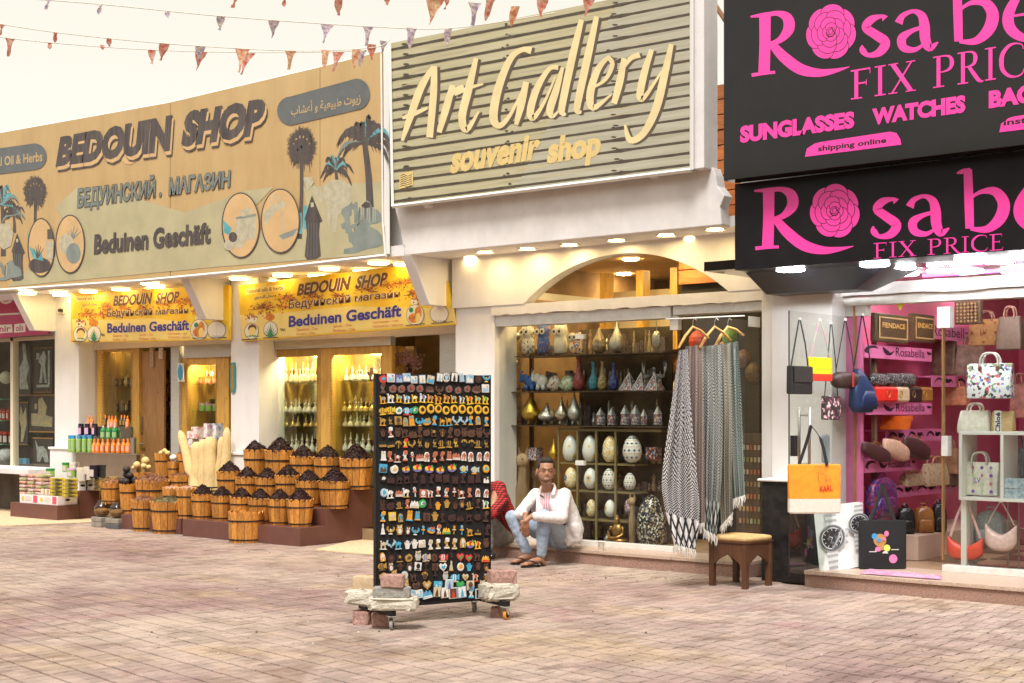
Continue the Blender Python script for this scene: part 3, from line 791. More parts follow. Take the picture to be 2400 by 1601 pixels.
for dx, dy, s in ((1690, 1055, 1.0), (95, 1262, .74)):
 q = lambda pts: [c0(dx + x * s, dy + y * s) for x, y in pts]
 pr.poly(q([(-2, 0), (14, 40), (30, 80), (55, 140), (40, 150), (36, 210), (46, 330), (20, 345), (-30, 348), (-42, 330), (-30, 210), (-36, 140), (-42, 130), (-22, 60)]), 0)
 pr.poly(q([(-10, 40), (6, 40), (8, 62), (-8, 66)]), 5)
 for k in range(4): pr.stroke([c0(dx + (-20 + k * 14) * s, dy + 150 * s) + (1.6,), c0(dx + (-26 + k * 17) * s, dy + 335 * s) + (1.2,)], 7, n=1)
lying(20, 1400, .55, 1); P0([(0, 1210), (50, 1205), (75, 1260), (60, 1330), (20, 1350), (0, 1330)], 5)
pr.up()
def pill(x0, y0, x1, y1, y0b, y1b, m):
 n = 10; pts = []
 hl = (y1 - y0) / 2; hr = (y1b - y0b) / 2; rx = min(hl, hr) * .95
 for k in range(n + 1):
  a = pi / 2 + pi * k / n; pts.append((x0 + rx + rx * cos(a), (y0 + y1) / 2 - hl * sin(a)))
 for k in range(n + 1):
  a = -pi / 2 + pi * k / n; pts.append((x1 - rx + rx * cos(a), (y0b + y1b) / 2 - hr * sin(a)))
 pr.poly(pts, m)
pill(650, 226, 868, 294, 184, 258, 7)
pill(-60, 352, 110, 412, 336, 398, 7)
pr.up()
ar = '\uFE8F\uFE8E\uFEB8\uFECB\uFE83 \uFEED \uFE94\uFEF4\uFECC\uFEF4\uFE92\uFEC3 \uFE95\uFEEE\uFEF3\uFEAF'
pr.text(ar, [(683, 244), (846, 212), (846, 246), (683, 276)], 2, .015)
pr.text('Natural Oil & Herbs', [(-46, 374), (100, 355), (100, 378), (-46, 395)], 2, .02)
pr.up()
def boldword(s, q, shadow=True, b=.06, m=0):
 if shadow:
  for dx, dy, mm in ((5, 12, 0), (3.4, 8, 4)):
   pr.up(); pr.text(s, [(x + dx, y + dy) for x, y in q], mm, b)
 pr.up(); pr.text(s, q, m, b)
q1 = [(143, 320), (405, 268), (399, 355), (131, 392)]
boldword('BEDOUIN', q1, b=.07)
boldword('SHOP', [(437, 261), (628, 228), (612, 318), (424, 347)], b=.07)
pr.text('БЕДУИНСКИЙ .  МАГАЗИН', [(184, 430), (543, 388), (540, 447), (182, 497)], 0, .055)
pr.up()
pr.text('БЕДУИНСКИЙ .  МАГАЗИН', [(185, 431), (542, 389), (539, 446), (183, 496)], 8, .028)
pr.text('Beduinen Geschäft', [(223, 549), (496, 520), (495, 571), (221, 597)], 0, .042)
pr.up()
def ringpic(cx, cy, rx, ry):
 pr.up()
 pr.ell(cx, cy, rx + 3, ry + 3, 0, 36); pr.ell(cx, cy, rx, ry, 4, 36)
ringpic(98, 580, 29, 66); ringpic(166, 572, 32, 66); ringpic(566, 528, 42, 74); ringpic(659, 518, 43, 73)
pr.ell(95, 622, 26, 18, 0); pr.poly([(70, 578), (100, 596), (104, 612), (80, 606)], 6)
for k in range(5): pr.stroke([(90, 606, 3), (80 + k * 6, 572 + abs(k - 2) * 5, .8)], 0, n=1)
pr.poly([(113, 538), (124, 536), (126, 560), (113, 561)], 0); pr.poly([(110, 566), (128, 564), (126, 606), (111, 608)], 5)
for k in range(5): pr.stroke([(170, 562, 4), (160 + k * 8, 530 + abs(k - 2) * 6, 1)], 1, n=1)
pr.ell(158, 572, 17, 24, 5); pr.ell(174, 594, 17, 24, 1); pr.ell(177, 588, 13, 17, 3)
pr.poly([(556, 510), (602, 502), (600, 560), (570, 566), (552, 556)], 5); pr.stroke([(555, 512, 6), (602, 504, 6)], 1, n=1)
pr.ell(573, 500, 9, 8, 5); pr.ell(585, 494, 9, 8, 5); pr.ell(540, 575, 13, 12, 5); pr.ell(562, 560, 15, 22, 5); pr.poly([(524, 515), (545, 535), (540, 552), (527, 545)], 6); pr.ell(548, 556, 10, 12, 0)
pr.poly([(620, 500), (640, 480), (665, 470), (668, 482), (645, 500), (622, 530)], 5); pr.stroke([(635, 475, 3), (645, 458, 3), (655, 462, 3), (652, 474, 3)], 5)
pr.stroke([(668, 474, 6), (664, 500, 2), (664, 545, 1.5)], 5, n=2); pr.poly([(655, 552), (700, 535), (690, 552), (665, 562)], 1)
pr.build('sign_print', [ink, teal, tan_m, sage, peach, pale, brt, slate_ink, mat('teal_letter', (0.17, 0.20, 0.185), .55, var=.1)], sg1)
D2 = 11.34
sg2 = thing('shop_signboard', 'tall olive slatted signboard with cream brush lettering over the arched shop', 'sign', (XX(1270, D2), D2, 3.86))
olive = mat('olive_slat', (0.38, 0.345, 0.20), 0.5, col2=(0.50, 0.46, 0.30), scale=3.0, stretch=(.35, 1, 9), lo=.3, hi=.7)
olive_g = mat('olive_grey_slat', (0.345, 0.33, 0.235), 0.5, col2=(0.47, 0.45, 0.35), scale=3.0, stretch=(.35, 1, 9), lo=.3, hi=.7)
slat_ink = mat('slat_gap_ink', (0.07, 0.055, 0.035), 0.6, var=.4, scale=8, stretch=(1, 1, 6))
cq = quadmap([W(917, 101, D2), W(1616, -38, D2), W(1618, 395, D2), W(921, 481, D2)])
mb = MB(); bk = V3((0, .09, 0))
c4 = [cq(0, 1), cq(1, 1), cq(1, 0), cq(0, 0)]
mb.add(c4 + [p + bk for p in c4], [(0, 3, 2, 1), (4, 5, 6, 7), (0, 1, 5, 4), (1, 2, 6, 5), (2, 3, 7, 6), (3, 0, 4, 7)])
mb.build('panel', olive, sg2, world=1)
rail(sg2, [(913, 98), (920, 484), (1621, 398), (1621, -45)], D2 - .012, .022, white_pl, 'frame')
pr = Print(D2 - .001)
def uv(u, v): return proj(cq(u, v))
NS = 16
pr.poly([uv(.45, 0), uv(.62, .5), uv(.80, 1), uv(1, 1), uv(1, 0)], 1)
pr.up()
rnd = random.Random(3)
for k in range(NS):
 v = (k + .35) / NS
 n = 30; top = []; bot = []
 pr.n += 1; L = []; Bq = []
 for i in range(n + 1):
  u = i / n; w = .0062 + .0016 * rnd.random() + (.004 if i in (2, 24) else 0)
  L.append(uv(u, v + w)); Bq.append(uv(u, v - w))
 pr.poly(L + Bq[::-1], 2)
 for uu in (.055, .43, .78):
  if rnd.random() < .92: pr.ell(*uv(uu + rnd.uniform(-.006, .006), v + .3 / NS), 7 if uu != .43 else 4, 2.2, 2, 10)
  if rnd.random() < .8: pr.ell(*uv(uu + rnd.uniform(-.02, .02), v + .15 / NS), 5 if uu != .43 else 3, 2, 2, 10)
 for j in range(4):
  u0 = rnd.random() * .9; vv = v + rnd.uniform(.2, .8) / NS
  pr.poly([uv(u0, vv), uv(u0 + .1, vv + .001), uv(u0 + .1, vv - .001), uv(u0, vv - .0016)], 1 if rnd.random() < .5 else 5)
k1 = lambda x, y, w: (880 + x * .3955, y * .3955, w * .3955)
BR = [
 [(160, 835, 18), (205, 700, 40), (270, 520, 44), (345, 395, 24)], [(350, 392, 34), (345, 560, 42), (322, 815, 40)], [(160, 700, 14), (215, 680, 30), (310, 640, 14)],
 [(460, 505, 34), (420, 640, 44), (378, 785, 30)], [(420, 620, 10), (470, 540, 26), (525, 515, 32)],
 [(598, 345, 26), (555, 520, 46), (515, 690, 46), (540, 770, 36), (615, 660, 10)], [(470, 560, 20), (560, 520, 22), (640, 498, 10)],
 [(925, 300, 44), (870, 295, 30), (800, 350, 38), (730, 520, 48), (700, 690, 50), (735, 745, 36), (800, 680, 22), (880, 520, 12)], [(895, 485, 34), (865, 620, 44), (835, 740, 24)],
 [(1085, 400, 30), (1030, 410, 26), (960, 520, 40), (920, 650, 44), (935, 700, 34), (1000, 610, 18), (1070, 450, 12)], [(1110, 400, 20), (1070, 540, 42), (1035, 650, 44), (1050, 690, 26), (1085, 660, 10)],
 [(1222, 118, 30), (1170, 330, 44), (1120, 560, 44), (1105, 660, 38), (1130, 680, 16)], [(1312, 98, 30), (1265, 310, 44), (1215, 540, 44), (1195, 650, 38), (1222, 665, 16)],
 [(1290, 520, 12), (1365, 470, 22), (1405, 380, 28), (1375, 335, 24)], [(1385, 336, 20), (1320, 410, 38), (1275, 550, 46), (1290, 640, 36), (1400, 560, 10)],
 [(1475, 345, 30), (1450, 480, 44), (1415, 615, 34)], [(1450, 440, 10), (1510, 350, 26), (1568, 325, 34)],
 [(1638, 295, 28), (1595, 430, 42), (1568, 570, 42), (1600, 570, 26), (1700, 420, 12)], [(1755, 262, 28), (1715, 440, 44), (1665, 640, 48), (1590, 790, 40), (1510, 830, 38), (1480, 740, 14)],
]
pr.up()
for st_ in BR: pr.stroke([k1(x + 16, y + 6, w * 1.05) for x, y, w in st_], 4)
pr.up()
for st_ in BR: pr.stroke([k1(x, y, w) for x, y, w in st_], 3)
for q in ([(1081, 358), (1277, 315), (1262, 384), (1060, 415)],):
 pass
pr.up()
def W2(s, x0, x1, y0, y1, sl):
 q = [k1(x0 + 25, y0, 1)[:2], k1(x1 + 25, y0 - sl * (x1 - x0), 1)[:2], k1(x1, y1 - sl * (x1 - x0), 1)[:2], k1(x0, y1, 1)[:2]]
 pr.text(s, q, 5, .05)
W2('souvenir', 440, 965, 872, 1032, .165)
W2('shop', 1010, 1325, 812, 1018, .15)
pr.up()
bq = [(937, 408), (969, 400), (969, 435), (937, 443)]
pr.poly(bq, 5)
for k in range(6):
 y = 412 + k * 5; pr.stroke([(939, y + 1, 1.6), (947, y - 3, 2.2), (956, y + 1, 1.4), (966, y - 3, 2)], 2)
pr.build('sign_print', [olive, olive_g, slat_ink, mat('cream_paint', (0.72, 0.60, 0.32), .5, var=.08, scale=4), mat('brown_shadow_ink', (0.10, 0.075, 0.055), .6, var=.1), mat('gold_paint', (0.66, 0.50, 0.20), .5, var=.06)], sg2)
post = thing('white_post', 'tall white boxed post at the right edge of the slatted signboard', 'post', (XX(1634, 11.4), 11.4, 3.87))
MB().box(XX(1623, 11.36), XX(1650, 11.36), 11.36, 11.60, 3.86, 5.9).build('casing', plaster_old, post, world=1, bevel=.006)
for k, (px, py, lb) in enumerate(((1012, 481, 'left'), (1540, 412, 'right'))):
 p = W(px, py, DF)
 o = thing('spotlight_stub', f'small white capped pipe stub poking from under the slatted sign, {lb} of the two', 'pipe', p, 0, 'pipe stubs under the slatted sign')
 MB().tube([(0, 0, 0), (0, -.09, 0)], .032, 12).build('pipe', white_pl, o)
 MB().tube([(0, -.088, 0), (0, -.11, 0)], .038, 12).build('cap', white_pl, o)
SER = {
 'I': (.42, [[(.21, 0, .11), (.21, 1, .11)], [(.03, .02, .035), (.39, .02, .035)], [(.03, .98, .035), (.39, .98, .035)]]),
 'F': (.72, [[(.21, 0, .11), (.21, 1, .11)], [(.03, .02, .035), (.40, .02, .035)], [(.03, .98, .045), (.66, .98, .045)], [(.655, .99, .03), (.66, .80, .012)], [(.21, .52, .045), (.55, .52, .045)], [(.54, .62, .02), (.54, .42, .02)]]),
 'X': (.86, [[(.14, .98, .13), (.74, .02, .13)], [(.76, .98, .045), (.12, .02, .045)], [(.0, .98, .03), (.32, .98, .03)], [(.58, .98, .03), (.88, .98, .03)], [(.0, .02, .03), (.30, .02, .03)], [(.56, .02, .03), (.90, .02, .03)]]),
 'P': (.74, [[(.21, 0, .11), (.21, 1, .11)], [(.03, .02, .035), (.40, .02, .035)], [(.03, .98, .035), (.38, .98, .04), (.58, .92, .08), (.65, .74, .12), (.58, .55, .08), (.38, .48, .04), (.24, .49, .03)]]),
 'R': (.84, [[(.21, 0, .11), (.21, 1, .11)], [(.03, .02, .035), (.38, .02, .035)], [(.03, .98, .035), (.38, .98, .04), (.56, .92, .08), (.62, .76, .12), (.56, .58, .08), (.38, .52, .04), (.24, .52, .03)], [(.40, .52, .09), (.60, .22, .12), (.74, .04, .10), (.88, .0, .03)]]),
 'C': (.86, [[(.80, .80, .02), (.76, .93, .03), (.55, 1.0, .05), (.32, .95, .09), (.13, .74, .12), (.09, .50, .13), (.13, .26, .12), (.32, .06, .09), (.56, 0, .05), (.76, .06, .04), (.84, .22, .02)]]),
 'E': (.74, [[(.21, 0, .11), (.21, 1, .11)], [(.03, .98, .045), (.62, .98, .045)], [(.62, .99, .03), (.63, .82, .012)], [(.21, .52, .045), (.52, .52, .045)], [(.52, .61, .02), (.52, .43, .02)], [(.03, .02, .045), (.66, .02, .045)], [(.655, .0, .02), (.70, .20, .02)]]),
}
def serif(pr, s, q, m):
 wid = sum(SER[c][0] if c != ' ' else .45 for c in s) + .06 * (len(s) - 1)
 TL, TR, BR_, BL = q
 f = lambda u, v: tuple((BL[i] * (1 - u) + BR_[i] * u) * (1 - v) + (TL[i] * (1 - u) + TR[i] * u) * v for i in (0, 1))
 h = math.hypot(TL[0] - BL[0], TL[1] - BL[1]); x = 0
 for c in s:
  if c == ' ': x += .51; continue
  for st_ in SER[c][1]:
   pr.stroke([(*f((x + p[0]) / wid, p[1]), p[2] * h * 1.25) for p in st_], m)
  x += SER[c][0] + .06
def rosabella(pr, S, m):
 st = lambda pts, **k: pr.stroke([(*S(p[0], p[1]), p[2] * .4338) for p in pts], m, **k)
 pl = lambda pts, mm: pr.poly([S(*p) for p in pts], mm)
 st([(350, 1030, 62), (350, 1180, 60), (345, 1330, 62)], n=3)
 st([(272, 1032, 10), (350, 1026, 24), (430, 1018, 14)]); st([(278, 1342, 20), (345, 1336, 18), (405, 1334, 16)])
 st([(330, 1036, 30), (410, 1022, 26), (470, 1050, 56), (478, 1110, 60), (430, 1165, 34), (365, 1185, 18)])
 st([(385, 1180, 40), (450, 1255, 58), (540, 1325, 60), (640, 1352, 44), (730, 1346, 24), (808, 1330, 3)])
 st([(1040, 1090, 40), (1020, 1076, 20), (965, 1090, 42), (935, 1130, 46), (985, 1170, 50), (1040, 1215, 54), (1010, 1265, 44), (950, 1278, 24), (918, 1250, 36), (915, 1222, 6)])
 st([(1112, 1118, 46), (1135, 1080, 30), (1190, 1060, 22), (1236, 1085, 44), (1252, 1140, 56), (1256, 1210, 56), (1280, 1258, 44), (1325, 1232, 8)])
 st([(1250, 1145, 20), (1180, 1165, 26), (1130, 1200, 48), (1140, 1250, 44), (1200, 1264, 26), (1252, 1235, 14)])
 st([(1366, 936, 8), (1400, 926, 26), (1440, 912, 10)]); st([(1426, 915, 46), (1432, 1080, 50), (1436, 1235, 46)], n=3)
 st([(1440, 1070, 16), (1500, 1036, 24), (1575, 1036, 50), (1620, 1100, 66), (1600, 1180, 64), (1530, 1238, 40), (1440, 1236, 18)])
 st([(1900, 1200, 20), (1800, 1240, 40), (1720, 1190, 60), (1706, 1110, 60), (1760, 1010, 40), (1800, 1005, 30)]); st([(1800, 1005, 30), (1850, 1030, 50), (1880, 1095, 20), (1720, 1120, 12)])
 cx, cy = 708, 1140
 def petal(a0, a1, r0, r1, mm, bul=1.0):
  n = 8; o = [(cx + (r1 * (1 + .09 * bul * sin(pi * k / n))) * cos(a0 + (a1 - a0) * k / n), cy + r1 * 1.06 * (1 + .09 * bul * sin(pi * k / n)) * sin(a0 + (a1 - a0) * k / n)) for k in range(n + 1)]
  i = [(cx + r0 * cos(a0 + (a1 - a0) * k / n), cy + r0 * 1.06 * sin(a0 + (a1 - a0) * k / n)) for k in range(n + 1)]
  pl(o + i[::-1], mm)
 for n_, rc, rt, rr_, ph in ((7, 92, 62, 44, .2), (6, 66, 52, 40, .65), (5, 42, 40, 32, .1), (4, 22, 28, 22, .8), (3, 8, 17, 14, .3)):
  pr.up()
  for k in range(n_):
   a = ph + 2 * pi * k / n_ - .8
   for g_, mm in ((3.2, 1), (0, m)):
    pl([(cx + (rc + (rr_ + g_) * cos(t_)) * cos(a) - (rt + g_) * sin(t_) * sin(a), cy + 1.08 * ((rc + (rr_ + g_) * cos(t_)) * sin(a) + (rt + g_) * sin(t_) * cos(a))) for t_ in [2 * pi * i / 22 for i in range(22)]], mm)
 pr.up()
 pr.stroke([(*S(x, y), 1.6) for x, y in ((700, 1150), (694, 1134), (710, 1124), (726, 1140), (712, 1160), (690, 1162), (680, 1140))], 1)
D3, D4 = 10.9, 11.1
sg3 = thing('shop_signboard', 'upper glossy black signboard with pink rose lettering and shipping tab', 'sign', (XX(2000, D3), D3, 3.64))
xl = XX(1696, D3)
MB().box(xl, 4.6, D3, D3 + .2, 3.632, 6.3).build('panel', black_panel, sg3, world=1, bevel=.004)
pr = Print(D3)
def SU(x, y):
 return (1650 + (x - 20 - (0 if x < 900 else 40)) * .4338 * 1.0 + 0, (y - 948 - (x - 350) * .062) * .4338 * 1.02)
rosabella(pr, SU, 0)
k3 = lambda x, y: (1650 + x * .4338, y * .4338)
def q3(x0, ya, x1, yb, yc, yd): return [k3(x0, ya), k3(x1, yb), k3(x1, yc), k3(x0, yd)]
serif(pr, 'FIX PRICE', [k3(790, 383), k3(1868, 205), k3(1868, 389), k3(790, 540)], 0)
pr.text('SUNGLASSES', q3(197, 682, 815, 600, 692, 775), 0, .06)
pr.text('WATCHES', q3(910, 588, 1415, 512, 608, 678), 0, .06)
pr.text('BAGS', q3(1540, 492, 1850, 440, 545, 588), 0, .06)
def tab(x0, x1, yt0, yt1, yb0, yb1):
 w = x1 - x0
 pr.poly([k3(x0, yb0), k3(x0 + w * .02, yt0 + (yb0 - yt0) * .45), k3(x0 + w * .10, yt0 + (yb0 - yt0) * .10), k3(x0 + w * .16, yt0), k3(x0 + w * .88, yt1 + 4), k3(x0 + w * .95, yt1 + (yb1 - yt1) * .15), k3(x0 + w * .99, yt1 + (yb1 - yt1) * .6), k3(x1, yb1)], 0)
pr.up(); tab(547, 1068, 768, 708, 848, 782)
pr.up(); pr.text('shipping online', q3(618, 790, 987, 742, 780, 828), 1, .03)
tab(1597, 2100, 630, 570, 716, 655)
pr.text('instagram', q3(1620, 650, 1960, 600, 650, 690), 1, .03)
pr.build('lettering', [pink, black_panel], sg3)
sg4 = thing('shop_signboard', 'lower matt black signboard with pink rose lettering above the white round lamps', 'sign', (XX(2000, D4), D4, 2.86))
xl = XX(1722, D4)
matt_black = mat('matt_black', (0.012, 0.010, 0.012), 0.4, var=.2, scale=4, spec=.2)
MB().box(xl, 4.6, D4, D4 + .5, 2.853, 3.628).build('panel', matt_black, sg4, world=1, bevel=.004)
pr = Print(D4)
rosabella(pr, lambda x, y: k3(x, y), 0)
serif(pr, 'FIX PRICE', [k3(915, 1315), k3(1622, 1262), k3(1622, 1350), k3(915, 1398)], 0)
pr.build('lettering', [pink, matt_black], sg4)
yel = mat('yellow_banner', (0.85, 0.50, 0.015), 0.45, col2=(0.92, 0.66, 0.05), scale=1.8, lo=.4, hi=.6)
lem = mat('lemon_wash', (0.92, 0.72, 0.24), 0.45, var=.06, scale=3)
brn = mat('brown_letter', (0.16, 0.055, 0.012), 0.45, var=.3, scale=9)
orr = mat('orange_ink', (0.70, 0.24, 0.03), 0.5, var=.4, scale=30)
blu = mat('violet_blue_ink', (0.05, 0.035, 0.30), 0.45, var=.1)
grn = mat('green_ink', (0.03, 0.25, 0.10), 0.5, var=.3, scale=20)
red_i = mat('red_small_ink', (0.70, 0.12, 0.06), 0.5, var=0)
wht = plain('white_ink', .85, .80, .70)
mats_y = [yel, lem, brn, orr, blu, grn, red_i, wht, ink]
def banner(label, x0, y0, x1, y1, x2, y2, x3, y3, d, f, seed):
 sg = thing('banner_sign', label, 'banner', (XX((x0 + x1) / 2, d), d, 2.5), 0, 'yellow banners over the two herb shop bays')
 cq = [W(x0, y0, d), W(x1, y1, d), W(x2, y2, d), W(x3, y3, d)]
 mb = MB(); bk = V3((0, .05, 0))
 mb.add(cq + [p + bk for p in cq], [(0, 3, 2, 1), (4, 5, 6, 7), (0, 1, 5, 4), (1, 2, 6, 5), (2, 3, 7, 6), (3, 0, 4, 7)])
 mb.build('panel', yel, sg, world=1)
 pr = Print(d); rnd = random.Random(seed)
 Q = lambda pts: [f(*p) for p in pts]
 st = lambda pts, m, **k: pr.stroke([(*f(p[0], p[1]), p[2] * .2551) for p in pts], m, **k)
 pr.poly(Q([(90, 620), (500, 600), (1100, 540), (2060, 560), (2070, 690), (110, 850)]), 1)
 pr.poly(Q([(500, 740), (1600, 620), (1620, 720), (560, 820)]), 1)
 def cluster(cx, cy, r, n, spread):
  for k in range(n):
   a = rnd.uniform(-.3, pi + .3); l = r * rnd.uniform(.4, 1)
   st([(cx + rnd.uniform(-spread, spread), cy, 8), (cx + l * cos(a) * 1.2, cy - l * sin(a) * .8, 3)], rnd.choice([3, 3, 8, 2, 3]), n=1)
  for k in range(n):
   pr.ell(*f(cx + rnd.gauss(0, r * .5), cy + rnd.gauss(r * .1, r * .3)), 1.7, 2.4, rnd.choice([3, 3, 2, 3]), 6)
 for cx, cy, r, n in ((300, 560, 110, 46), (520, 470, 90, 40), (480, 545, 60, 22), (760, 460, 90, 26), (1600, 330, 100, 46), (1680, 430, 80, 30), (1000, 450, 90, 20), (1250, 390, 110, 26), (1450, 350, 80, 20), (200, 640, 60, 18), (1720, 480, 60, 18)):
  cluster(cx, cy, r, n, 40)
 pr.ell(*f(180, 655), 7, 8, 7); pr.ell(*f(215, 660), 7, 8, 7); pr.ell(*f(365, 640), 11, 9, 3); pr.ell(*f(1690, 500), 8, 8, 7)
 pr.up(); pr.poly(Q([(140, 380), (500, 335), (502, 395), (142, 435)]), 1)
 pr.up(); pr.text('Natural oils & herbs', Q([(152, 385), (490, 352), (488, 388), (152, 420)]), 2, .01)
 pr.text('\uFEF1\uFEED\uFEAA\uFE92\uFEDF\uFE8D \uFEDE\uFEA4\uFEE3', Q([(220, 445), (405, 425), (405, 465), (220, 485)]), 4, .01)
 for s, q in (('BEDOUIN', [(632, 335), (1110, 262), (1085, 390), (612, 446)]), ('SHOP', [(1175, 262), (1455, 225), (1430, 352), (1145, 385)])):
  pr.text(s, Q(q), 7, .075); pr.up(); pr.text(s, Q(q), 2, .045)
 q = [(540, 482), (1560, 390), (1558, 470), (538, 585)]
 pr.text('Бедуинский магазин', Q(q), 7, .05); pr.up(); pr.text('Бедуинский магазин', Q(q), 2, .02)
 q = [(540, 630), (1575, 525), (1572, 635), (538, 735)]
 pr.text('Beduinen Geschäft', Q(q), 7, .048); pr.up(); pr.text('Beduinen Geschäft', Q(q), 4, .035)
 for s, q in (('Gewürze - Tee', [(612, 742), (802, 730), (802, 757), (612, 770)]), ('Parfüm - Öle', [(612, 782), (780, 770), (780, 797), (612, 808)]), ('spices - Tea', [(948, 712), (1118, 700), (1118, 730), (948, 742)]), ('Perfume - Oils', [(948, 752), (1150, 738), (1150, 765), (948, 778)]),
     ('приправа - чай', [(1310, 678), (1545, 660), (1545, 685), (1310, 705)]), ('Ароматы - масла', [(1310, 715), (1585, 697), (1585, 725), (1310, 742)])):
  pr.text(s, Q(q), 6, 0)
 def medal(cx, cy, rx, ry):
  pr.up()
  pr.ell(*f(cx, cy), rx * .2551 + 1, ry * .2551 + 1, 2); pr.ell(*f(cx, cy), rx * .2551, ry * .2551, 7)
 medal(198, 770, 62, 70); pr.ell(*f(205, 745), 10, 10, 2); pr.ell(*f(205, 775), 9, 11, 1)
 for k in range(5): st([(195 + k * 5, 815, 12), (150 + k * 30, 800 + abs(k - 2) * 8, 3)], 5, n=1)
 medal(372, 755, 60, 72)
 for k in range(9): st([(372, 825, 16), (372 + (k - 4) * 16, 700 + abs(k - 4) * 22, 3)], 5, n=1)
 medal(1702, 620, 78, 92); pr.ell(*f(1690, 650), 13, 11, 3); pr.ell(*f(1730, 600), 8, 15, 3); pr.ell(*f(1728, 650), 6, 12, 1); pr.ell(*f(1665, 575), 5, 6, 5)
 medal(1922, 610, 82, 80)
 for k in range(6): st([(1870 + k * 20, 685, 6), (1880 + k * 22, 665, 2)], 8, n=1)
 st([(1930, 560, 6), (1930, 680, 3)], 1, n=1)
 for x0_, y0_, x1_, y1_ in ((105, 848, 255, 838), (305, 832, 445, 825), (1615, 718, 1790, 700), (1850, 698, 2050, 682)): st([(x0_, y0_, 7), (x1_, y1_, 7)], 8, n=1)
 for k in range(8): st([(460 + k * 6, 745 + (k % 3) * 10, 6), (475 + k * 5, 752 + (k % 2) * 14, 4)], 8, n=1)
 pr.build('banner_print', mats_y, sg)
 return sg
fC = lambda x, y: (540 + x * .2551, 580 + y * .2551)
banner('yellow banner with dates and three languages over the right hand herb shop bay', 559, 669, 1036, 611, 1068, 760, 566, 800, 12.08, fC, 1)
TLb, TRb, BRb, BLb = (166, 687), (536, 668), (536, 796.5), (166, 803)
def fB(x, y):
 u = (x - 75) / (2070 - 75)
 yt = 350 + (1640 - 75 and (165 - 350) * (x - 75) / (1640 - 75)); yb = 862 + (705 - 862) * (x - 100) / 1970
 v = (y - yt) / (yb - yt)
 tx = TLb[0] + (TRb[0] - TLb[0]) * u; ty = TLb[1] + (TRb[1] - TLb[1]) * u; by = BLb[1] + (BRb[1] - BLb[1]) * u
 return (tx, ty + (by - ty) * v)
banner('yellow banner with dates and three languages over the left hand herb shop bay', *TLb, *TRb, *BRb, *BLb, 12.08, fB, 2)
mag = mat('magenta_board', (0.50, 0.035, 0.14), 0.45, var=.08, scale=4)
sg5 = thing('shop_signboard', 'magenta fascia board with white rounded tabs on the far left shop', 'sign', (XX(50, 12.15), 12.15, 2.6))
def slab(par, name, m, q, d, t=.05):
 cq = [W(x, y, d) for x, y in q]; bk = V3((0, t, 0)); n = len(cq)
 return MB().add(cq + [p + bk for p in cq], [tuple(range(n))[::-1], tuple(range(n, 2 * n))] + [(i, i + 1 if i + 1 < n else 0, (i + 1) % n + n, i + n) for i in range(n)]).build(name, m, par, world=1)
slab(sg5, 'panel', mag, [(-60, 660), (85, 680), (112, 778), (112, 782), (-60, 796)], 12.2)
pr = Print(12.2)
pr.text('OO', [(-46, 678), (30, 674), (34, 712), (-44, 716)], 0, .01)
pr.poly([(-60, 738), (46, 733), (46, 737), (-60, 742)], 0)
pr.poly([(-60, 765), (28, 760), (30, 779), (-60, 786)], 0); pr.poly([(34, 760), (60, 757), (60, 778), (33, 780)], 0)
pr.up(); pr.text('souvenir', [(-56, 766), (25, 763), (25, 777), (-56, 782)], 1, .02); pr.text('oils', [(38, 761), (55, 760), (55, 775), (38, 777)], 1, .02)
pr.build('lettering', [plain('white_ink', .85, .8, .7), mag], sg5)
# ==== BROWN TIERS AND BUCKETS
tier_m = mat('brown_laminate', (0.145, 0.060, 0.045), 0.42, var=0.08, scale=6)
def tiers(label, x0, x1, fronts, tops, back):
 t = thing('display_tiers', label, 'display steps', ((x0 + x1) / 2, fronts[0], 0))
 for k, (f, z) in enumerate(zip(fronts, tops)):
  b = fronts[k + 1] if k + 1 < len(fronts) else back
  bx(t, 'step_box', tier_m, x0, x1, f, b - .0015, 0, z, .004)
 return t
tiers('three brown laminate display steps crowded with buckets of dark dried petals', -14.74, -12.53, [11.17, 11.59, 11.96], [.215, .416, .629], 12.36)
tiers('two brown laminate display steps carrying shampoo and spice packets at the left', -19.3, -18.06, [11.49, 11.86], [.223, .42], 12.19)
tiers('low brown display steps hidden behind the left bucket cluster', -16.25, -14.95, [11.30, 11.70, 12.0], [.2, .4, .63], 12.18)
bw = wood_mat('bucket_wood', (0.37, 0.135, 0.025), (0.66, 0.30, 0.06), 0.42, (9, 9, 1.6), .2)
hoop_m = mat('black_hoop', (0.03, 0.028, 0.03), 0.45, 0.4, var=.3, scale=30)
NSV = 14
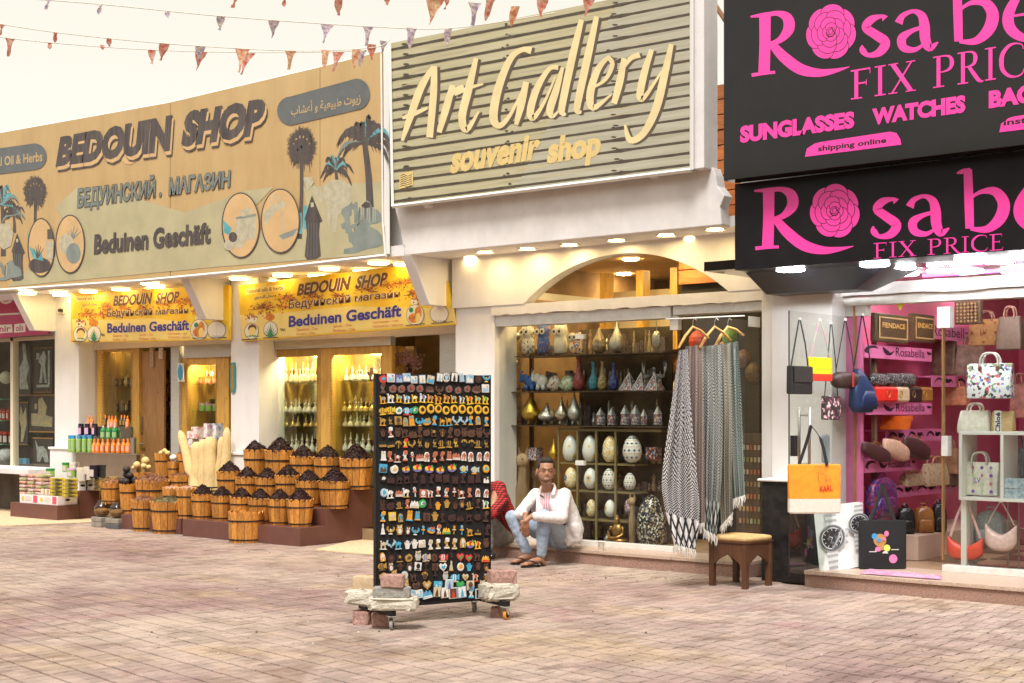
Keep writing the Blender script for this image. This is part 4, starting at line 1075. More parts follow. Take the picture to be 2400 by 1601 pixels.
def bucket_proto(taper=.80):
 r0, r1 = .5 * taper, .5
 sv = MB(); th = .035
 ha = pi / NSV * .935; nn = 6
 def R_(z): return r0 + (r1 - r0) * z
 front, backr = [], []
 for side, off in ((0, 0), (1, -th)):
  for z in (0.0, .5, .93):
   for k in range(nn + 1):
    a = -ha + 2 * ha * k / nn
    zz = z
    if z == .93: zz = .93 + .07 * math.sqrt(max(0, 1 - (2 * k / nn - 1) ** 2))
    rr = R_(z) + off
    (front if side == 0 else backr).append((rr * cos(a), rr * sin(a), zz))
 w = nn + 1
 fs = []
 for j in range(2):
  for k in range(nn):
   a = j * w + k; fs.append((a, a + 1, a + w + 1, a + w))
   b = 3 * w + a; fs.append((b, b + w, b + w + 1, b + 1))
 for k in range(nn): fs.append((2 * w + k, 2 * w + k + 1, 5 * w + k + 1, 5 * w + k))
 for j in range(2):
  fs.append((j * w, (j + 1) * w, (j + 4) * w, (j + 3) * w)); e = nn
  fs.append((j * w + e, (j + 3) * w + e, (j + 4) * w + e, (j + 1) * w + e))
 sv.add(front + backr, fs)
 svm = sv.mesh('stave', bw)
 def hoop(z, w_):
  mb = MB(); ra, rb = R_(z - w_) + .006, R_(z + w_) + .006
  mb.lathe([(ra, z - w_), (ra + .012, z - w_), (rb + .012, z + w_), (rb, z + w_)], 28, cap=False)
  for a in (.3, 2.4, 4.4): mb.cbox((R_(z) * cos(a) * 1.04, R_(z) * sin(a) * 1.04, z), (.03, .05, w_ * 2.6), a)
  return mb.mesh('hoop', hoop_m, smooth=False)
 h1, h2 = hoop(.70, .022), hoop(.10, .020)
 base = MB().lathe([(r0 - .03, .02), (r0 - .03, .05)], 20).mesh('base', bw)
 return svm, h1, h2, base
P_T, P_S = bucket_proto(.79), bucket_proto(.95)
def bucket(loc, w, h, label, group, straight=False, rot=0.0):
 t = thing('wooden_bucket', label, 'bucket', loc, rot, group)
 t.scale = (w, w, h)
 svm, h1, h2, base = P_S if straight else P_T
 for k in range(NSV):
  o = put('stave', svm, t); o.rotation_euler = (0, 0, 2 * pi * k / NSV)
  o.location = (0, 0, rnu(-.01, .008))
 put('hoop', h1, t); put('hoop', h2, t); put('base', base, t)
 return t
def heap_mesh(name, m, kind, seed, n=420):
 rnd = random.Random(seed); mb = MB()
 hh = {'petal': .44, 'straw': .20, 'coil': .14, 'ball': .1, 'flat': .10}[kind]
 prof = [(.47, -.12), (.47, 0), (.40, hh * .35), (.25, hh * .72), (.10, hh * .96), (.01, hh)]
 rr = .47
 def S(r): return hh * (1 - (r / .47) ** 1.25) if kind == 'petal' else hh * (1 - (r / .47) ** 2)
 rings = []
 for r, z in [(.47, -.12), (.47, 0), (.38, S(.38)), (.28, S(.28)), (.18, S(.18)), (.08, S(.08)), (.01, S(.01))]:
  rings.append([((r + rnd.uniform(-.012, .012)) * cos(a * pi / 8), (r + rnd.uniform(-.012, .012)) * sin(a * pi / 8), z + rnd.uniform(-.012, .012)) for a in range(16)])
 mb.loft(rings)
 for k in range(n):
  r = .50 * math.sqrt(rnd.random()); a = rnd.uniform(0, 2 * pi)
  x, y = r * cos(a), r * sin(a); z = S(min(r, .46)) + rnd.uniform(-.01, .03)
  q = Matrix.Rotation(rnd.uniform(0, 6.28), 3, 'Z') @ Matrix.Rotation(rnd.uniform(-1.2, 1.2), 3, 'X') @ Matrix.Rotation(rnd.uniform(-1, 1), 3, 'Y')
  if kind == 'petal':
   s = rnd.uniform(.03, .06)
   vs = [V3((-s, 0, 0)), V3((0, -s * .5, s * .25)), V3((s, 0, 0)), V3((0, s * .5, -s * .2)), V3((0, 0, s * .5))]
   fs = [(0, 1, 4), (1, 2, 4), (2, 3, 4), (3, 0, 4), (0, 3, 2, 1)]
  elif kind == 'straw':
   s = rnd.uniform(.06, .16); w = .008
   q = Matrix.Rotation(rnd.uniform(0, 6.28), 3, 'Z') @ Matrix.Rotation(rnd.uniform(-.5, .7), 3, 'Y')
   vs = [V3((-s, -w, 0)), V3((s, -w, s * .2)), V3((s, w, s * .2)), V3((-s, w, 0)), V3((0, 0, w * 2))]
   fs = [(0, 1, 4), (1, 2, 4), (2, 3, 4), (3, 0, 4), (0, 3, 2, 1)]
  else:
   s = rnd.uniform(.03, .06)
   ring = []
   for i in range(7):
    t_ = i * .8; ring.append(q @ V3((s * cos(t_), s * sin(t_), i * .004)))
   vs = ring + [v + V3((0, 0, .02)) for v in ring]
   fs = [(i, i + 1, i + 8, i + 7) for i in range(6)]; q = Matrix.Identity(3)
  mb.add([(q @ v) + V3((x, y, z)) for v in vs], fs)
 return mb.mesh(name, m)
petal_m = mat('dried_petal', (0.012, 0.004, 0.004), 0.6, col2=(0.042, 0.010, 0.009), spec=.25, scale=30, lo=.4, hi=.7)
straw_m = mat('orange_straw', (0.30, 0.13, 0.05), 0.7, col2=(0.46, 0.24, 0.10), scale=25)
curl_m = mat('brown_curl', (0.22, 0.09, 0.05), 0.7, col2=(0.36, 0.17, 0.09), scale=25)
coil_m = mat('green_coil', (0.09, 0.08, 0.03), 0.7, col2=(0.27, 0.22, 0.11), scale=25)
lime_m = mat('black_lime', (0.010, 0.007, 0.006), 0.6, col2=(0.03, 0.02, 0.016), scale=20)
shell_m = mat('pale_shell', (0.62, 0.36, 0.27), 0.6, col2=(0.72, 0.55, 0.42), scale=30)
HP = [heap_mesh('petal_heap', petal_m, 'petal', s) for s in (1, 2, 3)]
HS = heap_mesh('straw_heap', straw_m, 'straw', 5, 340); HC = heap_mesh('curl_heap', curl_m, 'straw', 6, 300); HG = heap_mesh('coil_heap', coil_m, 'coil', 7, 160)
HF = heap_mesh('shell_heap', shell_m, 'flat', 8, 160); HR = heap_mesh('bark_heap', curl_m, 'flat', 9, 160)
def heap(loc, w, h, me, label, sz=1.0):
 o = put('dried_' + me.name.split('.')[0], me); o.location = (loc[0], loc[1], loc[2] + h * .93); o.scale = (w * .98, w * .98, w * sz)
 o.rotation_euler = (0, 0, rnu(0, 6)); tag(o, label, 'dried herbs', None, 'stuff')
 return o
def bk(px, rim, w_px, d, zb, label, me=None, hl=None, straight=False, grp='wooden buckets of dark petals on the brown steps', sz=1.0, wm=None):
 p = W(px, 960, d); Y = depth(p); w = w_px * Y / FP
 rz = W(px, rim, d).z; h = rz - zb
 t = bucket(V3((p.x, d, zb)), w, h, label, grp, straight, rnu(0, 1))
 if me: heap((p.x, d, zb), w, h, me, hl, sz)
 return t
od = ['leftmost', 'second from left', 'third from left', 'fourth from left', 'fifth from left', 'rightmost']
for k, (px, rim, w) in enumerate([(475, 1156, 56), (521, 1160, 56), (566, 1163, 56), (610, 1166, 58), (656, 1168, 60), (703, 1169, 66)]):
 bk(px, rim, w, 11.37, .216, f'small wooden bucket of dark dried petals on the lowest brown step, {od[k]}', HP[k % 3], f'heap of dark dried petals in the {od[k]} bucket of the lowest step')
for k, (px, rim, w) in enumerate([(538, 1103, 62), (580, 1116, 60), (627, 1118, 60), (675, 1112, 64), (724, 1125, 66), (784, 1126, 76)]):
 bk(px, rim, w, 11.775, .417, f'wooden bucket of dark dried petals on the middle brown step, {od[k]}', HP[(k + 1) % 3], f'heap of dark dried petals in the {od[k]} bucket of the middle step')
for k, (px, rim, w) in enumerate([(600, 1052, 60), (656, 1054, 74), (711, 1068, 66), (768, 1070, 68), (835, 1073, 82)]):
 bk(px, rim, w, 12.16, .63, f'wooden bucket of dark dried petals on the top brown step, {od[k] if k < 4 else "rightmost"}', HP[(k + 2) % 3], f'tall heap of dark dried petals in the {od[k] if k < 4 else "rightmost"} bucket of the top step', sz=1.05)
p = G(576, 1270); Y = depth(p)
bucket(V3((p.x, p.y, 0)), 82 * Y / FP, .375, 'empty wooden bucket with a split front stave standing on the paving before the brown steps', 'wooden buckets standing on the paving', True, .35)
L = [
 (260, 1130, 50, 11.75, .29, 'wooden bucket of orange straw like roots at the left of the bucket cluster', HS, 'pile of orange brown dried roots in the left bucket', 1.1),
 (301, 1133, 42, 11.45, .2, 'narrow wooden bucket of black dried limes', None, '', 1),
 (358, 1124, 82, 11.55, .2, 'widest wooden bucket of brown bark curls in the middle of the left cluster', HC, 'pile of brown bark curls in the widest bucket', 1),
 (402, 1141, 44, 11.40, .2, 'wooden bucket of pale shells behind the green coil bucket', HF, 'pale dried shells in the bucket behind the green coils', 1),
 (438, 1142, 50, 11.42, .2, 'wooden bucket of pinkish shells beside the dark petal buckets', HF, 'pinkish dried shells in the bucket beside the dark petals', 1),
 (421, 1113, 52, 11.85, .4, 'wooden bucket of reddish chips below the sponges', HR, 'reddish dried chips below the tall sponges', 1),
 (381, 1062, 38, 12.1, .63, 'wooden bucket of yellow sponges by the open shop door', None, '', 1),
 (431, 1062, 36, 12.1, .63, 'wooden bucket of brown bark left of the tall sponges', HR, 'brown bark in the bucket left of the tall sponges', 1.4),
 (406, 1081, 26, 11.95, .55, 'smallest wooden bucket holding one white pumice between two larger buckets', None, '', 1),
 (330, 1107, 48, 11.9, .4, 'wooden bucket topped with round yellow sponges', None, '', 1),
]
for px, rim, w, d, zb, lb, me, hl, sz in L: bk(px, rim, w, d, zb, lb, me, hl, grp='wooden buckets of the left cluster', sz=sz)
for px, rim, by, w, lb, me, hl in ((337, 1170, 1252, 60, 'wooden bucket of thin brown curls on the paving, left of the pair', HC, 'thin brown curls in the left paving bucket'), (394, 1173, 1257, 84, 'large wooden bucket of green grey coils on the paving, right of the pair', HG, 'green grey dried coils in the large paving bucket')):
 g_ = G(px, by - 8); h = W(px, rim, g_.y).z; Y = depth(g_)
 bucket(V3((g_.x, g_.y, 0)), w * Y / FP, h, lb, 'wooden buckets standing on the paving')
 heap((g_.x, g_.y, 0), w * Y / FP, h, me, hl)
c = W(301, 1133, 11.45)
rnd = random.Random(4)
for k, (dx, dy, dz) in enumerate([(-.06, -.06, .03), (.05, -.07, .03), (0, .02, .04), (-.04, .0, .12), (.05, -.01, .11), (0, -.03, .19), (-.08, .05, .05), (.08, .04, .05)]):
 o = MB().ball((0, 0, 0), (.055, .052, .048), 10, 7).build('dried_lime', lime_m, smooth=True); o.location = c + V3((dx, dy, dz))
 tag(o, ['front left black dried lime in the narrow bucket', 'front right black dried lime in the narrow bucket', 'middle black dried lime in the narrow bucket', 'upper left black dried lime of the pile', 'upper right black dried lime of the pile', 'topmost black dried lime of the pile', 'rear left black dried lime in the narrow bucket', 'rear right black dried lime in the narrow bucket'][k], 'dried lime', 'black dried limes in the narrow bucket')
sponge_m = mat('yellow_sponge', (0.72, 0.53, 0.22), 0.85, var=.1, scale=30, bump=.6, bscale=90)
for k, (px, py, r) in enumerate([(313, 1096, 10), (321, 1090, 17), (341, 1080, 19), (338, 1092, 16), (349, 1095, 12)]):
 p = W(px, py, 11.88 - .02 * k); Y = depth(p)
 o = MB().ball((0, 0, 0), r * .5 * Y / FP, 14, 10).build('sponge_ball', sponge_m, smooth=True); o.location = p
 tag(o, ['smallest round yellow sponge at the left of the pile', 'large round yellow sponge left of the top one', 'topmost large round yellow sponge', 'round yellow sponge below the topmost', 'round yellow sponge at the right of the pile'][k], 'sponge', 'round yellow sponges on a bucket')
for k, (px, py) in enumerate([(386, 1057), (393, 1062), (378, 1062)]):
 o = MB().ball((0, 0, 0), (.045, .035, .035), 10, 8).build('sponge_lump', sponge_m, smooth=True); o.location = W(px, py, 12.08)
 tag(o, ['upper', 'right hand', 'left hand'][k] + ' yellow sponge lump in the bucket by the open door', 'sponge', 'yellow sponge lumps by the door')
o = MB().ball((0, 0, 0), (.05, .05, .045), 10, 8).build('pumice_stone', white_pl, smooth=True); o.location = W(406, 1073, 11.95); tag(o, 'white pumice lump in the smallest bucket', 'pumice')
cr_ = thing('plastic_crate', 'black slatted plastic crate holding the tall loofahs', 'crate', (W(484, 1140, 11.95).x, 11.98, .42))
q = MB()
for z in (0, .05, .10, .145): q.box(-.27, .27, -.16, -.15, z, z + .018).box(-.27, .27, .15, .16, z, z + .018).box(-.27, -.26, -.16, .16, z, z + .018).box(.26, .27, -.16, .16, z, z + .018)
for x in [-.27 + .54 * k / 12 for k in range(13)]: q.box(x - .004, x + .004, -.162, -.148, 0, .16)
q.build('crate_body', black_pl, cr_, kind='stuff')
loof_m = mat('loofah', (0.74, 0.55, 0.26), 0.85, var=.12, scale=12, bump=.7, bscale=60, stretch=(6, 6, 1))
for k, (bx_, by_, tx, ty, w0, w1, lb) in enumerate([(462, 1125, 422, 1010, 34, 16, 'thin loofah leaning far to the left out of the black crate'), (462, 1125, 462, 1036, 36, 30, 'thick pale loofah second from left in the crate'), (493, 1125, 492, 1024, 38, 30, 'straight thick loofah in the middle of the crate'), (508, 1125, 520, 1024, 22, 16, 'narrow loofah right of the middle one'), (524, 1125, 532, 1002, 30, 16, 'tall loofah leaning against the white column'), (478, 1125, 476, 1030, 34, 20, 'loofah half hidden behind the middle pair')]):
 d = 11.95 + .05 * (k % 2); a, b = W(bx_, by_, d), W(tx, ty, d + .05); a.z = .44; Y = depth(a)
 m_ = (a + b) / 2 + V3((.01, 0, 0)); pts = catmull([tuple(a), tuple(m_), tuple(b)], 5)
 n = len(pts); rs = [(w0 + (w1 - w0) * i / (n - 1)) * .5 * Y / FP * (1 + .06 * sin(i * 1.7)) for i in range(n)]; rs[-1] *= .45
 t = MB().tube(pts, rs, 12).build('loofah', loof_m, smooth=True); tag(t, lb, 'loofah', 'tall loofahs in the black crate')
jar_g = glass_mat('jar_glass', (.92, .90, .82))
herb_m = mat('jar_herb', (0.20, 0.10, 0.03), .8, var=.5, scale=50)
blk_g = mat('grey_block', (0.26, 0.23, 0.19), .9, var=.2, scale=8, bump=.4, bscale=60)
blk_d = mat('dark_block', (0.10, 0.10, 0.105), .9, var=.2, scale=8, bump=.4, bscale=60)
for k, (px, by, wp) in enumerate([(240, 1242, 40), (276, 1246, 50)]):
 g_ = G(px, by - 8); Y = depth(g_); w = wp * Y / FP
 lb = ['left', 'right'][k]
 for j, (m_, z) in enumerate(((blk_d if k else blk_g, 0), (blk_g, .068))):
  o = thing('paving_block', f'{"lower" if j == 0 else "upper"} concrete block under the {lb} round glass jar', 'block', (g_.x + rnu(-.006, .006), g_.y, z + .0005 * j), rnu(-.05, .05), 'concrete blocks under the glass jars')
  MB().cbox((0, 0, .033), (w, .20, .066)).build('block', m_, o, bevel=.008)
 o = thing('glass_jar', f'round clear glass jar of brown herbs on concrete blocks, {lb} of the two', 'jar', (g_.x, g_.y, .136), 0, 'round glass jars on blocks')
 r = .115; prof = [(.05, 0), (.085, .02), (r, .075), (r * .97, .13), (.075, .185), (.062, .195), (.066, .225), (.062, .228)]
 MB().lathe(prof, 20, cap=False).build('jar', jar_g, o, smooth=True)
 MB().lathe([(.04, .004), (.08, .024), (r - .006, .075), (r - .012, .10), (.05, .115), (.01, .12)], 18).build('herbs', herb_m, o, smooth=True)
# ==== PACKETS AND BOTTLES
def bottle_mesh(kind, body, cap, lab):
 mb = MB()
 if kind == 'pump': mb.lathe([(.9, 0), (1, .05), (1, .62), (.8, .72), (.3, .78), (.28, .82)], 12, m=0).lathe([(.34, .82), (.34, .90), (.12, .92), (.12, .98), (.3, 1.0)], 8, m=1)
 elif kind == 'cap': mb.lathe([(.9, 0), (1, .04), (1, .74), (.9, .80)], 12, m=0).lathe([(.92, .80), (.92, .99), (.8, 1)], 12, m=1)
 elif kind == 'cone': mb.lathe([(.9, 0), (1, .04), (.98, .55), (.6, .70), (.45, .74)], 12, m=0).lathe([(.45, .74), (.42, .86), (.2, 1)], 10, m=1)
 elif kind == 'tub': mb.lathe([(.9, 0), (1, .05), (1, .78)], 16, m=0).lathe([(1.05, .78), (1.05, 1.0)], 16, m=1)
 elif kind == 'perfume': mb.lathe([(.8, 0), (1, .1), (.8, .3), (.35, .42), (.2, .55), (.42, .62), (.2, .72), (.06, 1)], 10, m=0)
 elif kind == 'slab': mb.lathe([(.8, 0), (.95, .08), (.95, .55), (.5, .68), (.35, .74)], 10, sy=.6, m=0).lathe([(.34, .74), (.30, .93), (.18, 1)], 8, m=1)
 if lab is not None and kind != 'perfume':
  n = 6; z0, z1 = (.15, .52) if kind in ('pump', 'cone', 'slab') else (.12, .66)
  L_ = []
  for z in (z0, z1):
   for k in range(n + 1):
    a = -pi / 2 - .9 + 1.8 * k / n; L_.append((1.02 * cos(a), 1.02 * sin(a) * (.62 if kind == 'slab' else 1), z))
  mb.add(L_, [(k, k + 1, k + n + 2, k + n + 1) for k in range(n)], 2)
 me = mb.mesh('bottle', [body, cap, lab or body], smooth=False)
 return me
C = lambda n, r, g, b, **k: mat(n, (r, g, b), k.pop('rough', .35), var=k.pop('var', .05), **k)
orange = C('orange_plastic', .80, .22, .02); lime = C('lime_plastic', .30, .52, .10); green = C('green_plastic', .02, .24, .06); black_b = C('black_bottle', .02, .012, .03)
blue_c = C('blue_cap', .06, .30, .60); lab_w = mat('label_white', (.75, .72, .66), .4, col2=(.45, .35, .30), scale=30); lab_p = mat('label_purple', (.55, .18, .50), .4, col2=(.70, .65, .70), scale=14)
lab_o = mat('label_orange', (.72, .22, .12), .4, col2=(.75, .60, .45), scale=30); lab_g = mat('label_green', (.55, .62, .35), .4, col2=(.1, .35, .1), scale=25); brown_b = C('brown_bottle', .05, .02, .01); gold_l = mat('label_gold', (.55, .33, .08), .4, col2=(.1, .06, .02), scale=40)
red_b = C('red_bottle', .45, .05, .025); cream_b = C('cream_glass', .80, .68, .42)
BOT = {}
def bottles(spec, d, zb_px, group, noun, where, xs, w_px, h_px, kind, mats_):
 key = (kind,) + tuple(m.name for m in mats_)
 if key not in BOT: BOT[key] = bottle_mesh(kind, *mats_)
 for k, px in enumerate(xs):
  p = W(px, zb_px, d); Y = depth(p)
  o = put(noun.replace(' ', '_'), BOT[key]); o.location = p; o.scale = (w_px * .5 * Y / FP, w_px * .5 * Y / FP, h_px * Y / FP); o.rotation_euler = (0, 0, rnu(-.2, .5))
  pos = ords[k] if len(xs) > 2 else ('left' if k == 0 else 'right')
  if len(xs) > 1 and k == len(xs) - 1 and len(xs) > 2: pos = 'rightmost'
  lab = f'{spec}, {pos} {where}' if len(xs) > 1 else f'{spec} {where}'
  tag(o, lab, noun.split()[-1], group)
bs = thing('bottle_stand', 'mirrored stand carrying orange and green bottles beside the carved cabinet', 'stand', (W(235, 1062, 11.95).x, 12.0, .42))
za = W(260, 1063, 11.95).z
xa_, xb_ = XX(163, 11.9), XX(306, 11.9)
mir = mat('mirror_panel', (.62, .58, .50), .08, .95, var=.1, scale=4)
bx(bs, 'mirror_box', mir, xa_, xb_, 11.995, 12.14, .42, za, .004)
bx(bs, 'upper_shelf', mir, XX(185, 12.02), XX(306, 12.045), 12.045, 12.14, za + .003, W(260, 1025, 12.05).z)
bx(bs, 'top_shelf', mir, XX(205, 12.08), XX(306, 12.095), 12.095, 12.14, W(260, 1025, 12.05).z + .002, W(260, 1000, 12.08).z)
bottles('orange lotion bottle with pointed cap', 12.02, 1062, 'orange lotion bottles in the front row', 'lotion bottle', 'in the stand front row', [221, 230, 241, 253, 266, 278, 290, 300], 12, 34, 'cone', (orange, orange, lab_o))
bottles('lime green shampoo bottle', 12.02, 1060, 'lime shampoo bottles on the mirrored stand', 'shampoo bottle', 'in the stand front row', [165, 172, 185, 198, 211], 12, 40, 'cap', (lime, blue_c, lab_g))
bottles('black conditioner bottle with purple label', 12.07, 1021, 'black conditioner bottles', 'conditioner bottle', 'in the stand second row', [190, 205, 222], 14, 28, 'cap', (black_b, black_b, lab_p))
bottles('green spray bottle with white cap', 12.07, 1030, 'green spray bottles', 'spray bottle', 'in the stand second row', [242, 255, 269], 13, 34, 'pump', (green, white_pl, lab_g))
bottles('orange oil bottle', 12.12, 1004, 'orange oil bottles in the back row', 'oil bottle', 'in the stand back row', [208, 216, 256, 263, 271, 299], 10, 30, 'cone', (orange, orange, lab_o))
bottles('dark brown oil bottle with orange cap', 12.12, 1000, 'brown oil bottles in the back row', 'oil bottle', 'in the stand back row', [247, 285, 292], 10, 28, 'cone', (brown_b, orange, gold_l))
tubm = (C('white_tub', .72, .66, .55), C('white_tub', .72, .66, .55), lab_w)
for (px, by, w, h, mm, lb) in ((155, 1106, 18, 22, (lime, green, lab_w), 'lime tub with green lid behind the white boxes'), (172, 1108, 18, 24, tubm, 'white cream tub beside the lime tub'), (192, 1128, 24, 32, tubm, 'tall white tub in the upper carton'), (205, 1112, 18, 18, tubm, 'short white tub behind the upper carton'), (220, 1120, 20, 30, (black_b, black_b, lab_w), 'black tub in the upper carton'), (210, 1125, 14, 26, tubm, 'narrow white tub left of the black tub'), (168, 1118, 22, 20, (lime, lab_p, lab_w), 'lime tub with purple lid in the lower carton'), (118, 1118, 20, 20, (lime, green, lab_w), 'lime tub with green lid beside the red packets')):
 key = ('tub',) + tuple(m.name for m in mm)
 if key not in BOT: BOT[key] = bottle_mesh('tub', *mm)
 p = W(px, by, 11.93 if by > 1109 else 11.98); Y = depth(p); o = put('cream_tub', BOT[key]); o.location = p; o.scale = (w * .5 * Y / FP, w * .5 * Y / FP, h * Y / FP); tag(o, lb, 'tub', 'cosmetic tubs on the left steps')
card = mat('white_carton', (.78, .74, .72), .6, var=.04, scale=4); card_p = C('carton_pink', .72, .08, .14, rough=.5); card_y = C('carton_yellow', .80, .50, .10, rough=.5)
def carton(label, x0, x1, y0, y1, z0, h, hole=True, panels=1):
 t = thing('cardboard_carton', label, 'carton', ((x0 + x1) / 2, (y0 + y1) / 2, z0), 0, 'white fruit cartons on the left steps')
 mb = MB(); th = .012
 mb.box(x0, x1, y0, y0 + th, z0, z0 + h).box(x0, x1, y1 - th, y1, z0, z0 + h).box(x0, x0 + th, y0 + th, y1 - th, z0, z0 + h).box(x1 - th, x1, y0 + th, y1 - th, z0, z0 + h).box(x0 + th, x1 - th, y0 + th, y1 - th, z0, z0 + h * .6)
 mb.build('carton_body', card, t, world=1)
 pr_ = MB()
 w = (x1 - x0) / panels
 for k in range(panels):
  a = x0 + k * w; yy = y0 - .003
  pr_.add([(a + w * .72, yy, z0 + h * .12), (a + w * .93, yy, z0 + h * .12), (a + w * .93, yy, z0 + h * .92), (a + w * .72, yy, z0 + h * .92)], [(0, 1, 2, 3)], 0)
  cx_, cz_ = a + w * .16, z0 + h * .5
  pr_.add([(cx_ + w * .08 * cos(i * .7), yy, cz_ + h * .28 * sin(i * .7)) for i in range(9)], [tuple(range(9))], 1)
  for j in range(4): pr_.add([(a + w * (.3), yy, z0 + h * (.3 + j * .14)), (a + w * .64, yy, z0 + h * (.3 + j * .14)), (a + w * .64, yy, z0 + h * (.34 + j * .14)), (a + w * .3, yy, z0 + h * (.34 + j * .14))], [(0, 1, 2, 3)], 2 if j == 0 else 3)
 pr_.build('print', [card_p, card_y, lime, plain('faint_pink', .8, .5, .5)], t, world=1)
 hm = MB(); n = 14; cyy = (y0 + y1) / 2; xx = x1 + .002
 hm.add([(xx, cyy + .042 * cos(2 * pi * i / n), z0 + h * .55 + .018 * sin(2 * pi * i / n)) for i in range(n)], [tuple(range(n))])
 hm.build('hand_hole', dark, t, world=1)
carton('long white printed carton on the lowest left step with spice packets inside', XX(48, 11.53), -18.09, 11.52, 11.84, .224, .13, True, 2)
carton('white carton with an oval hand hole on the upper left step', -18.75, -18.09, 11.87, 11.985, .421, .13, True, 1)
pk = [mat('packet_red', (.62, .16, .10), .3, col2=(.70, .55, .40), scale=22), mat('packet_beige', (.62, .50, .34), .3, col2=(.25, .32, .12), scale=22), mat('packet_purple', (.55, .22, .30), .3, col2=(.72, .62, .55), scale=22)]
pky = mat('packet_yellow', (.80, .58, .02), .3, col2=(.10, .09, .02), scale=16)
rnd = random.Random(8); n_ = 0
lv = ['lowest', 'second', 'third', 'fourth', 'fifth', 'sixth', 'topmost']
for j in range(6):
 for i in range(3):
  p = W(62 + i * 19, 1148 - j * 11, 11.66); o = MB().cbox((0, 0, .02), (.145, .20, .042), rnd.uniform(-.12, .12), rx=rnd.uniform(-.05, .05)).build('spice_packet', pk[(j + i) % 3], bevel=.014); o.location = (p.x, 11.68, .34 + j * .052 + rnd.uniform(0, .006))
  tag(o, f'shiny vacuum spice packet in the {lv[j]} layer of the {["left", "middle", "right"][i]} red stack', 'packet', 'stacked red and beige spice packets')
for j in range(5):
 for i in range(2):
  o = MB().cbox((0, 0, .02), (.17, .16, .046), rnd.uniform(-.08, .08)).build('spice_packet', pky, bevel=.014); o.location = (XX(137 + i * 30, 11.66), 11.64, .345 + j * .055)
  tag(o, f'yellow and black spice packet in the {lv[j]} layer of the {["left", "right"][i]} yellow stack', 'packet', 'stacked yellow spice packets')
for i, px in enumerate((100, 109, 118)):
 key = ('cap', 'candle')
 p = W(px, 1152, 11.60); o = MB().lathe([(.024, 0), (.024, .075), (.02, .08)], 12).build('cream_pot', cream); o.location = (p.x, 11.60, .36); tag(o, f'small cream pot standing in the printed carton, {ords[i] if i < 2 else "rightmost"} of three', 'pot', 'cream pots in the printed carton')
for k, (x0, x1, y0, y1) in enumerate([(440, 466, 1028, 1050), (448, 478, 1000, 1028), (480, 500, 992, 1026), (502, 520, 992, 1030), (440, 462, 1010, 1027), (466, 500, 1029, 1056), (502, 522, 1032, 1060)]):
 p = W((x0 + x1) / 2, y1, 12.25); Y = depth(p); o = MB().cbox((0, 0, (y1 - y0) * .5 * Y / FP), ((x1 - x0) * .72 * Y / FP, .12, (y1 - y0) * .98 * Y / FP)).build('boxed_product', mat(['box_white_blue', 'box_white_red', 'box_white_violet'][k % 3], (.78, .74, .72), .4, col2=[(.15, .25, .5), (.6, .12, .12), (.45, .15, .5)][k % 3], scale=16, lo=.5, hi=.62)); o.location = p
 tag(o, f'small white printed product box behind the loofahs, {ords[k]} of the pile', 'box', 'white product boxes behind the loofahs')
# ==== THE MAGNET BOARD
def CF(X, Y, z=0.0): return V3((cy_ * X - sy_ * Y, sy_ * X + cy_ * Y, z))   # right, ahead -> world
Abd, Bbd = CF(-1.0, 10.52), CF(-0.175, 11.02)
bdv = (Bbd - Abd); BWd = bdv.length; brz = math.atan2(bdv.y, bdv.x)
board = thing('magnet_board', 'tall black felt board on castors covered with rows of souvenir magnets', 'display board', (Abd.x, Abd.y, 0), brz)
felt = mat('black_felt', (0.012, 0.011, 0.012), .95, var=.3, scale=200, bump=.5, bscale=400)
MB().box(0, BWd, 0, .03, .15, 1.865).build('panel', felt, board, bevel=.003)
iron = mat('black_iron', (0.02, 0.018, 0.018), .5, .5, var=.3, scale=30)
MB().box(-.012, -.001, -.004, .034, .13, 1.868).build('side_edge', iron, board)
MB().box(BWd + .001, BWd + .012, -.004, .034, .13, 1.868).build('side_edge', iron, board)
MB().box(0, BWd, .004, .026, .125, .149).build('bottom_rail', iron, board)
def bl(px, py):                  # board-local x, z of a photograph pixel
 r = ray(px, py); u = bdv.normalized(); n = V3((-u.y, u.x, 0))
 t = (Abd.dot(n)) / (r[0] * n.x + r[1] * n.y)
 p = V3((r[0] * t, r[1] * t, CZ + r[2] * t)); return (p - Abd).dot(u), p.z
whl = mat('castor_tyre', (0.30, 0.29, 0.27), .5, var=.1); whl_o = C('castor_orange', .75, .30, .03); hub = mat('castor_hub', (0.05, 0.04, 0.035), .5, .3, var=.3)
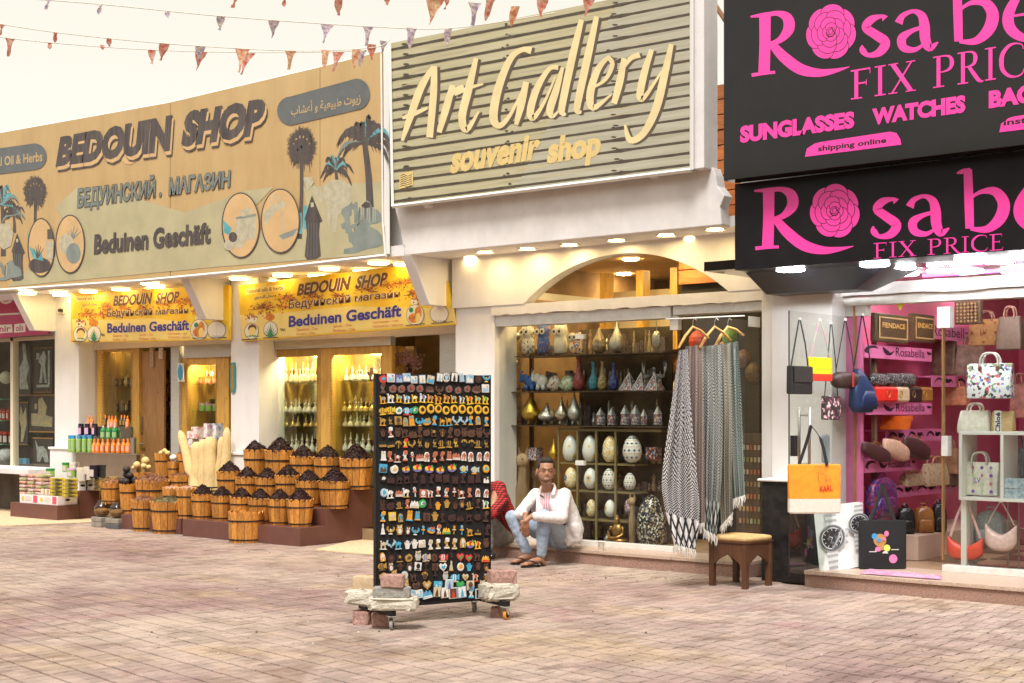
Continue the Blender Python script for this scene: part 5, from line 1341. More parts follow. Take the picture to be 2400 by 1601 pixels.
for k, x in enumerate((.0, BWd)):
 mb = MB().box(x - .025, x + .025, -.27, .27, .105, .145)
 mb.build('foot_channel', iron, board, bevel=.003)
 for j, y in enumerate((-.24, .24)):
  c = MB().box(x - .03, x + .03, y - .03, y + .03, .099, .104).build('castor_plate', galv, board)
  f = MB(); ang = (.9 if k == 0 else .5) + j * .3
  q_ = Matrix.Translation((x, y, 0)) @ Matrix.Rotation(ang, 4, 'Z')
  for s_ in (-1, 1):
   f.add([q_ @ Vector(v) for v in [(-.025, s_ * .016, .098), (.025, s_ * .016, .098), (.03, s_ * .016, .04), (.012, s_ * .016, .036), (-.025, s_ * .019, .098), (.025, s_ * .019, .098), (.03, s_ * .019, .04), (.012, s_ * .019, .036)]], [(0, 1, 2, 3), (7, 6, 5, 4), (0, 3, 7, 4), (1, 5, 6, 2)])
  f.build('castor_fork', galv, board)
  w = MB(); q2 = q_ @ Matrix.Translation((.018, 0, .040)) @ Matrix.Rotation(R(90), 4, 'X')
  rg = lambda prof, n=20: [[q2 @ V3((r * cos(2 * pi * i / n), r * sin(2 * pi * i / n), z)) for i in range(n)] for r, z in prof]
  w.loft(rg([(.028, -.012), (.037, -.012), (.040, -.006), (.040, .006), (.037, .012), (.028, .012)]), cap=False)
  w.build('castor_wheel', whl_o if (k == 1 and j == 0) else whl, board, smooth=False)
  w = MB().loft(rg([(.029, -.008), (.012, -.013), (.011, .013), (.029, .008)])); w.build('castor_hub', hub, board)
def bl_poly(pts): return pts
SH = {}
def shp(name, w, h, *layers): SH[name] = (w, h, layers)
E = lambda cx, cy, rx, ry, n=12: [(cx + rx * cos(2 * pi * i / n), cy + ry * sin(2 * pi * i / n)) for i in range(n)]
Bx = lambda x0, y0, x1, y1: [(x0, y0), (x1, y0), (x1, y1), (x0, y1)]
camel = [(.12, 0), (.22, 0), (.24, .35), (.55, .38), (.60, 0), (.70, 0), (.74, .45), (.86, .55), (.80, .70), (.66, .80), (.55, .70), (.46, .86), (.34, .68), (.26, .62), (.20, .80), (.14, .98), (-.02, .94), (0, .84), (.08, .80), (.08, .5)]
bust = [(.15, 0), (.85, 0), (.80, .18), (.62, .28), (.66, .5), (.80, .62), (.86, .95), (.5, 1), (.26, .86), (.22, .62), (.14, .5), (.26, .42), (.34, .22)]
phar = [(.08, 0), (.92, 0), (.96, .38), (.84, .80), (.66, .98), (.34, .98), (.16, .80), (.04, .38)]
shp('camel', 1, 1, (camel, 0, 1), (Bx(.0, -.08, .86, .03), 1, 1.2), ([(.3, .45), (.62, .45), (.60, .72), (.46, .84), (.34, .70)], 2, 1.3))
shp('bust', .8, 1.2, (bust, 0, 1), ([(.24, .60), (.84, .62), (.86, .96), (.5, 1.02), (.28, .9)], 1, 1.25), (Bx(.12, -.04, .88, .10), 1, 1.2), ([(.40, .18), (.60, .22), (.56, .34), (.40, .32)], 2, 1.3))
shp('pharaoh', .8, 1.15, (phar, 0, 1), (E(.5, .62, .22, .26), 1, 1.25), ([(.42, .05), (.58, .05), (.55, .36), (.45, .36)], 1, 1.3), ([(.1, .2), (.2, .2), (.26, .7), (.16, .7)], 2, 1.2), ([(.8, .2), (.9, .2), (.84, .7), (.74, .7)], 2, 1.2), (E(.5, .60, .10, .06, 8), 2, 1.4))
shp('pyramids', 1.1, .85, ([(0, .4), (.18, .95), (.30, .62), (.48, 1.0), (.64, .62), (.80, .92), (1, .4), (1, 0), (0, 0)], 0, 1), (Bx(.04, .02, .96, .14), 1, 1.25), (Bx(.06, .20, .94, .32), 1, 1.25), ([(.48, 1), (.56, .6), (.44, .5)], 2, 1.2))
shp('ankh', .6, 1.15, (E(.5, .80, .26, .22), 0, 1), (E(.5, .80, .12, .12), 2, 1.1), (Bx(.42, 0, .58, .62), 0, 1.05), (Bx(.12, .46, .88, .60), 1, 1.15))
shp('tile', .95, 1.0, ([(.06, 0), (.94, 0), (1, .06), (1, .94), (.94, 1), (.06, 1), (0, .94), (0, .06)], 0, 1), ([(.10, .10), (.90, .10), (.90, .4), (.7, .62), (.5, .36), (.3, .7), (.10, .5)], 1, 1.2), (E(.7, .75, .12, .1, 8), 2, 1.25))
shp('photo', .95, 1.15, (Bx(0, 0, 1, 1), 0, 1), (Bx(.08, .07, .92, .93), 1, 1.15), ([(.3, .1), (.7, .1), (.62, .5), (.5, .8), (.36, .5)], 2, 1.25))
shp('ring', .95, 1.1, (E(.5, .5, .5, .5), 0, 1), (E(.5, .5, .37, .38), 1, 1.15), (E(.5, .55, .26, .26), 2, 1.25), (Bx(.22, .16, .78, .28), 0, 1.35))
shp('fish', 1.15, .85, ([(0, .5), (.15, .85), (.5, 1), (.80, .72), (1, .95), (1, .1), (.80, .32), (.5, 0), (.15, .18)], 0, 1), ([(.25, .15), (.36, .15), (.36, .9), (.25, .9)], 1, 1.2), ([(.50, .1), (.60, .1), (.60, .92), (.50, .92)], 1, 1.2), (E(.13, .58, .05, .07, 8), 2, 1.3), (Bx(.1, -.12, .85, .06), 2, 1.1))
shp('blob', 1, 1, ([(.1, .1), (.4, 0), (.8, .08), (1, .4), (.9, .8), (.6, 1), (.3, .85), (.02, .7), (0, .35)], 0, 1), ([(.25, .3), (.7, .35), (.8, .6), (.5, .75), (.3, .6)], 1, 1.2), (E(.6, .52, .16, .14, 8), 2, 1.3))
shp('hand', .95, 1.1, ([(.25, 0), (.7, 0), (.82, .35), (1.0, .62), (.93, .68), (.74, .50), (.76, .90), (.66, .92), (.60, .56), (.56, 1), (.46, 1), (.46, .56), (.38, .94), (.28, .92), (.33, .54), (.14, .78), (.05, .72), (.20, .36)], 0, 1))
shp('scarab', .85, 1.0, (E(.5, .4, .34, .4), 0, 1), (E(.5, .82, .2, .16), 1, 1.2), (Bx(.48, .05, .52, .7), 2, 1.25), ([(0, .6), (.2, .9), (.14, .5)], 1, 1), ([(1, .6), (.8, .9), (.86, .5)], 1, 1))
shp('wings', 1.15, 1.0, ([(.0, .55), (.05, .9), (.2, 1), (.16, .7), (.3, .45), (.42, .5), (.5, .62), (.58, .5), (.70, .45), (.84, .7), (.8, 1), (.95, .9), (1, .55), (.78, .28), (.55, .22), (.6, .0), (.4, 0), (.45, .22), (.22, .28)], 0, 1), (Bx(.30, -.04, .70, .10), 1, 1.2), (E(.5, .5, .09, .16, 8), 2, 1.2))
shp('boat', 1.25, .95, ([(0, .45), (.1, .15), (.35, 0), (.65, 0), (.9, .15), (1, .45), (.75, .3), (.25, .3)], 1, 1), (E(.28, .52, .2, .26), 0, 1.1), (E(.52, .62, .2, .3), 2, 1.15), (E(.72, .45, .18, .22), 0, 1.2), ([(.62, .6), (.8, 1.0), (.9, .6), (1, .8), (.84, .5)], 3, 1.1))
shp('cat', .6, 1.3, ([(.1, 0), (.9, 0), (.8, .35), (.62, .6), (.66, .8), (.6, 1), (.5, .88), (.38, 1), (.32, .8), (.36, .62), (.2, .4)], 0, 1), (Bx(.05, -.05, .95, .07), 1, 1.15))
shp('plaque', .9, 1.0, ([(.05, .02), (.98, 0), (1, .96), (.02, 1)], 0, 1), (E(.5, .55, .3, .32, 8), 1, 1.2), (Bx(.2, .08, .8, .18), 1, 1.2))
shp('pair', .9, 1.2, ([(.1, 0), (.9, 0), (.85, .15), (.80, .95), (.66, 1), (.56, .92), (.5, .4), (.44, .92), (.3, 1), (.18, .95), (.15, .15)], 0, 1), (Bx(.05, -.03, .95, .09), 1, 1.15), (E(.3, .82, .1, .1, 8), 2, 1.2), (E(.7, .82, .1, .1, 8), 2, 1.2))
shp('heart', 1, .95, ([(.5, 0), (.9, .4), (1, .72), (.78, .98), (.5, .78), (.22, .98), (0, .72), (.1, .4)], 0, 1), ([(.5, .2), (.75, .5), (.7, .75), (.5, .6), (.3, .75), (.25, .5)], 1, 1.2))
shp('owl', .8, 1.15, ([(.2, 0), (.8, 0), (1, .4), (.85, .8), (.92, 1), (.5, .9), (.08, 1), (.15, .8), (0, .4)], 0, 1), (E(.5, .36, .26, .26), 1, 1.2), (E(.33, .74, .11, .1, 8), 2, 1.25), (E(.67, .74, .11, .1, 8), 2, 1.25))
MC = {'w': (.78, .76, .72), 'k': (.018, .014, .014), 'b': (.07, .40, .62), 'o': (.78, .36, .03), 'y': (.85, .56, .05), 't': (.48, .16, .09), 'r': (.65, .05, .04), 'g': (.05, .38, .10), 'n': (.11, .05, .03), 'd': (.055, .022, .02), 's': (.62, .52, .36), 'l': (.38, .55, .66), 'G': (.48, .28, .06), 'v': (.18, .16, .40), 'm': (.22, .13, .11)}
CN = {'w': 'white', 'k': 'black', 'b': 'blue', 'o': 'orange', 'y': 'yellow', 't': 'terracotta', 'r': 'red', 'g': 'green', 'n': 'brown', 'd': 'dark brown', 's': 'sand coloured', 'l': 'pale blue', 'G': 'golden', 'v': 'violet', 'm': 'mauve brown'}
def mcol(c): return mat('magnet_' + CN[c].replace(' ', '_'), MC[c], .35 if c not in 'nd' else .5, var=.12, scale=60)
MM = {}
def magnet_mesh(kind, cols, s=1.0):
 key = kind + cols
 if key in MM: return MM[key]
 w, h, layers = SH[kind]; mb = MB(); k = .052
 for poly, mi, th in layers:
  P = [((p[0] - .5) * w * k, p[1] * h * k) for p in poly]
  if sum(P[i][0] * P[(i + 1) % len(P)][1] - P[(i + 1) % len(P)][0] * P[i][1] for i in range(len(P))) < 0: P = P[::-1]
  mb.prism(P, -.009 * th, -.0005, min(mi, len(cols) - 1))
 MM[key] = mb.mesh('magnet', [mcol(c) for c in cols]); return MM[key]
ROWS = [
 (887, 'blob:rb tile:wlv tile:vlb tile:lwb tile:wlm photo:lws tile:sbw photo:kwl ring:wkl photo:kwk pair:lkw tile:lwb blob:dn wings:byo'),
 (911, 'bust:mn blob:mnr blob:mnr blob:mnr blob:mnr pyramids:nmn wings:nmn blob:mnr blob:mnr blob:mnr boat:nmn tile:wlo'),
 (934, 'camel:oob camel:wws camel:yob camel:wyb camel:yyw camel:wyv camel:oyv camel:oyn camel:oym camel:oyb camel:wyn camel:yyr camel:yob camel:yyg'),
 (960, 'fish:ogy fish:ygo blob:wgb fish:bwr blob:gwv ring:yok ring:yok ring:yok ring:yok ring:yok ring:yok ring:yok ring:yok ring:yok'),
 (987, 'camel:GoG bust:Gkn plaque:Gn pharaoh:Gbo pair:oGb wings:bob boat:boG bust:obs camel:Gbo camel:Gbo wings:lGk wings:lGk bust:bob pharaoh:obG bust:boo'),
 (1014, 'scarab:nd bust:tww owl:nnd camel:nnd pyramids:nnd bust:nnd boat:nnn camel:nnG scarab:nnG bust:nnd ring:nnd owl:nnd boat:nnn owl:nnd wings:nnd'),
 (1039, 'pyramids:kGk pyramids:kGk scarab:kGy bust:yry wings:Gkk bust:Gkn scarab:Gkk bust:Gkk fish:kGG fish:kGG bust:ynk scarab:kGk scarab:kGk fish:kGG bust:Gkk'),
 (1070, 'pair:wws bust:ttw camel:tww bust:wtw ankh:wtt pyramids:twt pharaoh:wtt bust:ttw bust:ttw pair:twt pyramids:twt pharaoh:wtt pharaoh:wtt pharaoh:wtt pharaoh:wtt'),
 (1098, 'tile:bnb blob:wsy boat:yvrg boat:yvrg boat:yvrg boat:yvrg boat:yvrg fish:lyb fish:lyo ring:oyb'),
 (1122, 'blob:kw pyramids:ddd camel:ddd camel:ddd bust:ddd pharaoh:ddd bust:ddd plaque:dd plaque:dd plaque:dd bust:ddd plaque:dd pair:ddd tile:kws'),
 (1154, 'ring:lwb camel:www pyramids:twt camel:wGw ankh:wtt plaque:tw camel:wtt bust:twt bust:wtt ankh:tww camel:tww bust:ttw pharaoh:wtt pharaoh:wtt'),
 (1182, 'pair:ddd boat:ddd fish:kGG bust:ttw pyramids:wsw blob:gwv cat:dd hand:o hand:G scarab:nd owl:nGn fish:kGG bust:dnd camel:wyg'),
 (1211, 'bust:bow plaque:yss pharaoh:Gbn pair:obG pair:boG plaque:nd hand:G bust:ddd boat:ddd pyramids:ddd camel:ddd boat:ddd bust:dnd'),
 (1242, 'cat:ww wings:Gww owl:Gww owl:nww wings:bwt ankh:boo boat:bot bust:wtt pyramids:ygr ankh:Gso ankh:boo camel:GoG pyramids:kGG bust:dd'),
 (1275, 'camel:sws wings:lkk camel:blb hand:w hand:w tile:wso bust:wsw bust:Gww bust:Gww bust:Gsw pharaoh:Gws boat:yvrg camel:yor owl:nnd'),
 (1305, 'pharaoh:oww blob:dn camel:dGG blob:Gnn owl:slv fish:svs ring:nnd fish:rws ankh:dd heart:rgo heart:rgo camel:nd pyramids:orw'),
 (1327, 'fish:Gn owl:nww scarab:dn owl:nwd plaque:wkk bust:kd plaque:nd heart:wbs cat:sG ring:wso hand:b owl:dn owl:nGd'),
 (1350, 'blob:Gn owl:Gns ring:lws camel:nd scarab:nGk ankh:kd owl:slv fish:bws heart:sG camel:sr owl:nGw'),
 (1372, 'owl:Gs heart:nd heart:Gs tile:bl photo:wlv heart:gg plaque:sny owl:slv'),
 (1392, 'tile:lwb tile:wlb pyramids:bwr photo:ksn photo:swn photo:wnr photo:lwb bust:wbl photo:wkl'),
]
kn = {'camel': 'camel', 'bust': 'head and shoulders', 'pharaoh': 'pharaoh mask', 'pyramids': 'pyramid', 'ankh': 'ankh', 'tile': 'square tile', 'photo': 'picture tile', 'ring': 'oval ring', 'fish': 'fish', 'blob': 'rock shaped', 'hand': 'open hand', 'scarab': 'scarab beetle', 'wings': 'winged figure', 'boat': 'crescent scene', 'cat': 'sitting cat', 'plaque': 'carved plaque', 'pair': 'twin statue', 'heart': 'heart', 'owl': 'owl'}
rowname = ['top', 'second', 'third', 'fourth', 'fifth', 'sixth', 'seventh', 'eighth', 'ninth', 'tenth', 'eleventh', 'twelfth', 'thirteenth', 'fourteenth', 'fifteenth', 'sixteenth', 'seventeenth', 'eighteenth', 'second lowest', 'lowest']
rnd = random.Random(12)
Mq = Matrix.Translation(Abd) @ Matrix.Rotation(brz, 4, 'Z')
for ri, (py, spec) in enumerate(ROWS):
 items = spec.split(); n = len(items)
 pa, pz = (897, 1138) if ri < 18 else ((948, 1128) if ri == 18 else (962, 1122))
 for k, it in enumerate(items):
  kind, cols = it.split(':')
  px = pa + (pz - pa) * k / (n - 1) + rnd.uniform(-1.5, 1.5)
  lx, lz = bl(px, py + rnd.uniform(-2.5, 2.5) + 10)
  o = put('magnet', magnet_mesh(kind, cols)); sc_ = rnd.uniform(1.05, 1.28) * (1.15 if ri >= 18 else 1)
  o.matrix_world = Mq @ Matrix.Translation((lx, -.0005, lz)) @ Matrix.Rotation(rnd.gauss(0, .07), 4, 'Y') @ Matrix.Scale(sc_, 4)
  pos = 'rightmost' if k == n - 1 else (ords[k] if k else 'leftmost')
  tag(o, f'{CN[cols[0]]} {kn[kind]} magnet, {pos} in the {rowname[ri]} row of the board', 'magnet', 'souvenir magnets on the black board')
def stone(name, label, px, py, Y, wx, hz, dp, m, rz=0, group='stones weighing down the magnet board', seed=0, power=.35, rough=.008):
 rnd = random.Random(seed); c = B(px, py, Y)
 mb = MB(); nu, nv = 22, 12; rings = []
 sg = lambda v, e: copysign(abs(v) ** e, v)
 for j in range(nv + 1):
  t = -pi / 2 + pi * j / nv; ring = []
  for i in range(nu):
   a = 2 * pi * i / nu
   x = sg(cos(t), power) * sg(cos(a), power); y = sg(cos(t), power) * sg(sin(a), power); z = sg(sin(t), power)
   if j in (0, nv): x = y = 0
   ring.append((x * wx / 2 + rnd.gauss(0, rough * .5), y * dp / 2 + rnd.gauss(0, rough * .5), z * hz / 2 + rnd.gauss(0, rough * .35)))
  rings.append(ring)
 mb.loft(rings, cap=False)
 o = mb.build(name, m, smooth=False); o.location = c; o.rotation_euler = (0, 0, YAW + rz)
 return tag(o, label, 'stone', group)
k_pale = mat('pale_concrete', (0.50, 0.46, 0.37), .95, col2=(.60, .56, .47), scale=30, bump=1.0, bscale=70)
k_red = mat('red_paver', (0.33, 0.17, 0.145), .9, col2=(.50, .33, .27), scale=40, bump=.8, bscale=90)
k_grey = mat('grey_paver', (0.27, 0.26, 0.24), .95, col2=(.38, .36, .33), scale=40, bump=.8, bscale=110)
k_tan = mat('tan_paver', (0.50, 0.36, 0.21), .9, col2=(.60, .46, .30), scale=20, bump=.5, bscale=90)
ppm = lambda Y: Y / FP
def ST(name, label, x0, x1, y0, y1, Y, dp, m, **k): stone(name, label, (x0 + x1) / 2, (y0 + y1) / 2, Y, (x1 - x0) * Y / FP, (y1 - y0) * Y / FP, dp, m, **k)
cx = lambda v: 800 + v * .2168
cyv = lambda v: 1160 + v * .2168
def SC(name, label, x0, x1, y0, y1, Y, dp, m, **k): ST(name, label, cx(x0), cx(x1), cyv(y0), cyv(y1), Y, dp, m, **k)
SC('concrete_slab', 'rough pale concrete slab at the far left under the tan block', 62, 420, 1020, 1185, 10.62, .20, k_pale, seed=1, rz=-.3, rough=.012)
SC('concrete_slab', 'long rough pale concrete slab in front under the grey paver', 290, 835, 1095, 1240, 10.36, .20, k_pale, seed=2, rough=.011, rz=-.05)
SC('paving_stone', 'tan paving block topmost at the left of the board', 135, 400, 872, 1030, 10.70, .12, k_tan, seed=3, power=.2, rough=.003, rz=-.25)
SC('paving_stone', 'reddish speckled paving block resting on the grey one', 430, 682, 858, 996, 10.32, .11, k_red, seed=4, power=.2, rough=.003, rz=-.1)
SC('paving_stone', 'grey paving block on the long pale slab', 345, 750, 990, 1104, 10.34, .12, k_grey, seed=5, power=.22, rough=.004)
SC('paving_stone', 'broken reddish block on the ground behind the left castor', 148, 345, 1245, 1420, 10.62, .14, k_red, seed=6, power=.25, rough=.007, rz=-.4)
SC('paving_stone', 'broken speckled red block beside the left front castor', 330, 565, 1268, 1424, 10.48, .13, k_red, seed=7, power=.25, rough=.009)
SC('paving_stone', 'mauve block with a stained end on the right pale boulder', 1588, 1885, 808, 962, 10.95, .15, k_red, seed=8, power=.22, rough=.004, rz=.3)
SC('concrete_slab', 'rounded pale concrete lump on the right foot of the board', 1505, 1912, 946, 1136, 10.93, .20, k_pale, seed=9, power=.4, rough=.012, rz=.3)
SC('paving_stone', 'small reddish block chocking the orange castor', 1635, 1770, 1205, 1340, 10.98, .10, k_red, seed=10, power=.25, rough=.005, rz=.4)
# ==== STOOL AND CUP
ps = G(1747, 1381); st_ = thing('stool', 'dark wooden stool with a tan padded square seat standing in front of the doorway', 'stool', (ps.x, ps.y, 0), YAW + R(45))
S_ = .205; st_.location = (ps.x + S_ * 1.30 * -sy_, ps.y + S_ * 1.30 * cy_, 0)
vel = mat('tan_velour', (0.56, 0.37, 0.16), .85, var=.12, scale=10, bump=.15, bscale=200)
hs_ = .455
leg = MB()
for sx in (-1, 1):
 for sy in (-1, 1):
  MB().box(sx * S_ - (.05 if sx > 0 else 0), sx * S_ + (.05 if sx < 0 else 0), sy * S_ - (.05 if sy > 0 else 0), sy * S_ + (.05 if sy < 0 else 0), 0, .40).build('leg', dark_wood, st_, bevel=.004)
for s_ in range(4):
 n = 16; top = .40; P = []
 for k in range(n + 1):
  u = k / n; x = -(S_ - .052) + 2 * (S_ - .052) * u
  e = abs(2 * u - 1); z = .245 + (.055 if e < .12 else (.045 * (1 - (e - .12) / .55) if e < .67 else (-.045 * (e - .67) / .33)))
  P.append((x, z))
 poly = P + [(P[-1][0], top), (P[0][0], top)]
 mb = MB(); q = Matrix.Rotation(R(90) * s_, 4, 'Z')
 vs = []; fs = []
 for k, (x, z) in enumerate(P): vs += [q @ V3((x, -S_ + .004, z)), q @ V3((x, -S_ + .004, top)), q @ V3((x, -S_ + .024, z)), q @ V3((x, -S_ + .024, top))]
 for k in range(n): a = 4 * k; fs += [(a, a + 4, a + 5, a + 1), (a + 2, a + 3, a + 7, a + 6), (a, a + 2, a + 6, a + 4)]
 mb.add(vs, fs); mb.build('apron', dark_wood, st_)
MB().box(-S_ - .008, S_ + .008, -S_ - .008, S_ + .008, .402, .418).build('seat_board', dark_wood, st_, bevel=.003)
mb = MB(); rings = []
for z, s_ in ((.418, .985), (.424, 1.03), (.445, 1.045), (.458, 1.0), (.466, .80), (.468, .2)):
 rings.append([(S_ * s_ * copysign(abs(cos(a)) ** .18, cos(a)), S_ * s_ * copysign(abs(sin(a)) ** .18, sin(a)), z) for a in [2 * pi * i / 40 for i in range(40)]])
mb.loft(rings).build('cushion', vel, st_, smooth=True)
cp = thing('paper_cup', 'small white printed paper cup standing on the granite step', 'cup', G(1397, 1291, .15))
cp.location.y = 11.86
MB().lathe([(.026, 0), (.028, .004), (.036, .088), (.038, .09), (.035, .088), (.027, .01), (.001, .008)], 18, cap=False).build('cup_body', mat('paper_cup_print', (.80, .78, .72), .6, col2=(.45, .38, .25), scale=40, lo=.55, hi=.7), cp, smooth=True)
MB().tube([(.038 * cos(a), .038 * sin(a), .09) for a in [2 * pi * i / 18 for i in range(19)]], .002, 5).build('rim', white_pl, cp)
# ==== GRIT AND BUNTING
gr = MB(); rnd = random.Random(31)
for k in range(420):
 p = G(rnd.uniform(0, 2400), 1240 + 350 * rnd.random() ** 1.5) if k % 3 else G(1250 + rnd.random() * 560, 1338 + rnd.random() * 26)
 if p.y > 11.5: continue
 s = rnd.uniform(.003, .009); gr.cbox((p.x, p.y, s * .3), (s * 1.6, s, s * .8), rnd.random() * 3, rnd.randrange(2), rx=rnd.random())
tag(gr.build('loose_grit', [mat('grit_pale', (.55, .48, .40), .9), mat('grit_dark', (.12, .08, .06), .9)]), 'loose grit and crumbs of mortar scattered on the paving', 'grit', kind='stuff')
flag_ms = [mat('flag_red', (.62, .10, .06), .7, col2=(.72, .55, .45), scale=30), mat('flag_blue', (.34, .26, .42), .7, col2=(.80, .70, .64), scale=34), mat('flag_yellow', (.66, .22, .12), .7, col2=(.78, .62, .40), scale=30), mat('flag_orange', (.62, .13, .09), .7, col2=(.70, .50, .38), scale=30)]
for m in flag_ms:                     # thin cloth lets the sky shine through
 m.node_tree.nodes['Principled BSDF'].inputs['Transmission Weight'].default_value = 0.0
 t = m.node_tree; o = t.nodes['Material Output']; b = t.nodes['Principled BSDF']
 tl = t.nodes.new('ShaderNodeBsdfTranslucent'); mx = t.nodes.new('ShaderNodeMixShader'); mx.inputs[0].default_value = .5
 src = b.inputs['Base Color'].links[0].from_socket
 t.links.new(src, tl.inputs[0]); t.links.new(b.outputs[0], mx.inputs[1]); t.links.new(tl.outputs[0], mx.inputs[2]); t.links.new(mx.outputs[0], o.inputs[0])
cord_m = plain('white_cord', .70, .66, .58, .7)
BUNT = [
 ('nearest pennant string crossing the very top of the sky', 9.0, 9.6, [(-60, -60), (545, -8), (1700, -12)], [(552, -4, 22, 0), (667, -4, 20, 0), (794, -6, 42, 3), (907, -6, 18, 0), (1022, -8, 66, 2), (1048, -6, 28, 0), (1113, 6, 54, 1), (1151, -6, 54, 0), (1208, 15, 46, 2), (1273, -6, 47, 3), (1382, -6, 44, 0)]),
 ('pennant string of pale blue flags sloping across the upper sky', 11.0, 12.0, [(-60, -12), (236, 10), (518, 38), (863, 62), (1060, 66), (1300, 30)], [(115, -4, 26, 1), (236, 10, 24, 1), (393, 27, 14, 1), (518, 38, 33, 1), (642, 48, 42, 1), (767, 57, 44, 1), (863, 62, 45, 1), (965, 65, 49, 1), (1050, 67, 42, 1)]),
 ('pennant string of red flags ending at the tan sign corner', 12.0, 13.2, [(-60, 46), (130, 76), (386, 102), (681, 119), (871, 112), (915, 92)], [(5, 58, 24, 0), (130, 76, 24, 0), (256, 90, 19, 0), (386, 102, 40, 0), (470, 109, 37, 1), (568, 114, 56, 2), (681, 119, 44, 2), (763, 117, 44, 2), (835, 116, 42, 2), (871, 104, 36, 0), (900, 96, 30, 1)]),
 ('pennant string of orange flags lowest over the tan sign', 12.4, 13.4, [(-60, 80), (117, 100), (356, 117), (581, 123), (793, 121), (880, 116)], [(24, 89, 43, 0), (117, 100, 15, 3), (240, 106, 10, 3), (356, 117, 33, 0), (472, 121, 44, 0), (581, 123, 52, 0), (793, 121, 46, 0), (850, 118, 38, 1)]),
]
for lb, Ya, Yb, line, flags in BUNT:
 xs0, xs1 = line[0][0], line[-1][0]
 Yat = lambda x: Ya + (Yb - Ya) * (x - xs0) / (xs1 - xs0)
 org = B(line[0][0], line[0][1], Ya); t = thing('bunting', lb, 'bunting', org, 0, 'pennant strings across the sky')
 MB().tube([B(x, y, Yat(x)) for x, y in catmull(line, 6)], .004, 4).build('cord', cord_m, t, world=1)
 for i, (x, y, h, ci) in enumerate(flags):
  Y = Yat(x); k = Y / FP; w = max(h * .64, 17) * rnu(.8, 1.0); dx = rnu(-.3, -.02) * h
  a, b_, tip = B(x - w * .5, y - 1.2, Y - .02), B(x + w * .5, y + 1.2, Y + .02), B(x + dx, y + h, Y + rnu(-.06, .06))
  mb = MB(); n = 4; rows = []
  for j in range(n + 1):
   v = j / n; wv = .012 * sin(v * 5 + i)
   L = a.lerp(tip, v) + V3((0, wv, 0)); Rr = b_.lerp(tip, v) + V3((0, -wv, 0)); M_ = (L + Rr) / 2 + V3((wv, .014 * cos(v * 4 + i), 0)); rows.append((L, M_, Rr))
  vs = [p for r_ in rows for p in r_]
  mb.add(vs, [f for j in range(n) for f in ((3 * j, 3 * j + 1, 3 * j + 4, 3 * j + 3), (3 * j + 1, 3 * j + 2, 3 * j + 5, 3 * j + 4))])
  mb.build('pennant', flag_ms[ci], t, world=1)
# ==== HERB SHOP DISPLAY CABINETS
perf = mat('perfume_cream', (.80, .66, .36), .25, var=.15, scale=20); perf2 = mat('perfume_clear', (.70, .66, .52), .12, var=.3, scale=30); perf3 = mat('perfume_gold', (.68, .45, .12), .25, .6, var=.2, scale=30)
cab_back = mat('cabinet_back', (0.80, 0.72, 0.48), 0.12, .85, col2=(.55, .50, .34), scale=4, lo=.4, hi=.6)
strip_e = mat('cabinet_light', (1, .9, .6), .5, var=0, emit=(1.0, .84, .45, 55))
sglass = glass_mat('shelf_glass', (.85, .92, .86))
carve = mat('carved_edge', (.36, .17, .04), .5, col2=(.62, .36, .10), scale=40)
def clutter(par, x0, x1, zs, d, w0, ms, seed, h0=.10, h1=.22):
 mb = MB(); rnd = random.Random(seed)
 for z in zs:
  x = x0 + .02
  while x < x1 - .02:
   w = rnd.uniform(.6, 1.3) * w0; h = rnd.uniform(h0, h1); k = rnd.randrange(4)
   if k == 3: mb.cbox((x + w / 2, d, z + .002 + h * .4), (w, w, h * .8), 0, k)
   else: mb.lathe([(w * .35, z + .002), (w * .5, z + h * .3), (w * .2, z + h * .65), (w * .28, z + h * .8), (w * .05, z + h)], 8, (x + w / 2, d, 0), k)
   x += w * 1.05
 mb.build('small_goods', ms, par, world=1, kind='stuff')
def cabinet(label, px0, px1, ix0, ix1, ytop, shelves_y, d=12.46, pil=True):
 x0, x1, a, b = XX(px0, d), XX(px1, d), XX(ix0, d), XX(ix1, d)
 zt = W((px0 + px1) / 2, ytop, d).z
 t = thing('display_cabinet', label, 'cabinet', ((x0 + x1) / 2, d, .15), 0, 'lit golden display cabinets')
 fr = .035
 for u, v, w, z in ((x0, a, .15, zt), (b, x1, .15, zt)): bx(t, 'carved_post', gold_wood, u, v, d, d + .06, w, z, .004)
 bx(t, 'top_rail', gold_wood, a + .001, b - .001, d + .002, d + .06, zt - .10, zt, .004)
 bx(t, 'bottom_rail', gold_wood, a + .001, b - .001, d + .002, d + .06, .15, .62, .004)
 for xx in (a - .02, b + .004):      # beaded strips beside the glass
  mb = MB()
  for k in range(40):
   z = .65 + (zt - .75) * k / 40
   mb.cbox((xx + .008, d - .006, z), (.014, .014, (zt - .75) / 40 * .6))
  mb.build('beading', carve, t, world=1, kind='stuff')
 bx(t, 'back_panel', cab_back, a - .02, b + .02, d + .40, d + .42, .62, zt)
 bx(t, 'cabinet_side', gold_wood, a - .03, a - .012, d + .06, d + .40, .62, zt)
 bx(t, 'cabinet_side', gold_wood, b + .012, b + .03, d + .06, d + .40, .62, zt)
 bx(t, 'lamp_strip', strip_e, a + .02, b - .02, d + .08, d + .14, zt - .06, zt - .04)
 MB().box(a, b, d + .02, d + .028, .62, zt - .10).build('pane', glass, t, world=1)
 zs = []
 for y in shelves_y:
  z = W((px0 + px1) / 2, y, d + .2).z; zs.append(z)
  MB().box(a - .01, b + .01, d + .09, d + .38, z - .008, z).build('glass_shelf', sglass, t, world=1)
 clutter(t, a, b, zs, d + .30, .05, [perf, perf2, perf3, brown_b], int(px0))
 return t, a, b, zs
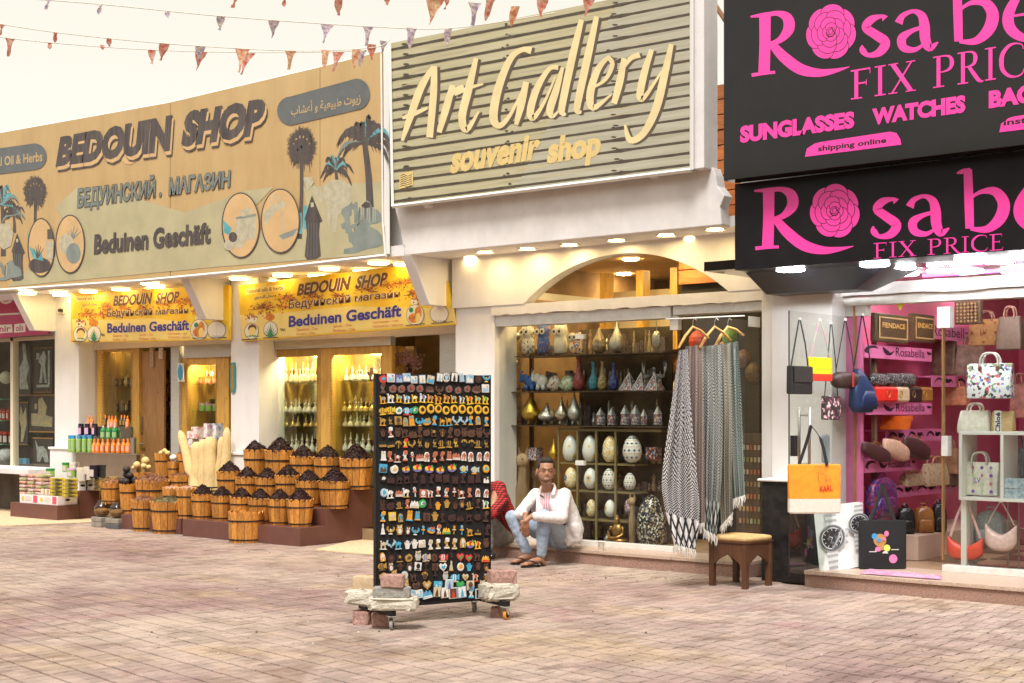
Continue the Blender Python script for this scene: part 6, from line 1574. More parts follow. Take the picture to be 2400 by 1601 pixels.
def fill(d, z, xs, kind, mats_, w, h, noun, spec, where, group):
 key = (kind,) + tuple(m.name for m in mats_)
 if key not in BOT: BOT[key] = bottle_mesh(kind, *mats_)
 for k, x in enumerate(xs):
  o = put(noun.replace(' ', '_'), BOT[key]); o.location = (x, d + rnu(-.02, .02), z + .001); o.scale = (w, w, h * rnu(.92, 1.05)); o.rotation_euler = (0, 0, rnu(-.4, .4))
  pos = 'leftmost' if k == 0 else ('rightmost' if k == len(xs) - 1 else ords[k])
  tag(o, f'{spec}, {pos} {where}', noun.split()[-1], group)
lin = lambda a, b, n: [a + (b - a) * (k + .5) / n for k in range(n)]
DD = 12.46
t, a, b, zs = cabinet('golden display cabinet with dark oil bottles left of the open shop door', 226, 326, 241, 308, 808, [905, 965, 1022])
for j, z in enumerate(zs[:2]): fill(DD + .2, z, lin(a, b, 5), 'slab', (brown_b, orange, gold_l), .030, .17, 'oil bottle', 'dark oil bottle with orange cap', f'on the {["upper", "lower"][j]} shelf, left cabinet', 'dark oil bottles in the left cabinet')
t, a, b, zs = cabinet('narrow golden display cabinet with orange and green tubs beside the open door', 424, 536, 440, 506, 838, [900, 964, 1022])
fill(DD + .2, zs[0], lin(a, b, 4), 'tub', (orange, orange, lab_o), .045, .11, 'cream tub', 'orange product tub', 'on the upper shelf of the narrow cabinet', 'orange tubs in the narrow cabinet')
fill(DD + .2, zs[1], lin(a, b, 4), 'tub', (lime, lab_p, lab_g), .045, .11, 'cream tub', 'lime green product tub', 'on the middle shelf of the narrow cabinet', 'lime tubs in the narrow cabinet')
t, a, b, zs = cabinet('large golden display cabinet of glass perfume bottles, left of the pair', 622, 752, 640, 743, 818, [897, 967, 1000, 1058])
for j, (z, n, mm, h) in enumerate(zip(zs, (8, 9, 7, 8), ((perf, perf, perf), (perf2, perf2, perf2), (perf3, perf3, perf3), (perf2, perf2, perf2)), (.24, .17, .14, .22))):
 fill(DD + .18, z, lin(a, b, n), 'perfume', mm, .044, h * 1.1, 'perfume bottle', f'{["cream", "clear", "gold", "pale"][j]} ornate perfume bottle', f'on the {["top", "second", "third", "lowest"][j]} shelf, left perfume cabinet', 'perfume bottles in the left perfume cabinet')
t, a, b, zs = cabinet('large golden display cabinet of glass perfume bottles, right of the pair', 752, 918, 778, 893, 812, [893, 966, 1000, 1058])
for j, (z, n, mm, h) in enumerate(zip(zs, (7, 9, 8, 8), ((perf2, perf2, perf2), (perf3, perf3, perf3), (perf, perf, perf), (perf2, perf2, perf2)), (.18, .17, .14, .22))):
 fill(DD + .18, z, lin(a, b, n), 'perfume', mm, .044, h * 1.1, 'perfume bottle', f'{["clear", "gold", "cream", "pale"][j]} ornate perfume bottle', f'on the {["top", "second", "third", "lowest"][j]} shelf, right perfume cabinet', 'perfume bottles in the right perfume cabinet')
bx(shopB, 'shutter_box', galv, XX(430, 12.41), XC2a - .002, 12.41, 12.5, W(480, 838, 12.41).z, 2.50, .004)
bx(shopB, 'shutter_box', galv, XC2b + .02, XX(915, 12.41), 12.41, 12.5, W(760, 815, 12.41).z, 2.55, .004)
bx(shopB, 'shutter_post', galv, XX(400, 12.41), XX(419, 12.41), 12.41, 12.5, .15, 2.5, .004)
bx(shopB, 'shutter_post', galv, XX(1030, 12.41), XC3a - .002, 12.41, 12.5, .15, 2.5, .004)
bx(shopB, 'shutter_post', galv, XC1b + .002, XX(226, 12.45), 12.43, 12.5, .15, 2.5, .004)
xa_, xb_ = XX(330, 12.5), XX(384, 12.5)
dl = thing('open_door', 'plain brown wooden door leaf standing open beside the left cabinet', 'door', (xa_, 12.5, .15))
bx(dl, 'door_leaf', brown_wood, xa_, xb_, 12.50, 12.54, .15, 2.45, .004)
bx(dl, 'lock_plate', steel, xa_ + .02, xa_ + .06, 12.485, 12.5, 1.25, 1.5)
MB().tube([(xa_ + .04, 12.485, 1.1), (xa_ + .04, 12.45, 1.1), (xa_ + .14, 12.45, 1.1)], .01, 6).build('handle', steel, dl, world=1)
for k, px in enumerate((355, 376)):
 p = W(px, 815, 12.48); o = thing('hanging_packet', ['clear packet of combs hanging on the brown door', 'white tray packet hanging beside the comb packet'][k], 'packet', p)
 MB().box(-.045, .045, 0, .015, -.28 if k == 0 else -.16, 0).build('pouch', mat(['tan_packet', 'white_packet'][k], [(.42, .30, .18), (.62, .52, .40)][k], .3, var=.4, scale=30), o)
 MB().tube([(0, .005, 0), (0, .008, .05), (.01, .012, .06)], .004, 5).build('hook', steel, o)
for (p0, p1, d, lb, sd) in ((384, 400, 12.9, 'tall dark shelf rack of tiny boxed goods inside the left doorway', 3), (925, 958, 12.9, 'wire rack of small hanging trinkets inside the right doorway', 4)):
 x0, x1 = XX(p0, d), XX(p1, d); t = thing('goods_rack', lb, 'rack', ((x0 + x1) / 2, d, .15)); rnd = random.Random(sd)
 bx(t, 'rack_back', brown_wood, x0, x1, d + .1, d + .12, .15, 2.4)
 for k in range(9):
  z = .3 + k * .22; bx(t, 'shelf', brown_wood, x0, x1, d, d + .1, z, z + .015)
 mb = MB()
 for k in range(9):
  for i in range(7):
   h = rnd.uniform(.05, .15); x = x0 + (x1 - x0) * (i + .5) / 7; mb.cbox((x, d + .03, .316 + k * .22 + h / 2), ((x1 - x0) / 9, .05, h), 0, rnd.randrange(4))
 mb.build('small_goods', [mat('goods_a', (.30, .18, .16), .5, var=.4, scale=30), mat('goods_b', (.55, .45, .40), .5, var=.4, scale=30), mat('goods_c', (.10, .05, .03), .5), mat('goods_d', (.40, .12, .10), .5, var=.3)], t, world=1, kind='stuff')
for k, (px, py) in enumerate(((935, 832), (952, 835), (975, 838))):
 p = W(px, py, 12.7); o = thing('flower_bunch', f'small bunch of pinkish dried flowers hanging in the right doorway, {["left", "middle", "right"][k]}', 'flowers', p, 0, 'dried flower bunches in the right doorway'); mb = MB(); rnd = random.Random(k)
 for i in range(60): mb.cbox((rnd.gauss(0, .05), rnd.gauss(0, .03), rnd.gauss(-.05, .05)), (.02, .012, .02), rnd.random() * 3)
 mb.build('blossoms', mat('dry_flower', (.38, .20, .18), .7, var=.5, scale=40), o); MB().tube([(0, 0, 0), (0, 0, .12)], .003, 4).build('cord', cord_m0 if 'cord_m0' in globals() else steel, o)
sc_ = thing('security_camera', 'small white security camera box on the upper wall by the left banner', 'camera', W(146, 728, 12.14))
MB().cbox((0, .0, 0), (.12, .05, .11)).build('housing', cream, sc_, bevel=.006)
MB().cbox((.03, -.05, 0), (.06, .06, .045)).build('lens_hood', black_pl, sc_, bevel=.01)
MB().tube([(-.02, .02, -.05), (-.02, .01, -.3), (0, .01, -.42)], .004, 4).build('cable', cream, sc_)
th_ = thing('wall_thermometer', 'teal and gold narrow thermometer plaque on the middle white column', 'plaque', W(547, 885, 12.14))
MB().prism([(-.035, -.2), (.035, -.2), (.05, -.12), (.05, .12), (.035, .2), (-.035, .2), (-.05, .12), (-.05, -.12)], -.01, .005).build('plaque_board', C('teal_board', .05, .28, .30), th_)
MB().prism([(-.02, -.17), (.02, -.17), (.02, .17), (-.02, .17)], -.014, -.011).build('gold_scale', perf3, th_)
os_ = thing('door_notice', 'small white notice with a blue oval beside the grey post', 'notice', W(423, 873, 12.40))
MB().box(-.07, .07, 0, .008, -.13, .13).build('card', white_pl, os_); MB().prism(E(0, 0, .055, .115, 20), -.004, -.001).build('oval_print', C('cyan_ink', .05, .38, .65), os_)
# ==== FAR LEFT WINDOW
aw = 12.7
for k, (q, lb, bgc, fgc) in enumerate((([(80, 818), (122, 818), (122, 918), (80, 918)], 'black papyrus picture of a white standing figure in the far left window', ink, white_pl),
  ([(40, 800), (72, 805), (72, 920), (40, 925)], 'black picture of a white crowned figure beside the window mullion', ink, white_pl),
  ([(70, 928), (128, 928), (128, 1010), (70, 1010)], 'black picture with golden sphinx in the lower part of the far left window', ink, perf3),
  ([(78, 1028), (124, 1028), (124, 1088), (78, 1088)], 'dark picture of grey wolves in the lowest part of the window', ink, steel),
  ([(42, 945), (66, 945), (66, 1040), (42, 1040)], 'dark picture of a pale reed bundle left of the golden sphinx picture', ink, perf3))):
 d = aw + .02 * k; x0, x1 = XX(q[0][0], d), XX(q[1][0], d); z1, z0 = W(q[0][0], q[0][1], d).z, W(q[3][0], q[3][1], d).z
 t = thing('picture', lb, 'picture', ((x0 + x1) / 2, d, z0), 0, 'dark pictures in the far left window')
 bx(t, 'sheet', bgc, x0, x1, d, d + .01, z0, z1); bx(t, 'rod', orange if 0 else brown_wood, x0 - .01, x1 + .01, d - .01, d, z1, z1 + .02); bx(t, 'rod', brown_wood, x0 - .01, x1 + .01, d - .01, d, z0 - .02, z0)
 mb = MB(); w, h = x1 - x0, z1 - z0; f = lambda pts: [(x0 + u * w, z0 + v * h) for u, v in pts]
 art = [[(.3, .2), (.45, .2), (.5, .5), (.6, .2), (.72, .2), (.62, .6), (.7, .8), (.55, .95), (.4, .85), (.25, .7), (.4, .62)], [(.15, .1), (.85, .1), (.85, .16), (.15, .16)], [(.78, .16), (.88, .16), (.88, .95), (.78, .95)], [(.14, .75), (.3, .75), (.3, .9), (.14, .9)]] if k == 0 else \
   [[(.2, .1), (.85, .1), (.7, .3), (.9, .5), (.75, .65), (.6, .95), (.4, .95), (.45, .65), (.2, .5)]] if k == 1 else \
   [[(.08, .15), (.9, .12), (.92, .4), (.65, .45), (.7, .7), (.5, .95), (.36, .9), (.34, .5), (.06, .5)], [(.2, .62), (.3, .62), (.3, .78), (.2, .78)]] if k == 2 else \
   [[(.1, .95), (.25, .7), (.5, .72), (.7, .55), (.8, .1), (.6, .1), (.5, .35), (.35, .1), (.2, .12), (.2, .5)]] if k == 3 else [[(.3, .05), (.5, .05), (.9, .5), (.8, .9), (.5, .7), (.3, .95), (.15, .6), (.35, .4)]]
 for pp in art: mb.prism(f(pp), d - .004, d - .001)
 mb.build('figure_print', mat('art_' + fgc.name, (.55, .58, .56) if fgc is not perf3 else (.60, .45, .18), .5, col2=(.30, .30, .28), scale=12), t, world=1)
sh = thing('window_shelves', 'green edged glass shelves behind the leftmost window pane', 'shelves', (XX(0, 12.8), 12.8, .7))
for z in (W(10, 935, 12.8).z, W(10, 985, 12.8).z, W(10, 1040, 12.8).z):
 MB().box(XX(-40, 12.8), XX(30, 12.8), 12.6, 12.95, z - .012, z).build('shelf', C('green_glass', .20, .45, .32), sh, world=1)
z_ = [W(10, y, 12.7).z for y in (935, 985, 1040, 1090)]
fill(12.72, z_[1] + .0, [XX(p, 12.72) for p in (2, 12, 22)], 'pump', (red_b, red_b, lab_w), .04, .22, 'oil bottle', 'red pump bottle with white label', 'on the leftmost window middle shelf', 'red bottles in the leftmost window')
fill(12.72, z_[2] + .0, [XX(p, 12.72) for p in (4, 15, 26)], 'tub', (C('maroon', .14, .03, .03), red_b, lab_w), .045, .20, 'jar', 'maroon labelled jar', 'on the leftmost window lower shelf', 'maroon jars in the leftmost window')
for (px, py, r, lb, m_) in ((14, 885, 15, 'pale round ball on the top shelf of the leftmost window', mat('pale_ball', (.62, .60, .45), .6)), (14, 1070, 20, 'large pale netted ball at the bottom of the leftmost window', mat('net_ball', (.60, .58, .52), .6, col2=(.3, .35, .4), scale=30))):
 p = W(px, py, 12.72); o = MB().ball((0, 0, 0), r * depth(p) / FP, 20, 14).build('ornament_ball', m_, smooth=True); o.location = p; tag(o, lb, 'ball')
o = MB().cbox((0, 0, .045), (.24, .06, .09)).build('blue_box', C('sky_box', .12, .40, .62)); o.location = W(56, 1087, 12.62); tag(o, 'small light blue box on the sill behind the far left window', 'box')
rp = thing('rope_coil', 'loose coil of pale hose lying under the far left sill', 'hose', G(2, 1180))
MB().tube([(.22 * cos(a) * (1 + .1 * sin(3 * a)), .15 * sin(a), .02 + .01 * a) for a in [k * .35 for k in range(36)]], .014, 6).build('coil', cream, rp, smooth=True)
# ==== ART SHOP WINDOW
shD = thing('window_shelving', 'dark framed shelving behind the big art shop window', 'shelving', (XX(1370, 12.6), 12.6, .15))
mosd = wood_mat('shelf_frame', (.06, .035, .02), (.10, .06, .035), .4)
olv = mat('olive_frame', (.26, .21, .10), .4, .3, var=.1)
for (y, p0, p1) in ((832, 1212, 1560), (917, 1205, 1560), (998, 1205, 1560)):
 z = W(1380, y, 12.6).z; MB().box(XX(p0, 12.45), XX(p1, 12.45), 12.40, 12.80, z - .010, z).build('shelf', mosd, shD, world=1)
for px in (1218, 1567): bx(shD, 'upright', mosd, XX(px, 12.6) - .02, XX(px, 12.6) + .02, 12.80, 12.84, .15, 2.55)
for y in (1084, 1148, 1214):
 z = W(1380, y, 12.55).z; bx(shD, 'grid_shelf', olv, XX(1312, 12.5), XX(1492, 12.5), 12.46, 12.72, z - .02, z)
z = W(1380, 1004, 12.55).z; bx(shD, 'grid_shelf', olv, XX(1312, 12.5), XX(1555, 12.5), 12.46, 12.72, z - .03, z)
for px in (1315, 1359, 1403, 1448): bx(shD, 'grid_upright', olv, XX(px, 12.5) - .012, XX(px, 12.5) + .012, 12.45, 12.47, .15, z - .03)
bx(shD, 'grid_back', mat('mirror_dim', (.16, .12, .08), .25, .4, var=.5, scale=2), XX(1312, 12.5), XX(1555, 12.7), 12.86, 12.88, .15, 2.5)
def itm(name, label, cat, px, yb, d, group=None, rz=0):
 p = W(px, yb, d); return thing(name, label, cat, p, rz, group), depth(p) / FP
def speck(name, base, col2, scale=40, rough=.3, lo=.5, hi=.6):
 if name in MATS: return MATS[name]
 m = bpy.data.materials.new(name); m.use_nodes = True; MATS[name] = m
 t = m.node_tree; b = t.nodes['Principled BSDF']; b.inputs['Roughness'].default_value = rough
 tc = t.nodes.new('ShaderNodeTexCoord'); v = node(t, 'ShaderNodeTexVoronoi', Scale=scale); t.links.new(tc.outputs['Object'], v.inputs['Vector'])
 r = t.nodes.new('ShaderNodeValToRGB'); r.color_ramp.interpolation = 'CONSTANT'
 cols = [base] + list(col2); r.color_ramp.elements[0].color = (*base, 1)
 r.color_ramp.elements[1].position = lo; r.color_ramp.elements[1].color = (*cols[1], 1)
 for i, c in enumerate(cols[2:]):
  e = r.color_ramp.elements.new(lo + (1 - lo) * (i + 1) / (len(cols) - 1)); e.color = (*c, 1)
 sp = t.nodes.new('ShaderNodeSeparateColor'); t.links.new(v.outputs['Color'], sp.inputs[0]); t.links.new(sp.outputs[0], r.inputs['Fac']); t.links.new(r.outputs['Color'], b.inputs['Base Color'])
 return m
def vase(name, label, cat, px, yb, d, wpx, hpx, prof, m, seg=22, group=None):
 t, k = itm(name, label, cat, px, yb, d, group); w, h = wpx * .5 * k, hpx * k
 MB().lathe([(r * w, z * h) for r, z in prof], seg).build('body', m, t, smooth=True)
 return t, w, h
egg = [(.35, 0), (.45, .01), (.80, .12), (.98, .30), (1, .42), (.93, .60), (.75, .78), (.5, .91), (.25, .98), (.02, 1)]
tear = [(.3, 0), (.45, .02), (.85, .10), (1, .22), (.95, .34), (.62, .52), (.30, .70), (.12, .85), (.02, 1)]
bott = [(.55, 0), (.9, .1), (1, .25), (.85, .42), (.45, .55), (.34, .75), (.36, .92), (.5, 1)]
DW = 12.55
clutter(shD, XX(1222, 12.75), XX(1555, 12.75), [W(1380, y, 12.6).z for y in (832, 917, 998)], 12.74, .06, [mat('clut_a', (.45, .36, .24), .5, var=.4, scale=30), mat('clut_b', (.30, .20, .12), .5, var=.4, scale=30), silver_m, mat('clut_d', (.16, .12, .12), .5, var=.5, scale=30)], 77, .10, .30)
clutter(shD, XX(1320, 12.7), XX(1550, 12.7), [W(1380, y, 12.6).z for y in (1084, 1148, 1214)] + [.17], 12.80, .07, [MATS['clut_b'], MATS['clut_b'], MATS['clut_d'], MATS['clut_d']], 78, .08, .2)
def owl(label, px, wpx, hpx, m, spotty=False):
 t, k = itm('owl_statue', label, 'owl statue', px, 829, DW, 'ceramic owls on the top shelf'); w, h = wpx * .5 * k, hpx * k
 MB().lathe([(.75 * w, 0), (.9 * w, .05 * h), (w, .3 * h), (.92 * w, .5 * h), (.82 * w, .56 * h), (.95 * w, .66 * h), (w, .8 * h), (.9 * w, .93 * h), (.6 * w, .97 * h), (.1 * w, .97 * h)], 20, sy=.8).build('body', m, t, smooth=True)
 for s in (-1, 1):
  e = MB(); q = Matrix.Translation((s * .42 * w, -.74 * w, .76 * h)) @ Matrix.Rotation(R(90), 4, 'X')
  for r0, z0, mi in ((.42 * w, 0, 0), (.2 * w, .006, 1)):
   e.add([q @ V3((r0 * cos(i * pi / 8), r0 * sin(i * pi / 8), z0 + .01)) for i in range(16)], [tuple(range(16))], mi)
  e.build('eye', [white_pl, black_pl], t)
  MB().loft([[(s * .8 * w + dx * w, dy * w, .93 * h) for dx, dy in ((-.2, -.2), (.15, -.2), (.15, .2), (-.2, .2))], [(s * .85 * w, 0, 1.02 * h)] * 4]).build('ear', m, t)
 MB().loft([[(-.08 * w, -.78 * w, .72 * h), (.08 * w, -.78 * w, .72 * h), (.08 * w, -.6 * w, .72 * h), (-.08 * w, -.6 * w, .72 * h)], [(0, -.8 * w, .60 * h)] * 4]).build('beak', black_pl, t)
sk1 = speck('owl_white_black', (.70, .68, .62), [(.08, .06, .05), (.70, .68, .62)], 60, lo=.6)
sk2 = speck('owl_blue', (.05, .12, .38), [(.10, .25, .60), (.45, .10, .08), (.05, .12, .38)], 60)
sk3 = speck('owl_dots', (.78, .75, .70), [(.70, .15, .08), (.80, .55, .08), (.10, .12, .35)], 55, lo=.55)
cer_w = mat('ceramic_white', (.72, .72, .66), .2, var=.05)
owl('white ceramic owl with black markings, leftmost of the owls', 1237, 34, 66, sk1); owl('blue ceramic owl second from left', 1274, 35, 68, sk2); owl('plain white ceramic owl third from left', 1314, 36, 68, cer_w); owl('small dotted ceramic owl at the right of the owls', 1349, 32, 50, sk3)
gourd_m = mat('hammered_silver', (.56, .55, .50), .3, .85, var=.3, scale=50, bump=.5, bscale=90)
vase('lamp_gourd', 'brownish silver pear shaped lamp on the top shelf', 'lamp', 1404, 829, DW, 36, 62, [(.4, 0), (.6, .03), (.95, .15), (1, .32), (.8, .52), (.42, .72), (.2, .9), (.05, 1)], mat('bronze_silver', (.40, .32, .22), .3, .8, var=.3, scale=40))
vase('lamp_gourd', 'tall silver teardrop lamp on the top shelf', 'lamp', 1446, 829, DW, 40, 80, tear, gourd_m)
t, k = itm('hanging_shell', 'silver shell ornament hanging from strings near the doorway', 'ornament', 1539, 815, DW)
MB().ball((0, 0, .08), (.06, .04, .10), 10, 8).build('shell', gourd_m, t, smooth=True); MB().tube([(0, 0, .16), (-.02, 0, .5)], .003, 4).build('string', steel, t)
def elephant(label, px, wpx, hpx, m, sgn=1):
 t, k = itm('elephant_statue', label, 'elephant', px, 915, DW, 'ceramic elephants on the second shelf'); w, h = wpx * k, hpx * k
 mb = MB().ball((0, 0, h * .45), (w * .42, w * .30, h * .36), 16, 10).ball((-sgn * w * .30, -.02, h * .62), (w * .24, w * .2, h * .26), 12, 8)
 mb.tube(catmull([(-sgn * w * .45, -.03, h * .6), (-sgn * w * .6, -.03, h * .5), (-sgn * w * .58, -.03, h * .85), (-sgn * w * .45, -.03, h * 1.05)], 4), [w * .09] * 9 + [w * .05] * 4, 8)
 mb.build('body', m, t, smooth=True)
 for sx in (-1, 1):
  for sy in (-1, 1): MB().tube([(sx * w * .22, sy * w * .14, 0), (sx * w * .2, sy * w * .14, h * .3)], w * .12, 10).build('leg', m, t, smooth=True)
 MB().ball((-sgn * w * .16, -w * .24, h * .64), (w * .17, .015, h * .22), 10, 8).build('ear', m, t, smooth=True)
elephant('blue ceramic elephant with raised trunk', 1244, 40, 44, mat('ceramic_blue', (.04, .14, .42), .25, var=.1)); elephant('white ceramic elephant with raised trunk', 1270, 38, 46, cer_w)
def dome(label, px, w, h, m):
 t, k = itm('turtle_statue', label, 'statue', px, 915, DW); MB().ball((0, 0, h * k * .42), (w * k * .5, w * k * .36, h * k * .55), 18, 12).ball((-w * k * .45, -.01, h * k * .3), (w * k * .16, w * k * .14, h * k * .2), 10, 8).build('body', m, t, smooth=True)
dome('rounded cream ceramic animal with brown floral marks', 1300, 34, 36, speck('cream_floral', (.68, .64, .52), [(.45, .15, .08), (.20, .16, .10)], 60, lo=.8)); dome('rounded cream ceramic dome with green marks', 1331, 38, 36, speck('cream_green', (.66, .68, .52), [(.12, .35, .12), (.30, .45, .20)], 60, lo=.7))
mo = lambda n, b, *c: speck(n, b, c, 110, lo=.3)
for (px, w, h, nm, m_) in ((1357, 30, 78, 'red mosaic long necked vase', mo('mosaic_red', (.30, .05, .05), (.45, .12, .10), (.20, .03, .03))), (1391, 24, 68, 'turquoise mosaic long necked vase', mo('mosaic_turq', (.05, .25, .32), (.12, .42, .50), (.02, .12, .20))), (1412, 24, 68, 'golden mosaic long necked vase', mo('mosaic_gold', (.38, .25, .08), (.60, .48, .20), (.18, .10, .04))), (1438, 24, 66, 'dark blue mosaic long necked vase', mo('mosaic_navy', (.04, .05, .22), (.10, .12, .35), (.02, .02, .08)))):
 vase('mosaic_vase', nm + ' on the second shelf', 'vase', px, 915, DW, w, h, bott, m_, group='long necked mosaic vases')
mosk = speck('mosaic_multi', (.10, .08, .10), [(.62, .60, .58), (.55, .15, .08), (.30, .32, .45), (.10, .08, .10)], 90, .15, lo=.2)
for px, w, h, nm in ((1475, 42, 42, 'left'), (1503, 40, 42, 'middle'), (1535, 42, 42, 'right')):
 t, k = itm('mosaic_pyramid', f'sparkling mosaic glass pyramid on the second shelf, {nm} of three', 'pyramid', px, 915, DW, 'mosaic pyramids on the second shelf')
 s = w * .42 * k; MB().loft([[(-s, -s, 0), (s, -s, 0), (s, s, 0), (-s, s, 0)], [(-s * .02, -s * .02, h * k), (s * .02, -s * .02, h * k), (s * .02, s * .02, h * k), (-s * .02, s * .02, h * k)]]).build('pyramid_body', mosk, t)
 mb = MB(); ap = V3((0, 0, h * k));
 for c_ in ((-s, -s, 0), (s, -s, 0), (s, s, 0)): mb.tube([c_, ap], .004, 4)
 mb.build('metal_edge', silver_m, t)
t, k = itm('winged_figure', 'silver winged goddess figure above the mosaic pyramids', 'figurine', 1533, 905, 12.68)
MB().tube([(0, 0, 0), (0, 0, .12), (0, 0, .17)], [.022, .016, .02], 8).ball((0, 0, .19), .022, 8, 6).build('figure', silver_m, t, smooth=True)
for s in (-1, 1):
 mb = MB()
 for i in range(9): mb.tube(catmull([(s * .02, 0, .13), (s * (.08 + .006 * i), 0, .09 + .005 * i), (s * (.125 + .004 * i), 0, .10 + .018 * i), (s * (.13 - .003 * i), .003, .17 + .014 * i)], 3), .004, 4)
 mb.build('wing', silver_m, t)
gold_h = mat('hammered_gold', (.62, .40, .06), .3, .9, var=.25, scale=50, bump=.4, bscale=90)
for (px, w, h, pr_, m_, nm) in ((1245, 46, 74, tear, gold_h, 'large golden teardrop lamp at the left of the third shelf'), (1282, 44, 44, tear, gourd_m, 'squat silver lamp beside the golden one'), (1316, 32, 60, tear, mat('warm_silver', (.55, .48, .36), .3, .85, var=.3, scale=50), 'slim warm silver lamp third from left'), (1346, 32, 72, tear, gourd_m, 'tall slim silver lamp by the glass joint')):
 t, w_, h_ = vase('metal_lamp', nm, 'lamp', px, 988, DW, w, h, pr_, m_, group='hammered metal lamps on the third shelf')
 for i in range(3): MB().tube([(w_ * .4 * cos(i * 2.1 + .5), w_ * .4 * sin(i * 2.1 + .5), .01), (w_ * .55 * cos(i * 2.1 + .5), w_ * .55 * sin(i * 2.1 + .5), -.026)], .006, 5).build('foot', m_, t)
for k_, (px, w, h) in enumerate(((1408, 22, 40), (1434, 20, 40), (1465, 22, 46), (1490, 22, 46), (1509, 16, 36), (1542, 22, 44))):
 t, k = itm('mosaic_lantern', f'small mosaic glass lantern on the third shelf, {ords[k_] if k_ < 5 else "rightmost"}', 'lantern', px, 995, DW, 'small mosaic lanterns on the third shelf'); r = w * .5 * k; h_ = h * k
 MB().lathe([(r, .02 * h_), (r * 1.02, .55 * h_)], 6).build('glass_body', mosk, t)
 MB().lathe([(r * 1.1, 0), (r * 1.1, .03 * h_)], 6).lathe([(r * 1.1, .55 * h_), (r * .8, .68 * h_), (r * .2, .95 * h_), (.004, 1.0 * h_)], 6).build('metal_frame', silver_m, t)
eg_w = speck('egg_plain', (.72, .72, .68), [(.72, .72, .68), (.70, .50, .10)], 25, lo=.93); eg_s = speck('egg_stars', (.76, .72, .66), [(.12, .10, .42), (.50, .10, .06), (.76, .72, .66)], 55, lo=.52)
eg_y = speck('egg_yellow', (.76, .72, .58), [(.72, .52, .12), (.62, .38, .08), (.78, .74, .6)], 100, lo=.3)
egb = plain('egg_flower_blue', .08, .22, .50); egd = plain('egg_flower_dark', .05, .05, .14); egy = plain('egg_flower_yellow', .78, .50, .06)
def eggt(label, px, yb, w, h, m, flower=None, stars=False):
 t, w_, h_ = vase('painted_egg', label, 'egg ornament', px, yb, 12.50, w, h, egg, cer_w if stars else m, group='painted ceramic eggs in the grid shelves')
 mb = MB()
 def dab(a, z, r, mi, n=8, star=False):
  rr = None
  for (r0, z0), (r1, z1) in zip(egg, egg[1:]):
   if z0 <= z <= z1: rr = r0 + (r1 - r0) * (z - z0) / (z1 - z0)
  rr = rr * w_ * 1.012 + .001
  pts = []
  for i in range(n):
   q = r * (1 if (not star or i % 2 == 0) else .5); an = 2 * pi * i / n
   aa = a + q * cos(an) / rr; pts.append((rr * cos(aa), rr * sin(aa), z * h_ + q * sin(an)))
  mb.add(pts, [tuple(range(n))[::-1]], mi)
 if stars:
  for z in (.2, .45, .7, .88):
   for i in range(5): dab(-pi / 2 + (i - 2) * .55 + (.27 if z in (.45, .88) else 0), z, w_ * .17, 1, 12, True)
  for z in (.1, .33, .58, .8):
   for i in range(11): dab(-pi / 2 + (i - 5) * .27, z, w_ * .055, 3, 6)
 if flower is not None:
  a0, z0 = flower
  for i in range(10): dab(a0 + w_ * .33 * cos(i * .628) / (w_ * 1.0), z0 + w_ * .33 * sin(i * .628) / h_, w_ * .11, 1 if m is eg_y else 2, 6)
  dab(a0, z0, w_ * .2, 0)
 if mb.f: mb.build('painted_motif', [egb, egd, egy, plain('egg_dot_red', .50, .10, .06)], t)
A0 = -pi / 2 - .65
eggt('largest plain white egg in the top row, leftmost', 1337, 1081, 37, 62, eg_w, (A0 - .9, .55)); eggt('white egg with a tiny flower at its left, second in the top row', 1383, 1082, 37, 62, eg_w, (A0 - .8, .8)); eggt('yellow mosaic egg with blue flower in the top row', 1430, 1083, 38, 62, eg_y, (A0 - .2, .5)); eggt('white egg with blue stars and red dots in the top row', 1482, 1084, 46, 64, eg_s, None, True)
eggt('yellow mosaic egg with blue flower in the middle row', 1339, 1144, 34, 50, eg_y, (A0 + .2, .5)); eggt('white egg with one yellow flower in the middle row', 1385, 1145, 34, 49, eg_w, (A0 + .9, .5)); eggt('egg with blue stars in the middle row', 1428, 1147, 34, 50, eg_s, None, True); eggt('smallest star egg at the right of the middle row', 1476, 1148, 29, 40, eg_s, None, True)
eggt('small yellow mosaic egg in the lowest row', 1386, 1210, 26, 40, eg_y, (A0 + .2, .5)); eggt('small white egg with a yellow flower in the lowest row', 1430, 1211, 27, 40, eg_w, (A0 + .2, .5)); eggt('brown speckled small egg half hidden at the right of the lowest row', 1474, 1205, 22, 36, mosk)
vase('mosaic_egg', 'huge black mosaic egg standing on the floor behind the glass', 'egg ornament', 1526, 1288, 12.42, 70, 128, egg, speck('black_mosaic', (.015, .015, .02), [(.04, .04, .06), (.30, .28, .24), (.02, .02, .03), (.60, .58, .50), (.25, .18, .08)], 60, .12, lo=.35), seg=30)
bm = mat('bronze_buddha', (.36, .20, .06), .35, .7, var=.3, scale=30); t, k = itm('seated_statue', 'golden seated meditating statue on the floor of the window', 'statue', 1446, 1278, 12.45)
MB().ball((0, 0, .05), (.13, .09, .05), 16, 8).ball((0, .01, .15), (.07, .05, .09), 14, 8).ball((0, 0, .265), (.035, .035, .045), 12, 8).ball((0, 0, .305), .02, 8, 6).build('figure', bm, t, smooth=True)
for s in (-1, 1): MB().tube(catmull([(s * .07, 0, .20), (s * .095, -.02, .13), (s * .05, -.07, .09), (0, -.085, .08)], 4), .018, 8).build('arm', bm, t, smooth=True)
vase('perfume_flask', 'small silver flask left of the seated statue', 'flask', 1425, 1272, 12.45, 18, 30, tear, silver_m)
wgr = wood_mat('driftwood', (.22, .13, .06), (.38, .26, .14), .7, (8, 8, 1)); ww = mat('white_wood', (.62, .60, .54), .6, var=.15, scale=10)
